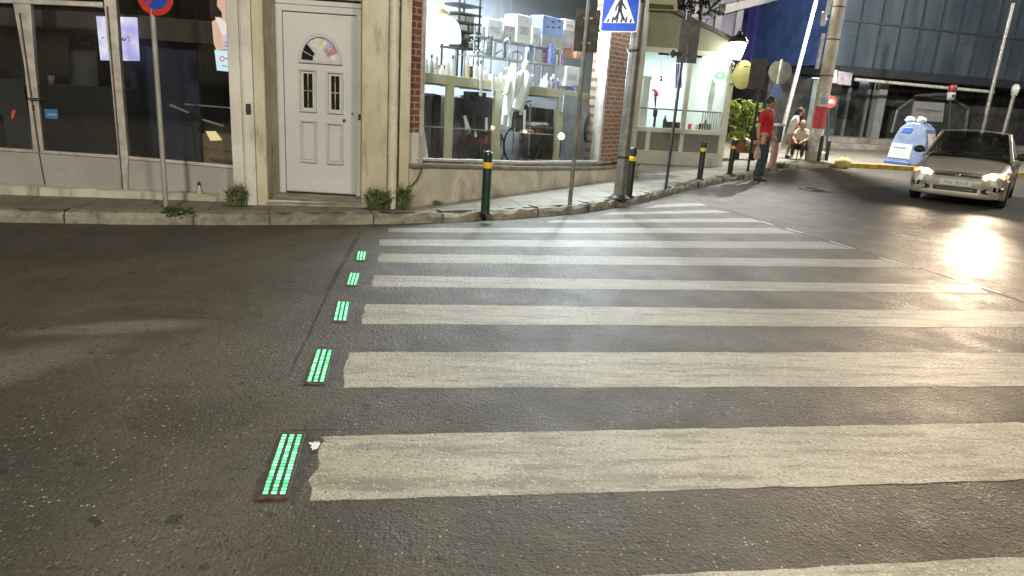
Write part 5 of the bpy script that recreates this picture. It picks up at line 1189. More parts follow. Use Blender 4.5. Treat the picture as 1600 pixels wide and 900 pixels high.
# number plate, lettering unreadable in the photo: faint dark strokes
mb = MB(); mb.obox(V((2.083, -.26, .385)), V((0, .52, 0)), V((0, 0, .115)), V((-.02, 0, 0))); cm(mb); PLT = mb.build('number_plate', pm('plate_white', (.55, .54, .52), .4, 0, .05, 8), CAR, .004)
mb = MB()
for i, y in enumerate((-.17, -.12, -.07, .02, .07, .12, .17)): mb.obox(V((2.084, y-.014, .415)), V((0, .028, 0)), V((0, 0, .055-.008*(i % 3))), V((.0015, 0, 0)))
cm(mb).build('plate_lettering', pm('plate_grey', (.26, .25, .25), .5), PLT)
HLE3 = emit('headlight_dimmer', (1, .78, .40), 1.8); HLE = emit('headlight_on', (1, .80, .50), 11); HLE2 = emit('headlight_core', (1, .90, .70), 22); AMB = emit('corner_lamp_amber', (1, .42, .10), .9)
for s in (1, -1):
    base = [(.40, .60), (.44, .525), (.60, .505), (.715, .53), (.735, .60), (.66, .66), (.50, .655)]
    mb = MB(); q = [V((fx_(y, z, .03)-.25*max(0, y-.55)**1.0*.6, s*y, z)) for y, z in base]; mb.prism(q, V((-.08, 0, 0))); cm(mb); HL = mb.build('headlight', HLE if s > 0 else HLE3, CAR, .01)
    mb = MB(); mb.ball((fx_(.55, .58, .005), s*.55, .582), (.04, .058, .045), 14); cm(mb).build('bulb_glare', HLE2, HL)
    mb = MB(); q = [V((fx_(.78, z, .02)-.10-.0*y, s*y, z)) for y, z in ((.735, .55), (.775, .56), (.785, .63), (.72, .655))]; mb.prism(q, V((-.16, 0, 0))); cm(mb).build('corner_lamp', AMB, CAR)
    l = bpy.data.lights.new('headlight_beam', 'SPOT'); l.energy = 260 if s > 0 else 90; l.color = (1, .76, .52); l.spot_size = radians(64); l.spot_blend = 1.0; l.shadow_soft_size = .08
    lo = bpy.data.objects.new('headlight_beam', l); COL.objects.link(lo); lo.parent = CAR
    p = CARM @ V((2.12, s*.56, .58)); lo.location = p-cc; aim = CARM @ V((12.0, s*.7+.3, .05)); lo.rotation_mode = 'QUATERNION'; lo.rotation_quaternion = (aim-p).to_track_quat('-Z', 'Y')
    l = bpy.data.lights.new('headlight_throw', 'SPOT'); l.energy = 2100 if s > 0 else 120; l.color = (1, .78, .55); l.spot_size = radians(27); l.spot_blend = 1.0; l.shadow_soft_size = .08
    lo = bpy.data.objects.new('headlight_throw', l); COL.objects.link(lo); lo.parent = CAR; lo.location = p-cc; lo.rotation_mode = 'QUATERNION'; lo.rotation_quaternion = (V((1.6, 2.2, .75))-p).to_track_quat('-Z', 'Y')
    mb = MB(); c = V((.62, s*.90, .95)); mb.ball(c, (.07, .11, .075), 12); mb.tube([V((.66, s*.74, .90)), c], .025, 8); cm(mb).build('wing_mirror', TRIM, CAR)
    mb = MB(); 
    for x in (.66, -.30, -1.0): mb.obox(V((x, s*.823, .30)), V((.008, 0, 0)), V((0, s*.006, 0)), V((0, 0, .52)))
    mb.obox(V((-.98, s*.822, .50)), V((1.62, 0, 0)), V((0, s*.016, 0)), V((0, 0, .05))); cm(mb).build('side_moulding', TRIM, CAR)
    for x in (-.12, -.86): mb = MB(); mb.obox(V((x, s*.82, .74)), V((.16, 0, 0)), V((0, s*.03, 0)), V((0, 0, .03))); cm(mb).build('door_handle', TRIM, CAR, .006)
    mb = MB(); mb.obox(V((-2.01, s*.62-.12, .62)), V((.06, 0, 0)), V((0, .24, 0)), V((0, 0, .17))); cm(mb).build('tail_light', REDS, CAR, .02)
sm_ = MB()
for s in (1, -1):
    sm_ = MB(); sm_.tube([V((x, s*(interp(WT, x)*.80), interp(ZT, x)-.034)) for x in (.90, 1.05, 1.22, 1.45, 1.7, 1.86)], .0075, 6); cm(sm_).build('bonnet_seam', TRIM, CAR)
    wp_ = MB(); wp_.tube([V((.93, s*.30+.05, .885)), V((.86, s*.30-.10, .925)), V((.78, s*.30-.42, .965))], .010, 6); cm(wp_).build('wiper', TRIM, CAR)
sm_ = MB(); sm_.tube([V((fx_(y, .62, .005)-.04, y, .628-.02*(abs(y)/.6)**2)) for y in [-.6+.1*i for i in range(13)]], .006, 6); cm(sm_).build('bonnet_edge', TRIM, CAR)
RX = Matrix.Rotation(pi/2, 3, 'X')
for a in AX:
    for s in (1, -1):
        mb = MB(); mb.lathe([(.19, -.085), (.26, -.09), (.285, -.06), (.288, 0), (.285, .06), (.26, .09), (.19, .085)], V((a, s*.73, .286)), 28, rot=RX); cm(mb); WH = mb.build('wheel', RUB, CAR)
        mb = MB(); mb.lathe([(.001, -.07), (.05, -.07), (.12, -.05), (.185, -.075), (.20, -.08), (.20, .08), (.185, .075), (.12, .05), (.05, .07), (.001, .07)], V((a, s*.73, .286)), 20, rot=RX); cm(mb).build('rim', M['chrome'] if 0 else pm('wheel_cover', (.35, .34, .33), .4, .5), WH)
mb = MB(); mb.obox(V((-1.95, -.70, .22)), V((3.8, 0, 0)), V((0, 1.4, 0)), V((0, 0, .10))); cm(mb).build('underbody', TRIM, CAR)
st = MB()
for y in (.36, -.36):
    st.prism([V((-.05, y-.25, .55)), V((.4, y-.25, .58)), V((.4, y-.25, .70)), V((-.05, y-.25, .72))], V((0, .5, 0))); st.prism([V((-.05, y-.24, .6)), V((.08, y-.24, .62)), V((-.08, y-.22, 1.15)), V((-.2, y-.22, 1.12))], V((0, .46, 0)))
    st.prism([V((-.10, y-.12, 1.16)), V((-.16, y-.12, 1.16)), V((-.2, y-.12, 1.30)), V((-.13, y-.12, 1.31))], V((0, .24, 0)))
st.prism([V((-1.0, -.6, .55)), V((-.8, -.6, .6)), V((-1.05, -.6, 1.12)), V((-1.2, -.6, 1.1))], V((0, 1.2, 0)))
cm(st).build('seat', pm('seat_cloth', (.035, .033, .03), .8, 0, .3, 8), CAR, .03)
mb = MB(); mb.prism([V((.42, -.68, .70)), V((.86, -.68, .78)), V((.86, -.68, .87)), V((.50, -.68, .90))], V((0, 1.36, 0))); cm(mb).build('dashboard', TRIM, CAR, .03)
mb = MB(); cq = V((.36, .36, .87)); mb.tube([cq+V((.05*sin(w_)*.5, .175*cos(w_), .165*sin(w_))) for w_ in [2*pi*i/20 for i in range(21)]], .016, 8); cm(mb).build('steering_wheel', M['black'], CAR)
mb = MB(); mb.box((.30, 0, 1.27), (.02, .2, .05)); cm(mb).build('rear_mirror', M['black'], CAR)

# ================================================================== PEOPLE
def skin_mesh(name, verts, edges, radii, lvl=2, bal=None):
    me = bpy.data.meshes.new(name); me.from_pydata([tuple(v) for v in verts], edges, []); o = bpy.data.objects.new(name, me); COL.objects.link(o)
    sk = o.modifiers.new('skin', 'SKIN'); sk.use_smooth_shade = True
    sv = me.skin_vertices[0].data
    for i, r in enumerate(radii): sv[i].radius = r if isinstance(r, (tuple, list)) else (r, r)
    sv[0].use_root = True
    sb = o.modifiers.new('sub', 'SUBSURF'); sb.levels = lvl; sb.render_levels = lvl
    dg = bpy.context.evaluated_depsgraph_get(); dg.update(); ev = o.evaluated_get(dg)
    nm = bpy.data.meshes.new_from_object(ev); bpy.data.objects.remove(o); bpy.data.meshes.remove(me); return nm
class Fig:
    """figure in local space (x forward, y left, z up); chains of (point, radius)"""
    def __init__(s, root, rz): s.root = root; s.M = Matrix.Translation(V((0, 0, 0))) @ Matrix.Rotation(rz, 4, 'Z')
    def part(s, name, chains, mat, joins=(), lvl=2, parent=None):
        vs, es, rs = [], [], []; idx = {}
        for ch in chains:
            prev = None
            for key, p, r in ch:
                if key in idx: i = idx[key]
                else: idx[key] = i = len(vs); vs.append(s.M @ V(p)); rs.append(r)
                if prev is not None: es.append((prev, i))
                prev = i
        me = skin_mesh(name, vs, es, rs, lvl); me.name = name; me.materials.clear(); me.materials.append(mat)
        for p in me.polygons: p.use_smooth = True
        o = bpy.data.objects.new(name, me); COL.objects.link(o); o.parent = parent or s.root; return o
    def mb(s, mb, name, mat, parent=None):
        org = V(s.root.location); mb.v = [org+(s.M @ p) for p in mb.v]; return mb.build(name, mat, parent or s.root)
SKIN = pm('skin', (.42, .23, .155), .5, 0, .08, 30); SKIN_D = pm('tanned_skin', (.30, .165, .11), .5, 0, .1, 30)
EYEM = pm('eye_dark', (.05, .04, .035), .3)
def head(f, c, yaw, mat, hair, hairlen, scale=1.0, parent=None):
    """head mesh pieces: face features, ears, hair; c = head centre in figure space"""
    R = Matrix.Rotation(yaw, 3, 'Z'); T = lambda x, y, z: V(c)+(R @ V((x, y, z)))*scale
    mb = MB(); mb.ball(c, (.098*scale, .076*scale, .118*scale), 20, rot=R)
    mb.ball(T(.022, 0, -.06), (.072*scale, .058*scale, .072*scale), 16, rot=R)          # jaw
    mb.tube([T(.088, 0, .012), T(.112, 0, -.018), T(.098, 0, -.034)], [.009*scale, .017*scale, .012*scale], 8)   # nose
    for s in (1, -1): mb.ball(T(-.005, s*.077, -.008), (.02*scale, .009*scale, .032*scale), 8, rot=R)              # ears
    mb.tube([T(.086, -.022, -.064), T(.094, 0, -.062), T(.086, .022, -.064)], [.005*scale, .008*scale, .005*scale], 6)
    f.mb(mb, 'head', mat)
    for s in (1, -1): mb = MB(); mb.ball(T(.083, s*.031, .012), (.012*scale, .015*scale, .010*scale), 8, rot=R); f.mb(mb, 'eye', EYEM)
    mb = MB(); rd = random.Random(3)
    mb.ball(T(-.018, 0, .030), (.104*scale, .086*scale, .108*scale), 18, rot=R)
    mb.v = [p for p in mb.v]
    # keep the hair cap off the face
    keep = [];
    for i, p in enumerate(mb.v):
        q = R.inverted() @ (p-V(c))
        if q.x > .055*scale and q.z < .07*scale: mb.v[i] = V(c)+R @ V((.05*scale, q.y*.85, max(q.z, -.0)))
        if q.z < -.03*scale and hairlen < .05: mb.v[i] = V(c)+R @ V((q.x*.85, q.y*.85, -.03*scale))
    if hairlen > .05:
        mb.tube([T(-.06, 0, .05), T(-.10, 0, -.04), T(-.10, 0, -hairlen)], [.07*scale, .075*scale, .03*scale], 10)
    for s in (1, -1): mb.ball(T(.082, s*.032, .032), (.010*scale, .02*scale, .004*scale), 6, rot=R)
    f.mb(mb, 'hair', hair)
def hand(f, wrist, dirv, palm_n, mat, curl=.6, sc=1.0, name='hand'):
    """palm with four unequal fingers and a thumb, relaxed curl"""
    d = V(dirv).normalized(); nrm = V(palm_n); nrm = (nrm-d*nrm.dot(d)).normalized(); sd = d.cross(nrm); w = V(wrist)
    ch = [[('w', w, (.026*sc, .020*sc)), ('p', w+d*.045*sc, (.036*sc, .017*sc)), ('k', w+d*.085*sc, (.036*sc, .015*sc))]]
    for i, (o, l) in enumerate(((-.028, .062), (-.010, .074), (.009, .070), (.026, .055))):
        b = w+d*.085*sc+sd*o*sc; m = b+(d*cos(curl*.5)+nrm*sin(curl*.5))*l*.5*sc; e = m+(d*cos(curl*1.3)+nrm*sin(curl*1.3))*l*.5*sc
        ch.append([('k', None, None)] and [('p', w+d*.045*sc, (.036*sc, .017*sc)), ('b%d' % i, b, .0095*sc), ('m%d' % i, m, .0088*sc), ('e%d' % i, e, .007*sc)])
    b = w+d*.03*sc-sd*.03*sc; m = b+(d*.6-sd*.55+nrm*.4).normalized()*.036*sc; e = m+(d*.85-sd*.1+nrm*.5).normalized()*.030*sc
    ch.append([('p', w+d*.045*sc, (.036*sc, .017*sc)), ('t1', b, .012*sc), ('t2', m, .011*sc), ('t3', e, .008*sc)])
    return f.part(name, ch, mat, lvl=1)

# the man in the red polo shirt
mp_ = at(1184, 283, 0); MAN = thing('person', 'man in red polo shirt and dark jeans standing at the kerb, holding a pale bag', 'person', mp_)
yaw_m = atan2(-.72, .62); f = Fig(MAN, yaw_m); K = 1.015
def s_(p): return (p[0]*K, p[1]*K, p[2]*K)
J = dict(pel=(0, 0, .95), sp1=(0, 0, 1.08), sp2=(-.005, 0, 1.22), ch=(.0, 0, 1.36), nk0=(-.005, 0, 1.47), nk=(.012, 0, 1.535), hd=(.025, 0, 1.60),
         lsh=(-.01, .175, 1.42), lel=(-.03, .235, 1.14), lwr=(.12, .19, .96), rsh=(-.01, -.175, 1.42), rel=(-.06, -.235, 1.14), rwr=(-.02, -.25, .90),
         lhp=(0, .09, .92), lkn=(.03, .095, .50), lan=(-.01, .085, .09), rhp=(0, -.09, .92), rkn=(.03, -.09, .50), ran=(-.02, -.10, .09))
for k_ in J: J[k_] = s_(J[k_])
g_ = lambda k_, r: (k_, J[k_], r)
mid = lambda a, b, t: tuple(J[a][i]+(J[b][i]-J[a][i])*t for i in range(3))
body = f.part('person_body', [[g_('pel', (.15, .10)), g_('sp1', (.135, .095)), g_('sp2', (.145, .10)), g_('ch', (.15, .105)), g_('nk0', (.075, .07)), g_('nk', (.055, .055)), g_('hd', (.06, .065))],
     [g_('ch', (.15, .105)), g_('lsh', .062), g_('lel', .043), g_('lwr', .028)], [g_('ch', (.15, .105)), g_('rsh', .062), g_('rel', .043), g_('rwr', .028)],
     [g_('pel', (.15, .10)), g_('lhp', .085), g_('lkn', .056), g_('lan', .04)], [g_('pel', (.15, .10)), g_('rhp', .085), g_('rkn', .056), g_('ran', .04)]], SKIN)
HAIRM = pm('dark_hair', (.025, .018, .014), .7, 0, .3, 40)
head(f, s_((.035, 0, 1.665)), .55, SKIN_D, HAIRM, 0)
REDP = pm('red_polo_cloth', (.42, .012, .015), .8, 0, .14, 7, .25, 22)
sh = f.part('shirt', [[('h', s_((0, 0, .83)), (.172, .128)), ('pel', s_((0, 0, .96)), (.170, .125)), ('sp1', J['sp1'], (.165, .125)), ('sp2', J['sp2'], (.170, .125)), ('ch', J['ch'], (.172, .122)), ('nk0', s_((-.004, 0, 1.465)), (.085, .08)), ('co', s_((.004, 0, 1.505)), (.068, .066))],
     [('ch', J['ch'], (.172, .122)), ('lsh', J['lsh'], .082), ('le', mid('lsh', 'lel', .62), .072), ('le2', mid('lsh', 'lel', .72), .070)], [('ch', J['ch'], (.172, .122)), ('rsh', J['rsh'], .082), ('re', mid('rsh', 'rel', .62), .072), ('re2', mid('rsh', 'rel', .72), .070)]], REDP)
mb = MB(); mb.tube([V(s_((.01+.064*cos(a), .062*sin(a), 1.505+.012*cos(a)*-1))) for a in [2*pi*i/20 for i in range(21)]], .014, 8); f.mb(mb, 'collar', REDP, sh)
JEAN = pm('dark_denim', (.035, .045, .065), .8, 0, .25, 9, .3, 25)
f.part('trousers', [[('pel', s_((0, 0, .955)), (.162, .118)), ('cr', s_((0, 0, .88)), (.15, .11))], [('cr', s_((0, 0, .88)), (.15, .11)), ('lhp', J['lhp'], .098), ('lth', mid('lhp', 'lkn', .3), .096), ('lkn', J['lkn'], .076), ('lsn', mid('lkn', 'lan', .6), .070), ('lan', mid('lkn', 'lan', .97), .068)],
     [('cr', s_((0, 0, .88)), (.15, .11)), ('rhp', J['rhp'], .098), ('rth', mid('rhp', 'rkn', .3), .096), ('rkn', J['rkn'], .076), ('rsn', mid('rkn', 'ran', .6), .070), ('ran', mid('rkn', 'ran', .97), .068)]], JEAN)
SHOE = pm('dark_brown_shoe', (.04, .022, .016), .5, 0, .2, 12)
for a in ('lan', 'ran'):
    x, y, z = J[a]; f.part('shoe', [[('h', (x-.05, y, .045), (.042, .04)), ('m', (x+.04, y*1.08, .05), (.045, .042)), ('b', (x+.13, y*1.2, .034), (.045, .030)), ('t', (x+.19, y*1.25, .026), (.034, .022))]], SHOE)
hand(f, J['rwr'], (.12, -.02, -1), (.2, 1, 0), SKIN, .9); hand(f, J['lwr'], (.7, -.3, -.25), (0, -.6, -.6), SKIN, 1.1)
BAGM = pm('pale_cloth_bag', (.40, .33, .25), .8, 0, .2, 10)
hp_ = V(J['rwr'])+V((.02, -.0, -.10)); org = f.M @ hp_+mp_
t = thing('bag', 'small pale cloth bag hanging from the hand of the man in red', 'bag', org)
mb = MB(); mb.tube([org+V((0, 0, -.04)), org+V((0, 0, -.08)), org+V((.005, 0, -.17)), org+V((.01, 0, -.30)), org+V((.01, 0, -.33))], [.02, .045, .075, .085, .05], 14, flat=.55); mb.build('pouch', BAGM, t)
mb = MB(); mb.tube([org+V((-.02, 0, -.06)), org+V((-.02, 0, .01)), org+V((.02, 0, .01)), org+V((.02, 0, -.06))], .007, 6); mb.build('strap', BAGM, t)

# woman in white, bending a little, by the utility pole
wp = at(1231, 247, KZ); W_ = thing('person', 'woman in loose white shirt and shorts standing beside the pale lamp post', 'person', wp); f = Fig(W_, atan2(-.3, .9)); K = .90
J = dict(pel=(-.05, 0, .93), sp=(-.02, 0, 1.12), ch=(.05, 0, 1.32), nk=(.12, 0, 1.45), hd=(.15, 0, 1.50), lsh=(.05, .15, 1.37), lel=(.12, .19, 1.12), lwr=(.28, .15, .98), rsh=(.05, -.15, 1.37), rel=(.10, -.20, 1.12), rwr=(.24, -.18, .95), lhp=(-.05, .08, .90), lkn=(.02, .09, .49), lan=(-.05, .10, .08), rhp=(-.05, -.08, .90), rkn=(-.01, -.09, .49), ran=(-.09, -.10, .08))
for k_ in J: J[k_] = s_(J[k_])
f.part('person_body', [[g_('pel', (.14, .1)), g_('sp', (.115, .085)), g_('ch', (.13, .095)), g_('nk', .05), g_('hd', .055)], [g_('ch', (.13, .095)), g_('lsh', .05), g_('lel', .036), g_('lwr', .025)], [g_('ch', (.13, .095)), g_('rsh', .05), g_('rel', .036), g_('rwr', .025)], [g_('pel', (.14, .1)), g_('lhp', .085), g_('lkn', .052), g_('lan', .036)], [g_('pel', (.14, .1)), g_('rhp', .085), g_('rkn', .052), g_('ran', .036)]], SKIN)
head(f, s_((.175, 0, 1.575)), .2, SKIN, HAIRM, .20, .95)
f.part('shirt', [[('h', s_((-.06, 0, .78)), (.17, .13)), g_('pel', (.165, .125)), g_('sp', (.15, .115)), g_('ch', (.155, .12)), ('n', s_((.09, 0, 1.41)), .07)], [g_('ch', (.155, .12)), g_('lsh', .072), ('le', mid('lsh', 'lel', .9), .062)], [g_('ch', (.155, .12)), g_('rsh', .072), ('re', mid('rsh', 'rel', .9), .062)]], pm('white_shirt', (.62, .64, .64), .8, 0, .06, 8, .3, 25))
for a in ('lan', 'ran'):
    x, y, z = J[a]; f.part('shoe', [[('h', (x-.04, y, .05), .042), ('m', (x+.04, y, .048), .042), ('t', (x+.15, y, .03), (.036, .024))]], M['black'])
    f.part('sock', [[('a', (x, y, .07), .043), ('b', (x+.01, y, .20), .046)]], M['white'])
hand(f, J['lwr'], (.8, 0, -.5), (0, -1, 0), SKIN, .8); hand(f, J['rwr'], (.8, 0, -.5), (0, 1, 0), SKIN, .8)
# person seated on a low stool, pale top and black trousers
sp = at(1247, 249, KZ); S_ = thing('person', 'person in pale top and black trousers sitting low beside the woman in white', 'person', sp); f = Fig(S_, atan2(-.75, -.6)); K = .95
J = dict(pel=(-.05, 0, .46), sp=(-.02, 0, .64), ch=(.06, 0, .84), nk=(.12, 0, .98), hd=(.15, 0, 1.03), lsh=(.06, .16, .89), lel=(.20, .22, .66), lwr=(.38, .12, .58), rsh=(.06, -.16, .89), rel=(.20, -.22, .66), rwr=(.38, -.10, .58), lhp=(-.02, .09, .46), lkn=(.38, .15, .48), lan=(.36, .15, .08), rhp=(-.02, -.09, .46), rkn=(.38, -.15, .48), ran=(.30, -.15, .08))
for k_ in J: J[k_] = s_(J[k_])
f.part('person_body', [[g_('pel', (.14, .11)), g_('sp', (.12, .09)), g_('ch', (.135, .1)), g_('nk', .052), g_('hd', .056)], [g_('ch', (.135, .1)), g_('lsh', .054), g_('lel', .04), g_('lwr', .027)], [g_('ch', (.135, .1)), g_('rsh', .054), g_('rel', .04), g_('rwr', .027)], [g_('pel', (.14, .11)), g_('lhp', .085), g_('lkn', .056), g_('lan', .04)], [g_('pel', (.14, .11)), g_('rhp', .085), g_('rkn', .056), g_('ran', .04)]], SKIN)
head(f, s_((.18, 0, 1.10)), 0, SKIN, pm('light_hair', (.30, .24, .16), .7, 0, .2, 30), 0)
f.part('shirt', [[('h', s_((-.05, 0, .46)), (.155, .125)), g_('sp', (.145, .115)), g_('ch', (.155, .12)), ('n', s_((.09, 0, .95)), .07)], [g_('ch', (.155, .12)), g_('lsh', .075), ('le', mid('lsh', 'lel', .7), .062)], [g_('ch', (.155, .12)), g_('rsh', .075), ('re', mid('rsh', 'rel', .7), .062)]], pm('pale_top', (.52, .50, .44), .8, 0, .1, 8, .3, 25))
f.part('trousers', [[('p', J['pel'], (.15, .12)), g_('lhp', .098), g_('lkn', .07), ('la', mid('lkn', 'lan', .9), .058)], [('p', J['pel'], (.15, .12)), g_('rhp', .098), g_('rkn', .07), ('ra', mid('rkn', 'ran', .9), .058)]], M['black'])
for a in ('lan', 'ran'):
    x, y, z = J[a]; f.part('shoe', [[('h', (x-.04, y, .05), .042), ('m', (x+.04, y, .048), .042), ('t', (x+.15, y, .03), (.036, .024))]], M['white'])
hand(f, J['lwr'], (.7, -.5, -.3), (0, 0, -1), SKIN, .8); hand(f, J['rwr'], (.7, .5, -.3), (0, 0, -1), SKIN, .8)
t = thing('stool', 'low dark stool under the seated person in black trousers', 'stool', sp); mb = MB(); q = sp+(f.M @ V((-.06, 0, 0))); mb.box(q+V((0, 0, .31)), (.34, .34, .05)); mb.build('seat', TRIM, t, .01)
for x in (-.14, .14):
    for y in (-.14, .14): mb = MB(); mb.tube([q+V((x, y, 0)), q+V((x*.9, y*.9, .29))], .016, 8); mb.build('leg', TRIM, t)
# driver behind the wheel
dc = CARM @ V((-.02, .36, .0)); D_ = thing('person', 'driver sitting at the wheel inside the silver car', 'person', dc); f = Fig(D_, atan2(ch.y, ch.x)); K = 1.0
J = dict(pel=(-.02, 0, .72), sp=(-.06, 0, .88), ch=(-.08, 0, 1.0), nk=(-.06, 0, 1.10), hd=(-.04, 0, 1.14), lsh=(-.07, .17, 1.02), lel=(.10, .22, .85), lwr=(.32, .14, .93), rsh=(-.07, -.17, 1.02), rel=(.10, -.22, .85), rwr=(.32, -.14, .93), lhp=(.0, .09, .72), lkn=(.40, .12, .74), lan=(.55, .12, .42), rhp=(.0, -.09, .72), rkn=(.40, -.12, .74), ran=(.55, -.12, .42))
f.part('person_body', [[g_('pel', (.14, .1)), g_('sp', (.13, .09)), g_('ch', (.14, .1)), g_('nk', .05), g_('hd', .055)], [g_('ch', (.14, .1)), g_('lsh', .055), g_('lel', .04), g_('lwr', .027)], [g_('ch', (.14, .1)), g_('rsh', .055), g_('rel', .04), g_('rwr', .027)], [g_('pel', (.14, .1)), g_('lhp', .08), g_('lkn', .055), g_('lan', .04)], [g_('pel', (.14, .1)), g_('rhp', .08), g_('rkn', .055), g_('ran', .04)]], SKIN)
head(f, (.0, 0, 1.205), -.3, SKIN, HAIRM, 0, .9)
f.part('shirt', [[('h', (-.02, 0, .74), (.155, .12)), g_('sp', (.15, .11)), g_('ch', (.155, .115)), ('n', (-.06, 0, 1.075), .07)], [g_('ch', (.155, .115)), g_('lsh', .072), ('le', mid('lsh', 'lel', .6), .06)], [g_('ch', (.155, .115)), g_('rsh', .072), ('re', mid('rsh', 'rel', .6), .06)]], pm('grey_tee', (.12, .11, .10), .8))
hand(f, J['lwr'], (.5, -.4, .3), (.6, 0, .3), SKIN, 1.2); hand(f, J['rwr'], (.5, .4, .3), (.6, 0, .3), SKIN, 1.2)

# ================================================================== INSIDE THE LEFT SHOP
def area(name, parent, loc, target, sx, sy, power, col):
    l = bpy.data.lights.new(name, 'AREA'); l.shape = 'RECTANGLE'; l.size = sx; l.size_y = sy; l.energy = power; l.color = col
    o = bpy.data.objects.new(name, l); COL.objects.link(o); o.parent = parent
    loc = V(loc); o.location = loc-root_loc(parent) if parent else loc; o.rotation_mode = 'QUATERNION'; o.rotation_quaternion = (V(target)-loc).to_track_quat('-Z', 'Y'); return o
t = thing('lit_sign', 'glowing lilac white sign panel with thin dark scribbled lettering inside the dim shop', 'sign', PA.px(185, 95, -.6))
mb = MB(); mb.slab(PA, [(150, 25), (212, 27), (216, 95), (157, 94)], -.66, -.60)
k = NT('lilac_panel'); k.b.inputs['Emission Strength'].default_value = 1.35; k.L(k.mix(k.ramp(k.noise(k.pos(), 5, 3), .35, .65), (.50, .46, .92), (.86, .84, 1.0)), k.b.inputs['Emission Color']); mb.build('panel', k.mat, t)
mb = MB(); mb.slab(PA, [(149, 22), (213, 24), (213, 27), (149, 25)], -.66, -.595); mb.build('panel_edge', M['steel'], t)
mb = MB()
for pts in ([(184, 62), (189, 62), (193, 58.5), (197, 60.5), (195, 64), (191, 63)], [(198, 58), (203, 57.5), (201, 61), (205, 64), (200, 64.5)], [(158, 59.5), (163, 59)], [(189, 61.5), (196, 62)]):
    mb.tube([PA.px(x, y, -.597) for x, y in pts], .0045, 5)
mb.build('lettering', pm('sign_ink', (.01, .01, .03), .5), t)
t = thing('poster', 'lit advertising poster of a woman in a white top, in the shop window', 'poster', PA.px(350, 112, -.3))
def pe(name, col, s=.75): return emit(name, col, s)
PZ = [0]
def pp(name, pts, mt, par=None):
    PZ[0] += .0015; mb = MB(); mb.slab(PA, pts, -.33, -.30+PZ[0]); return mb.build(name, mt, par or t)
pp('backing', [(327, -40), (378, -40), (378, 113), (338, 110)], M['black'])
SK = pe('poster_skin', (.85, .55, .42), 1.05)
fg = pp('printed_figure', [(331, 34), (340, 28), (352, 14), (378, 14), (378, 60), (351, 78), (338, 78), (334, 68)], SK)
pp('printed_face', [(340, -14), (372, -14), (366, 18), (358, 22), (347, 20), (339, 9)], pe('poster_face', (.9, .55, .42), 1.0), fg)
pp('printed_hair', [(327, -40), (344, -40), (339, -6), (337, 9), (346, 19), (347, 28), (340, 26), (329, 29), (327, 9)], pm('poster_hair', (.03, .018, .012), .6), fg)
pp('printed_top', [(336, 26), (343, 28), (360, 42), (378, 40), (378, 58), (349, 58), (346, 51), (340, 36)], pe('poster_white', (.85, .78, .76), 1.3), fg)
pp('printed_skirt', [(347, 57), (360, 50), (378, 50), (378, 81), (351, 79)], pe('poster_lilac', (.66, .63, .82), 1.15), fg)
for y in (66, 71, 77): pp('printed_fold', [(350, y), (378, y+3), (378, y+4.5), (350, y+1)], pm('poster_grey', (.2, .2, .28), .6), fg)
bd = pp('text_panel', [(335, 78), (378, 81), (378, 114), (339, 110)], pe('poster_blue', (.66, .84, .95), 1.35))
PZ[0] += .001; mb = MB(); c = (347.2, 91.8)
pts = [PA.px(c[0]+3.2*cos(a), c[1]+3.6*sin(a), -.297+PZ[0]) for a in [2*pi*i/18 for i in range(19)]]; mb.tube(pts, .006, 6)
mb.tube([PA.px(352, 91, -.297+PZ[0]), PA.px(362, 92.5, -.297+PZ[0])], .008, 6); mb.tube([PA.px(364, 89, -.297+PZ[0]), PA.px(365, 96, -.297+PZ[0])], .007, 6)
mb.build('pink_lettering', pe('poster_pink', (.85, .12, .2), .6), bd)
mb = MB(); mb.tube([PA.px(347, 102.5, -.297+PZ[0]), PA.px(354, 103.6, -.297+PZ[0])], .005, 5); mb.tube([PA.px(355.5, 104, -.297+PZ[0]), PA.px(366, 105, -.297+PZ[0])], .005, 5); mb.build('small_lettering', pm('poster_ink', (.1, .1, .2), .6), bd)
# cardboard box in the window; a glowing yellow patch imitates headlight glow on it
CARD = pm('cardboard', (.27, .20, .10), .8, 0, .12, 5, .05, 30)
b = PA.px(341, 255, -.25); t = thing('cardboard_box', 'brown cardboard box standing in the window under the poster', 'box', b)
zb_, zt_ = PA.z(340, 258, -.1), PA.z(340, 210, -.1); ua, ub_ = PA.u(317, 235, -.1), PA.u(372, 235, -.1)
mb = MB(); mb.ub(PA, ua, ub_, zb_-.25, zt_, -.5, -.1); mb.build('carton', CARD, t, .004)
mb = MB(); mb.slab(PA, [(318, 231), (368, 238), (368, 239.5), (318, 232.5)], -.1, -.097); mb.build('flap_seam', pm('seam_brown', (.09, .06, .03), .8), t)
mb = MB(); mb.slab(PA, [(327, 246), (364, 251), (364, 256), (327, 252)], -.1, -.098); mb.build('printed_band', pm('box_print', (.09, .07, .035), .8, 0, .6, 60), t)
mb = MB(); mb.slab(PA, [(321, 205), (337, 205), (347, 219), (329, 220)], -.095, -.092); mb.build('glow_patch', emit('yellow_glow', (1, .80, .42), .9), tag_=('glowing yellow patch imitating headlight glow on the front of the cardboard box', 'glow'))
t = thing('scooter_reflection', 'dark and pale tubes imitating a scooter reflected in the shop window', 'reflection', PA.px(300, 230, -.35))  # tubes added to imitate a scooter mirrored in the shop glass
mb = MB(); mb.tube([PA.px(266, 164, -.35), PA.px(296, 177, -.35)], .035, 8, flat=.5); mb.tube([PA.px(317, 187, -.3), PA.px(350, 197, -.3)], .028, 8, flat=.5); mb.build('reflected_streak', pm('pale_streak', (.52, .45, .46), .4), t)
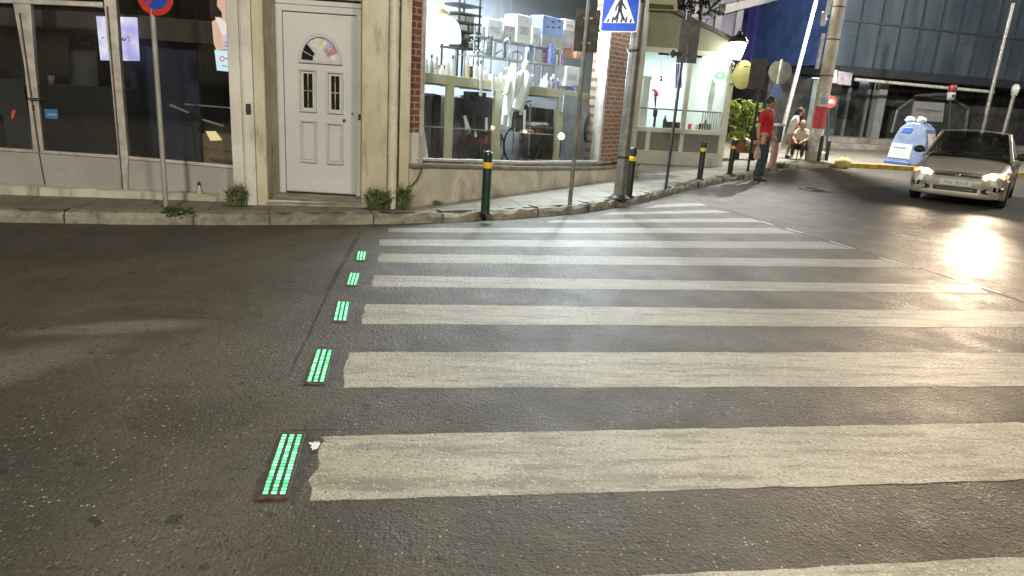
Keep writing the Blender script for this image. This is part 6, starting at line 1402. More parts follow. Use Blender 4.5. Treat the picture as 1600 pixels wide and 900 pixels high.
mb = MB(); mb.tube([PA.px(264, 163, -.36), PA.px(300, 180, -.36), PA.px(318, 190, -.34), PA.px(356, 200, -.3)], .014, 8); mb.tube([PA.px(312, 205, -.34), PA.px(297, 217, -.34)], .010, 8); mb.tube([PA.px(300, 180, -.36), PA.px(306, 250, -.4)], .016, 8); mb.tube([PA.px(344, 196, -.31), PA.px(352, 262, -.4)], .014, 8); mb.build('tubing', M['black'], t)
mb = MB(); mb.tube([PA.px(289, 163, -.5), PA.px(364, 169, -.5)], .012, 8); mb.build('cross_rail', M['alu'], t)
t = thing('dark_cabinet', 'dark grey upright cabinet inside the dim shop, left of the lit sign', 'cabinet', PA.px(130, 130, -1.2))
mb = MB(); mb.slab(PA, [(106, 50), (150, 52), (158, 240), (112, 240)], -1.6, -1.15); mb.build('carcass', pm('cabinet_grey', (.09, .09, .088), .5), t, .01)
mb = MB(); mb.slab(PA, [(124, 66), (142, 66), (142, 69), (124, 69)], -1.15, -1.12); mb.build('handle', M['alu'], t)
mb = MB(); c = PA.px(80, 132, -.35); mb.lathe([(.001, 0), (.035, 0), (.045, .10), (.04, .10), (.032, .01), (.001, .008)], c, 14); mb.build('cup', pm('dull_cup', (.32, .29, .24), .5), tag_=('dull beige cup on the counter behind the grey window film', 'cup'))
t = thing('counter', 'dark shop counter running behind the grey window film', 'counter', PA.P(.6, .12, -.6)); mb = MB(); zc_ = PA.z(100, 133, -.3); mb.ub(PA, -2.5, 1.3, .12, zc_-.03, -.7, -.25); mb.build('front', M['darkroom'], t); mb = MB(); mb.ub(PA, -2.5, 1.32, zc_-.03, zc_, -.72, -.22); mb.build('top', pm('counter_top', (.10, .088, .06), .5), t)
mb = MB(); mb.slab(PA, [(69, 170), (90, 171), (91, 186), (71, 185)], .003, .006); ST_ = mb.build('window_sticker', pm('sticker_blue', (.05, .16, .36), .4, 0, .2, 30), tag_=('small blue sticker on the grey film beside the shop door stile', 'sticker'), loc=PA.px(80, 186, .004))
mb = MB(); mb.slab(PA, [(74, 177), (88, 178), (88, 181), (74, 180)], .006, .0075); mb.build('sticker_lettering', pm('sticker_ink', (.25, .42, .62), .4), ST_)
mb = MB(); mb.slab(PA, [(19, 172), (24, 171), (24, 177), (20, 186), (17, 184)], .003, .006); mb.build('window_sticker', pm('sticker_red', (.5, .09, .075), .5), tag_=('small red slanting mark on the pale window film at the far left', 'sticker'), loc=PA.px(20, 186, .004))
area('shop_glow', LB, PA.P(.4, 2.9, -1.9), PA.P(.4, 0, -1.6), 1.5, .4, 3, (1, .9, .75))

# ================================================================== INSIDE THE CORNER SHOP
d0 = -.45
p = PB.px(690, 66, d0); t = thing('pendant_lamp', 'large glowing greenish white dome lamp hanging at the left of the display window', 'lamp', p)
rw = (PB.px(716, 45, d0)-PB.px(665, 45, d0)).length*.5*.78; hz_ = PB.z(690, 22, d0)-PB.z(690, 64, d0)
mb = MB(); mb.lathe([(rw*.98, 0), (rw, .12*hz_), (rw*.96, .45*hz_), (rw*.82, .74*hz_), (rw*.5, .94*hz_), (.04, hz_)], p, 28); mb.build('shade', emit('lamp_shade_glow', (.80, 1, .88), 3), t)
mb = MB(); mb.lathe([(.05, hz_), (.09, hz_+.01), (.09, hz_+.05), (.02, hz_+.09), (.012, hz_+1.2), (.001, hz_+1.2)], p, 14); mb.build('rod', pm('brass_fitting', (.42, .36, .22), .35, .6), t)
mb = MB(); mb.ball(p+V((0, 0, .1)), (rw*.3, rw*.3, rw*.3), 12); mb.build('bulb', emit('lamp_bulb', (.85, 1, .9), 12), t)
def on_platform(px, py, d): P = PB.px(px, py, d); P.z = PLZ((P.to_2d()-PB.p).dot(PB.t)); return P
rd = random.Random(9); BOT = [pm('bottle_white', (.62, .62, .60), .35), pm('bottle_grey', (.42, .42, .42), .35), pm('bottle_tan', (.42, .30, .2), .4)]
for i, (x, top) in enumerate(((666, 92), (674, 85), (682, 88), (699, 82), (707, 86), (730, 86), (743, 90), (751, 94))):
    b = on_platform(x, 112, -.47-.05*(i % 3)); h = max(.12, PB.z(x, top, -.5)-b.z); r = .032
    t = thing('bottle', 'small pale bottle in the row along the left of the display platform', 'bottle', b, 'bottles on the display platform')
    mb = MB(); mb.lathe([(.001, 0), (r, 0), (r, h*.68), (r*.4, h*.8), (r*.4, h*.88), (.001, h*.885)], b, 12); mb.build('bottle_body', BOT[i % 3], t)
    mb = MB(); mb.lathe([(r*.48, h*.87), (r*.48, h), (.001, h)], b, 10); mb.build('cap', [M['white'], M['black'], M['steel']][i % 3], t)
# chrome rack with shelves
t = thing('display_rack', 'chrome tube rack with shelves of goods in the upper half of the display window', 'rack', on_platform(800, 130, -.7)); dR = -.72
posts = [(742, 40), (757, 42), (797, 58), (837, 62), (877, 66)]
mb = MB()
for x, y in posts:
    for dd in (dR, dR-.35):
        P = PB.px(x, y, dR); u = PB.u(x, y, dR); mb.tube([PB.P(u, PLZ(u), dd), PB.P(u, P.z, dd)], .016, 8)
mb.build('post', M['chrome'], t)
ua, ub_ = PB.u(742, 70, dR), PB.u(877, 70, dR)
shelfz = []
for y in (64, 92):
    mb = MB(); za = PB.z(800, y, dR); shelfz.append(za); mb.ub(PB, ua-.03, ub_+.03, za-.02, za, dR-.38, dR+.04); mb.build('shelf', pm('shelf_light', (.5, .5, .49), .35, .2), t)
mb = MB(); mb.tube([PB.px(735, 62, dR), PB.px(741, 66, dR), PB.px(746, 76, dR), PB.px(748, 110, dR)], .014, 8); mb.tube([PB.px(744, 78, dR+.05), PB.px(757, 84, dR+.05), PB.px(775, 84, dR+.05), PB.px(785, 78, dR+.05)], .016, 8); mb.build('curved_rail', M['chrome'], t)
def box_thing(name, x0, x1, y0, y1, d, mt, label, cat, zbase=None, group=None, depth=.25):
    um, z1 = PB.u((x0+x1)/2, (y0+y1)/2, d), PB.z((x0+x1)/2, y0, d); z0 = PB.z((x0+x1)/2, y1, d) if zbase is None else zbase
    u0, u1 = PB.u(x0, (y0+y1)/2, d), PB.u(x1, (y0+y1)/2, d); t = thing(name, label, cat, PB.P(um, z0, d-depth/2), group)
    mb = MB(); mb.ub(PB, u0, u1, z0, max(z1, z0+.05), d-depth, d); mb.build('carton', mt, t, .006)
    mb = MB(); mb.ub(PB, u0+(u1-u0)*.15, u0+(u1-u0)*.8, z0+(z1-z0)*.3, z0+(z1-z0)*.6, d, d+.003); 
    return t, mb
z64, z92 = shelfz
WB = pm('carton_white', (.66, .66, .66), .5, 0, .06, 6); GBX = pm('carton_grey', (.34, .35, .34), .5, 0, .1, 6); PRN = pm('carton_print', (.42, .44, .48), .5, 0, .3, 30); BBX = pm('carton_blue', (.20, .32, .62), .45, 0, .1, 6); DOT = pm('carton_dot', (.03, .05, .16), .5)
for a in (('goods_box', 762, 785, 30, 63, -.75, WB, 'plain white carton on the upper rack shelf, left of the tallest white carton', 'box', z64),
          ('goods_box', 808, 831, 24, 63, -.75, WB, 'tallest white carton on the upper rack shelf', 'box', z64),
          ('goods_box', 787, 806, 40, 63, -.78, GBX, 'grey carton between the two white cartons on the rack', 'box', z64),
          ('goods_box', 832, 843, 42, 63, -.72, WB, 'small white carton left of the blue box', 'box', z64),
          ('goods_box', 883, 898, 31, 48, -.75, WB, 'small white box at the right of the blue box, high on the rack', 'box', None),
          ('goods_box', 880, 900, 48, 76, -.75, GBX, 'grey tall box behind the dark rear facing sign', 'box', None),
          ('goods_box', 901, 909, 74, 92, -.6, pm('carton_orange', (.55, .28, .16), .5), 'little orange box beside the thin sign pole', 'box', None),
          ('goods_box', 885, 905, 104, 135, -.5, WB, 'white box low on the platform at the right of the rack', 'box', None)):
    t, mb = box_thing(*a[:9], zbase=a[9]); mb.build('print', PRN, t)
t, mb = box_thing('goods_box', 848, 881, 27, 57, -.7, BBX, 'pale blue box with dark dots standing on the rack', 'box', zbase=PB.z(864, 57, -.7))
mb = MB()
for x, y in ((865, 34), (874, 33), (856, 42), (865, 43), (874, 43)): mb.slab(PB, [(x-2, y-1.3), (x+2, y-1.3), (x+2, y+1.3), (x-2, y+1.3)], -.7, -.696)
mb.build('print', DOT, t)
mb = MB(); mb.ub(PB, PB.u(846, 60, -.7), PB.u(882, 60, -.7), z64, PB.z(864, 57, -.7), -.95, -.69); mb.build('goods_box', GBX, tag_=('flat grey box under the pale blue dotted box', 'box'), bevel=.006)
for i in range(9):
    x = 842+i*4.2; u = PB.u(x, 85, -.75); h = rd.uniform(.16, .24); mb = MB(); mb.ub(PB, u, u+.055, z92, z92+h, -.95, -.72)
    mb.build('booklet', [WB, GBX, pm('spine', (rd.uniform(.1, .5), rd.uniform(.1, .4), rd.uniform(.2, .5)), .5)][i % 3], tag_=('thin upright booklet in the row on the lower rack shelf', 'booklet', 'booklets on the lower rack shelf'))
for i in range(8):
    x = 847+i*3.6; b = on_platform(x, 115, -.62); h = .24+.05*(i % 3); t = thing('bottle', 'violet and white bottle in the cluster at the foot of the rack', 'bottle', b, 'violet bottles at the rack foot')
    mb = MB(); mb.lathe([(.001, 0), (.034, 0), (.034, h*.7), (.014, h*.82), (.001, h*.83)], b, 10); mb.build('bottle_body', pm('violet', (.22, .2, .5), .35) if i % 2 else BOT[0], t)
    mb = MB(); mb.lathe([(.018, h*.8), (.018, h), (.001, h)], b, 8); mb.build('cap', M['white'], t)
for i in range(10):
    x = 758+i*4.0; b = on_platform(x, 120, -.55-.06*(i % 2)); h = .16+.08*rd.random(); mb = MB(); mb.lathe([(.001, 0), (.04, 0), (.042, h*.8), (.03, h), (.001, h)], b, 12)
    mb.build('jar', [BOT[1], pm('jar_red', (.3, .08, .08), .4), BOT[0], pm('jar_blue', (.1, .12, .35), .4)][i % 4], tag_=('small jar in the mixed row on the display platform, left of the white mannequin', 'jar', 'jars on the display platform'))
# dark wire shelf near the lamp
t = thing('wire_shelf', 'black wire shelf stacked with small appliances, right of the glowing dome lamp', 'shelf', on_platform(728, 110, -.8)); dW = -.8
mb = MB()
for x in (716, 748):
    for dd in (0, -.3): u = PB.u(x, 60, dW); mb.tube([PB.P(u, PLZ(u), dW+dd), PB.P(u, PB.z(x, 0, dW)+.15, dW+dd)], .016, 6)
mb.build('post', M['black'], t)
for y in (8, 22, 36, 50, 62, 76):
    mb = MB(); u0, u1 = PB.u(714, 60, dW), PB.u(750, 60, dW); z = PB.z(732, y, dW); mb.ub(PB, u0, u1, z-.012, z+.012, dW-.32, dW+.02); mb.build('shelf', M['black'], t)
for i, (x, y, w_, hh, mt) in enumerate(((720, 36, 8, 8, WB), (731, 36, 12, 9, GBX), (722, 50, 10, 8, WB), (735, 50, 9, 10, M['steel']), (719, 62, 8, 8, M['black']), (730, 62, 14, 7, GBX), (722, 76, 11, 9, M['steel_dark']), (737, 76, 8, 8, WB))):
    u0, u1 = PB.u(x, y, dW), PB.u(x+w_, y, dW); z = PB.z(732, y, dW)+.013; mb = MB(); mb.ub(PB, u0, u1, z, z+hh*.0095, dW-.25, dW-.02); mb.build('small_appliance', mt, tag_=('small boxed appliance on the black wire shelf', 'appliance', 'appliances on the black wire shelf'), bevel=.008)
# white draped mannequin and hanging white tubes
b = on_platform(812, 140, -.17); b.z = PB.z(790, 196, -.17); t = thing('mannequin', 'white draped mannequin hanging in the middle of the display window', 'mannequin', b)
CLOTH = pm('white_drape', (.78, .80, .80), .6, 0, .06, 12, .4, 14)
P_ = lambda x, y, dd=0: PB.px(x, y, -.17+dd)
mb = MB(); mb.ball(P_(821, 103), (.055, .055, .085), 14); mb.build('head', M['white'], t)
mb = MB(); mb.tube([P_(820, 110), P_(817, 117), P_(813, 135), P_(808, 155), P_(803, 172)], [.04, .12, .145, .14, .12], 14, flat=.5); mb.build('torso_drape', CLOTH, t)
mb = MB(); mb.tube([P_(803, 100, .02), P_(800, 118, .02), P_(796, 150, .03), P_(790, 180, .03)], [.05, .09, .10, .07], 12, flat=.4); mb.build('side_drape', CLOTH, t)
rd = random.Random(31)
mb = MB()
for i in range(11):
    x0 = 792+i*3.4+rd.uniform(-1, 1); y0 = 108+abs(i-6)*2.5; y1 = 166+rd.uniform(-22, 26)-i*1.5; sw = rd.uniform(-1, 1)
    mb.tube([P_(x0+6, y0, .03), P_(x0+3, (y0+y1)/2-8, .035), P_(x0+sw, (y0+y1)/2+8, .03), P_(x0-5+sw*2, y1, .035)], [.02, .035, .04, rd.uniform(.012, .03)], 7, flat=.6)
mb.build('drape_folds', CLOTH, t)
mb = MB(); mb.tube([P_(800, 168), P_(797, 185), P_(795, 198)], [.035, .03, .03], 8); mb.tube([P_(788, 176), P_(785, 195)], [.035, .028], 8); mb.build('leg', M['white'], t)
for i, (x, y0, y1) in enumerate(((752, 108, 148), (771, 118, 152), (820, 172, 204))):
    mb = MB(); mb.tube([PB.px(x, y0, -.22), PB.px(x-.5, (y0+y1)/2, -.22), PB.px(x-1, y1, -.22)], .020, 10); mb.ball(PB.px(x-1, y1, -.22), .026, 8); mb.build('hanging_tube', M['white'], tag_=('white tube ending in a rubber tip, hanging in the display window', 'tube', 'white tubes hanging in the display'))
rd = random.Random(77)
PK_ = [pm('packet_%s' % n_, c_, .45, 0, .2, 40, 0, 80, .5, d_, 30, .7, .5) for n_, c_, d_ in (('white', (.66, .67, .68), (.2, .25, .5)), ('silver', (.4, .42, .44), (.1, .1, .1)), ('blue', (.16, .2, .45), (.7, .7, .7)), ('tan', (.42, .33, .24), (.6, .2, .15)), ('black', (.03, .03, .03), (.5, .5, .5)), ('pale', (.55, .6, .66), (.6, .3, .35)))]
for i in range(46):
    dd = -rd.uniform(.5, 1.2); x = rd.uniform(668, 905); u = PB.u(x, 100, dd)
    lvl = rd.choice((0, 0, 0, 1, 1, 2)); z = (PLZ(u), z92, z64)[lvl] if 745 < x < 875 else PLZ(u)
    if lvl == 2: dd = -rd.uniform(.8, 1.02)
    h = rd.uniform(.10, .30); w2 = rd.uniform(.05, .16); mb = MB(); kind = rd.random(); c = PB.P(u, z, dd)
    if kind < .5: mb.box(c+V((0, 0, h/2)), (w2, rd.uniform(.06, .16), h), rd.uniform(-.6, 1.4))
    elif kind < .8: mb.lathe([(.001, 0), (w2*.4, 0), (w2*.42, h*.6), (w2*.3, h*.75), (w2*.15, h*.82), (w2*.15, h), (.001, h)], c, 10)
    else: mb.tube([c+V((-w2*.5, 0, .02)), c+V((-w2*.5, 0, h)), c+V((0, 0, h*1.25)), c+V((w2*.5, 0, h)), c+V((w2*.5, 0, .02))], .012, 6)
    mb.build('shop_item', PK_[i % 6] if kind < .8 else M['chrome'], tag_=('small packet, bottle or metal loop among the mixed goods crowding the display', 'goods', 'mixed goods in the display window'))
# below the platform
t = thing('wheelchair', 'wheelchair with reddish seat and pale footrests behind the lower glass', 'wheelchair', PB.px(755, 252, -.75)); dC = -.75
c = PB.px(752, 232, dC); mb = MB(); n = PB.nv(); tt = PB.tv()
for dd in (-.22, .22): mb.tube([c+n*dd+(tt*cos(a)+V((0, 0, 1))*sin(a))*.30 for a in [2*pi*i/28 for i in range(29)]], .016, 6)
mb.build('wheel', M['black'], t)
mb = MB()
for i in range(8): a = pi*i/8; mb.tube([c+n*.22+(tt*cos(a)+V((0, 0, 1))*sin(a))*.29, c+n*.22-(tt*cos(a)+V((0, 0, 1))*sin(a))*.29], .004, 4)
mb.build('spokes', M['chrome'], t)
mb = MB(); s0 = PB.px(741, 224, dC); s1 = PB.px(767, 227, dC); mb.obox(s0-n*.22, s1-s0, n*.44, V((0, 0, .14))); mb.build('seat', pm('red_brown_seat', (.26, .06, .045), .6, 0, .2, 6), t, .02)
mb = MB(); mb.tube([PB.px(741, 158, dC), PB.px(739, 180, dC), PB.px(742, 212, dC)], .02, 8); mb.tube([PB.px(741, 158, dC), PB.px(735, 148, dC)], .02, 8); mb.obox(PB.px(739, 180, dC)-n*.2, tt*.04, n*.4, V((0, 0, .34))); mb.build('backrest', M['black'], t)
mb = MB(); mb.tube([PB.px(726, 181, dC+.25), PB.px(730, 198, dC+.25), PB.px(733, 206, dC+.25)], [.022, .035, .028], 8); mb.tube([PB.px(760, 184, dC+.25), PB.px(760, 206, dC+.25)], .024, 8); mb.tube([PB.px(743, 204, dC+.25), PB.px(743, 214, dC+.25)], .02, 8); mb.build('footrest', M['white'], t)
t = thing('folded_wheelchair', 'black folded wheelchair right of the mannequin behind the lower glass', 'wheelchair', PB.px(815, 252, -.7)); dC = -.7
mb = MB(); mb.slab(PB, [(806, 160), (826, 164), (824, 208), (803, 204)], dC-.06, dC); mb.build('folded_seat', M['black'], t, .02)
mb = MB()
for x in (803, 830):
    c = PB.px(x, 226, dC); mb.tube([c+(tt*cos(a)+V((0, 0, 1))*sin(a))*.28 for a in [2*pi*i/28 for i in range(29)]], .018, 6)
mb.build('wheel', M['black'], t)
mb = MB(); mb.tube([PB.px(806, 158, dC), PB.px(801, 240, dC)], .016, 8); mb.tube([PB.px(829, 162, dC), PB.px(826, 244, dC)], .016, 8); mb.tube([PB.px(806, 162, dC+.02), PB.px(829, 158, dC+.02)], .016, 8); mb.build('frame_tubing', M['chrome'], t)
for (x0, x1, y0, mt, lab) in ((661, 676, 148, pm('locker_pale', (.22, .24, .24), .5), 'pale grey locker behind the lower left glass'), (678, 690, 146, M['steel_dark'], 'dark narrow locker beside the pale grey locker'), (713, 735, 152, pm('locker_brown', (.13, .115, .11), .5), 'brownish cabinet behind the wheelchair'), (746, 772, 150, pm('locker_blue', (.06, .07, .095), .5), 'blue grey cabinet between two beige posts'), (838, 866, 168, M['steel_dark'], 'low dark cabinet right of the folded wheelchair')):
    t = thing('locker', lab, 'locker', PB.px((x0+x1)/2, 246, -1.3)); mb = MB(); mb.slab(PB, [(x0, y0), (x1, y0+3), (x1-3, 250), (x0-4, 248)], -1.55, -1.2); mb.build('carcass', mt, t, .01)
    mb = MB(); xm = (x0+x1)/2; mb.slab(PB, [(xm+2, 195), (xm+3, 195), (xm+2.6, 203), (xm+1.6, 203)], -1.2, -1.18); mb.build('handle', M['chrome'], t)
mb = MB(); mb.slab(PB, [(882, 148), (905, 151), (903, 178), (879, 175)], -.24, -.22); mb.build('reflection_panel', pm('pale_blue_reflection', (.30, .36, .40), .5, 0, .05, 4), tag_=('pale blue panel imitating a reflection in the glass beside the thin sign pole', 'panel'))  # panel added as a stand-in for a pale reflection on the glass
mb = MB(); c = PB.px(919, 202, -.3); mb.tube([c+tt*.11*cos(a)+V((0, 0, .22*sin(a))) for a in [2*pi*i/24 for i in range(25)]], .025, 8); mb.build('hoop', M['black'], tag_=('black hoop leaning at the lower right of the display window', 'hoop'))
mb = MB(); mb.slab(PB, [(657, 196), (662, 197), (668, 236), (669, 248), (655, 247)], -.12, -.06); mb.build('leaning_board', M['white'], tag_=('white board leaning in the lower left corner of the display window', 'board'))
t = thing('reflection_globe', 'small glowing globe in place of a headlight reflection in the display window', 'lamp', PB.px(877, 240, -.16)); c = PB.px(877, 213, -.08)  # added globe, glows to imitate a headlight reflected in the pane
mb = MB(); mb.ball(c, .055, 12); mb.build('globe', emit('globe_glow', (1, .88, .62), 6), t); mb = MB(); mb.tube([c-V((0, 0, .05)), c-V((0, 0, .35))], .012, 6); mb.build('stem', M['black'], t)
t = thing('bench', 'dark metal bench holding chrome parts behind the lower glass', 'bench', PB.px(850, 250, -.6)); mb = MB(); mb.slab(PB, [(832, 196), (866, 199), (866, 202), (832, 199)], -.9, -.5); mb.build('top', M['steel'], t)
for x in (834, 864): mb = MB(); mb.tube([PB.px(x, 199, -.6), PB.px(x-2, 250, -.6)], .018, 6); mb.build('leg', M['black'], t)
for i, (x, mt) in enumerate(((834, M['white']), (845, M['white']), (853, M['chrome']))):
    mb = MB(); mb.slab(PB, [(x-4, 191), (x+4, 192), (x+4, 196.5), (x-4, 196)], -.7, -.58); mb.build('small_tray', mt, tag_=('small pale tray on the dark metal bench', 'tray', 'trays on the dark bench'), bevel=.01)
# lighting of the shop
TUBE = emit('fluorescent_tube', (.88, .95, 1), 9)
for i, (u, dd, lab) in enumerate(((1.6, -.75, 'long fluorescent ceiling lamp over the display window, left one'), (4.0, -1.0, 'long fluorescent ceiling lamp over the display window, right one'))):
    c = PB.P(u, 3.78, dd); t = thing('ceiling_lamp', lab, 'ceiling lamp', c, 'fluorescent lamps in the corner shop'); mb = MB(); mb.ub(PB, u-.75, u+.75, 3.80, 3.88, dd-.09, dd+.09); mb.build('housing', M['white'], t)
    mb = MB(); mb.tube([PB.P(u-.72, 3.76, dd), PB.P(u+.72, 3.76, dd)], .025, 10); mb.build('tube', TUBE, t)
    area('tube_light', t, c-V((0, 0, .08)), c-V((0, 0, 2))+PB.nv()*.3, 1.4, .25, 300, (.88, .95, 1))
c = PB.P(PB.u(946, 85, -.2), PB.z(946, 85, -.2), -.2); t = thing('strip_lamp', 'upright white strip lamp at the right end of the display window', 'lamp', c)
mb = MB(); mb.slab(PB, [(938, 50), (944, 50), (940, 114), (934, 113)], -.08, -.04); mb.build('diffuser', emit('strip_glow', (.85, .92, 1), 4), t)
_s = bpy.data.lights.new('strip_throw', 'SPOT'); _s.energy = 480; _s.color = (.88, .94, 1); _s.spot_size = radians(44); _s.spot_blend = 1.0; _s.shadow_soft_size = .2
_o = bpy.data.objects.new('strip_throw', _s); COL.objects.link(_o); _o.parent = t; _p = PB.px(938, 85, .02); _o.location = _p-c; _o.rotation_mode = 'QUATERNION'; _o.rotation_quaternion = (V((.9, 4.2, 0))-_p).to_track_quat('-Z', 'Y')
area('strip_light', t, PB.P(PB.u(940, 85, -.03), PB.z(940, 85, -.03), -.03), PB.P(PB.u(940, 85, -.03), PB.z(940, 85, -.03)-.25, 2), .12, .8, 170, (.88, .94, 1))
mb = MB(); mb.slab(PB, [(937, 46), (945, 46), (944, 50), (938, 50)], -.09, -.03); mb.build('end_cap', M['steel'], t)
# added, unseen lamp over the window, put there for the light streak on the road
p = PB.P(4.9, 3.72, .16); t = thing('streak_lamp', 'added white lamp above the display window, unseen, for the road streak', 'lamp', p); mb = MB(); mb.ub(PB, 4.55, 5.25, 3.65, 3.80, .03, .14); mb.build('housing', M['steel'], t); mb = MB(); mb.ub(PB, 4.6, 5.2, 3.6, 3.65, .04, .14); mb.ub(PB, 4.6, 5.2, 3.65, 3.78, .141, .16); mb.build('diffuser', emit('bulkhead_glow', (.9, .95, 1), 14), t)
area('streak_light', t, PB.P(4.9, 3.58, .2), PB.P(4.9, 0, 1.4), .6, .12, 40, (.9, .95, 1))

# ================================================================== INSIDE THE VERANDA
kc = lambda x, y, d: PK.px(x, y, d)
for i, (x, lab) in enumerate(((1030, 'round ceiling lamp in the veranda, left one'), (1100, 'round ceiling lamp in the veranda, right one'))):
    u = PK.u(x, 80, -1.0); c = PK.P(u, zr+.25, -1.0); t = thing('ceiling_lamp', lab, 'ceiling lamp', c, 'ceiling lamps in the veranda'); mb = MB(); mb.lathe([(.001, -.05), (.16, -.04), (.18, 0), (.18, .03), (.001, .03)], c, 18); mb.build('diffuser', emit('veranda_lamp_glow', (.92, .98, 1), 8), t)
    mb = MB(); mb.lathe([(.19, .02), (.19, .06), (.001, .06)], c, 18); mb.build('rim', M['white'], t)
    area('veranda_light', t, c-V((0, 0, .08)), c-V((0, 0, 2)), .4, .4, 58, (.92, .98, 1))
b = PK.P(PK.u(1005, 180, -.5), .13, -.5); t = thing('white_column', 'white round column inside the left end of the veranda', 'column', b); mb = MB(); mb.lathe([(.001, 0), (.13, 0), (.12, .05), (.10, .08), (.09, 1.9), (.12, 1.95), (.13, 2.0), (.001, 2.0)], b, 16); mb.build('shaft', M['white'], t)
t = thing('shield_sign', 'white shield shaped sign with a black mark hanging inside the veranda', 'sign', kc(1033, 130, -.6))
sh_ = [(1026, 116), (1033, 114), (1040, 116), (1039, 124), (1035, 130), (1031, 130), (1027, 124)]
mb = MB(); mb.slab(PK, sh_, -.64, -.6); mb.build('shield', emit('shield_glow', (.95, .97, 1), 2.2), t)
mb = MB(); mb.slab(PK, [(1031, 118), (1035, 118), (1034, 122), (1036, 127), (1031, 127), (1032, 122)], -.6, -.595); mb.build('shield_mark', INK, t)
mb = MB(); mb.tube([kc(1033, 114, -.62), kc(1033, 96, -.62)], .006, 5); mb.build('hanger', M['black'], t)
t = thing('green_sign', 'glowing green oval sign on the glass at the right end of the veranda', 'sign', kc(1125, 118, -.08))
mb = MB(); c = kc(1125, 118, -.08); Mx = sign_frame(c, (PK.n.x, PK.n.y, 0)); flat(mb, Mx, circ(.15, 24, 0, 0, .09), -.02, 0); mb.build('panel', emit('green_glow', (.25, 1, .35), .9), t)
mb = MB(); flat(mb, Mx, [(-.06, -.015), (.07, -.015), (.07, .015), (-.06, .015)], .001, .004); flat(mb, Mx, [(-.015, -.05), (.015, -.05), (.015, .05), (-.015, .05)], .001, .003); mb.build('lettering', emit('green_white', (.75, 1, .8), 1.3), t)
t = thing('white_board', 'tall curved white board standing behind the veranda glass under the green sign', 'board', kc(1112, 200, -.25)); mb = MB(); mb.slab(PK, [(1113, 122), (1118, 130), (1117, 150), (1112, 172), (1105, 176), (1107, 150)], -.29, -.25); mb.build('board', pm('board_white', (.72, .76, .74), .4), t, .01)
t = thing('pink_flowers', 'small pink flowers on a stand inside the veranda', 'flowers', kc(1025, 200, -.7)); mb = MB()
rd = random.Random(2)
for i in range(16): c = kc(1024+rd.uniform(-4, 4), 145+rd.uniform(-5, 4), -.7); mb.ball(c, .03, 6)
mb.build('blossoms', pm('pink', (.6, .10, .22), .6), t); mb = MB(); 
for i in range(5): mb.tube([kc(1024+i-2, 147, -.7), kc(1024, 172, -.7)], .006, 5)
mb.lathe([(.001, -.1), (.05, -.1), (.06, .1), (.05, .1), (.001, 0)], kc(1024, 176, -.7), 12); mb.tube([kc(1024, 180, -.7), V((*kc(1024, 180, -.7).to_2d(), .13))], .03, 8); mb.build('vase', M['steel_dark'], t)
t = thing('hanging_drape', 'lilac drape hanging in the middle of the veranda', 'drape', kc(1060, 140, -.9)); mb = MB(); pts = []
for i in range(9): x = 1054+i*1.6; pts.append((x, i))
prev = None
for x, i in pts:
    a, b2 = kc(x, 98, -.9+.04*(i % 2)), kc(x, 138, -.9+.04*(i % 2))
    if prev: mb.prism([prev[0], a, b2, prev[1]], PK.nv()*-.012)
    prev = (a, b2)
mb.build('cloth', pm('lilac_cloth', (.36, .34, .5), .8), t)
t = thing('door_frame', 'pale inner doorway at the back of the veranda', 'doorway', kc(1088, 200, -2.2)); mb = MB()
for q in ([(1076, 105), (1079, 105), (1078, 215), (1075, 215)], [(1098, 105), (1101, 105), (1100, 215), (1097, 215)], [(1076, 102), (1101, 103), (1101, 107), (1076, 106)]): mb.slab(PK, q, -2.29, -2.2)
for y in (118, 128): mb.slab(PK, [(1080, y), (1097, y+1), (1097, y+3), (1080, y+2)], -2.29, -2.22)
mb.build('frame', M['white'], t); mb = MB(); mb.slab(PK, [(1079, 107), (1098, 107), (1097, 215), (1078, 215)], -2.295, -2.27); mb.build('door_leaf', pm('door_grey', (.30, .33, .36), .4), t)
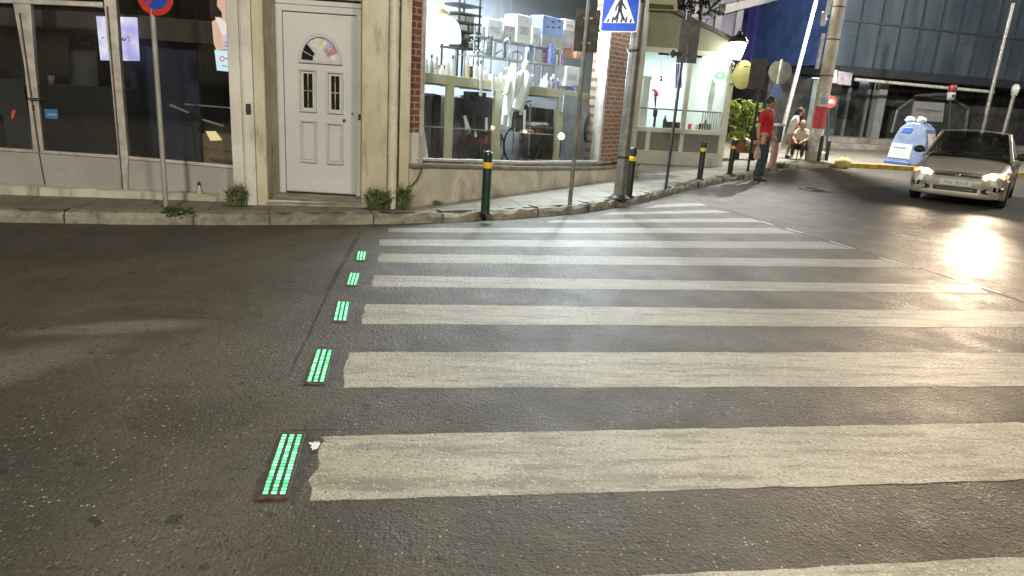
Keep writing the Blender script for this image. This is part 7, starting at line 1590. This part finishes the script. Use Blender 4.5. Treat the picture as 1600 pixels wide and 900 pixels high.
for i, (x, lab) in enumerate(((1050, 'dark cafe chair inside the veranda, behind the thin sign pole'), (1095, 'dark cafe chair inside the veranda, in front of the inner doorway'))):
    b = PK.P(PK.u(x, 190, -.9), .13, -.9); t = thing('chair', lab, 'chair', b, 'chairs in the veranda'); mb = MB(); mb.box(b+V((0, 0, .46)), (.42, .42, .05)); mb.build('seat', M['steel_dark'], t, .01)
    mb = MB(); mb.box(b+V((0, -.2, .80)), (.42, .03, .34)); mb.build('backrest', M['steel_dark'], t, .01)
    for sx in (-.18, .18):
        for sy in (-.18, .18): mb = MB(); mb.tube([b+V((sx, sy, 0)), b+V((sx, sy, .45 if sy > 0 else .95))], .014, 8); mb.build('leg', M['black'], t)
b = PK.P(PK.u(1070, 190, -.55), .13, -.55); t = thing('table', 'small table with drinks behind the veranda glass', 'table', b); mb = MB(); mb.box(b+V((0, 0, .80)), (1.3, .5, .03)); mb.build('tabletop', pm('table_top', (.30, .29, .26), .4), t, .006)
for sx in (-.55, .55): mb = MB(); mb.tube([b+V((sx, 0, 0)), b+V((sx, 0, .78))], .025, 8); mb.build('leg', M['black'], t)
tz = b.z+.816
for i, (dx, h, mt, lab) in enumerate(((-.52, .3, M['black'], 'black bottle at the left end of the veranda table'), (-.15, .12, M['steel_dark'], 'dark low cup on the veranda table, second from the left'), (.12, .14, pm('cup_red', (.6, .08, .07), .4), 'red cup on the veranda table'), (.3, .16, M['white'], 'white cup on the veranda table, right of the red one'), (.52, .26, M['black'], 'black bottle at the right end of the veranda table'))):
    c = V((b.x+dx, b.y-.05, tz)); mb = MB(); r = .045; mb.lathe([(.001, 0), (r, 0), (r*1.05, h*.6), (r*.5 if h > .2 else r*1.1, h*.8), (r*.4 if h > .2 else r*1.12, h), (.001, h)], c, 12); mb.build('bottle' if h > .2 else 'cup', mt, tag_=(lab, 'bottle' if h > .2 else 'cup'))

area('far_shop_fill', GB, PG.P((ga+gb_)/2, zg-.1, -1.7), PG.P((ga+gb_)/2, 0, -1.7), 3.0, .5, 70, (.85, .95, .9))  # added area light, brightens the dark shop behind the far glass
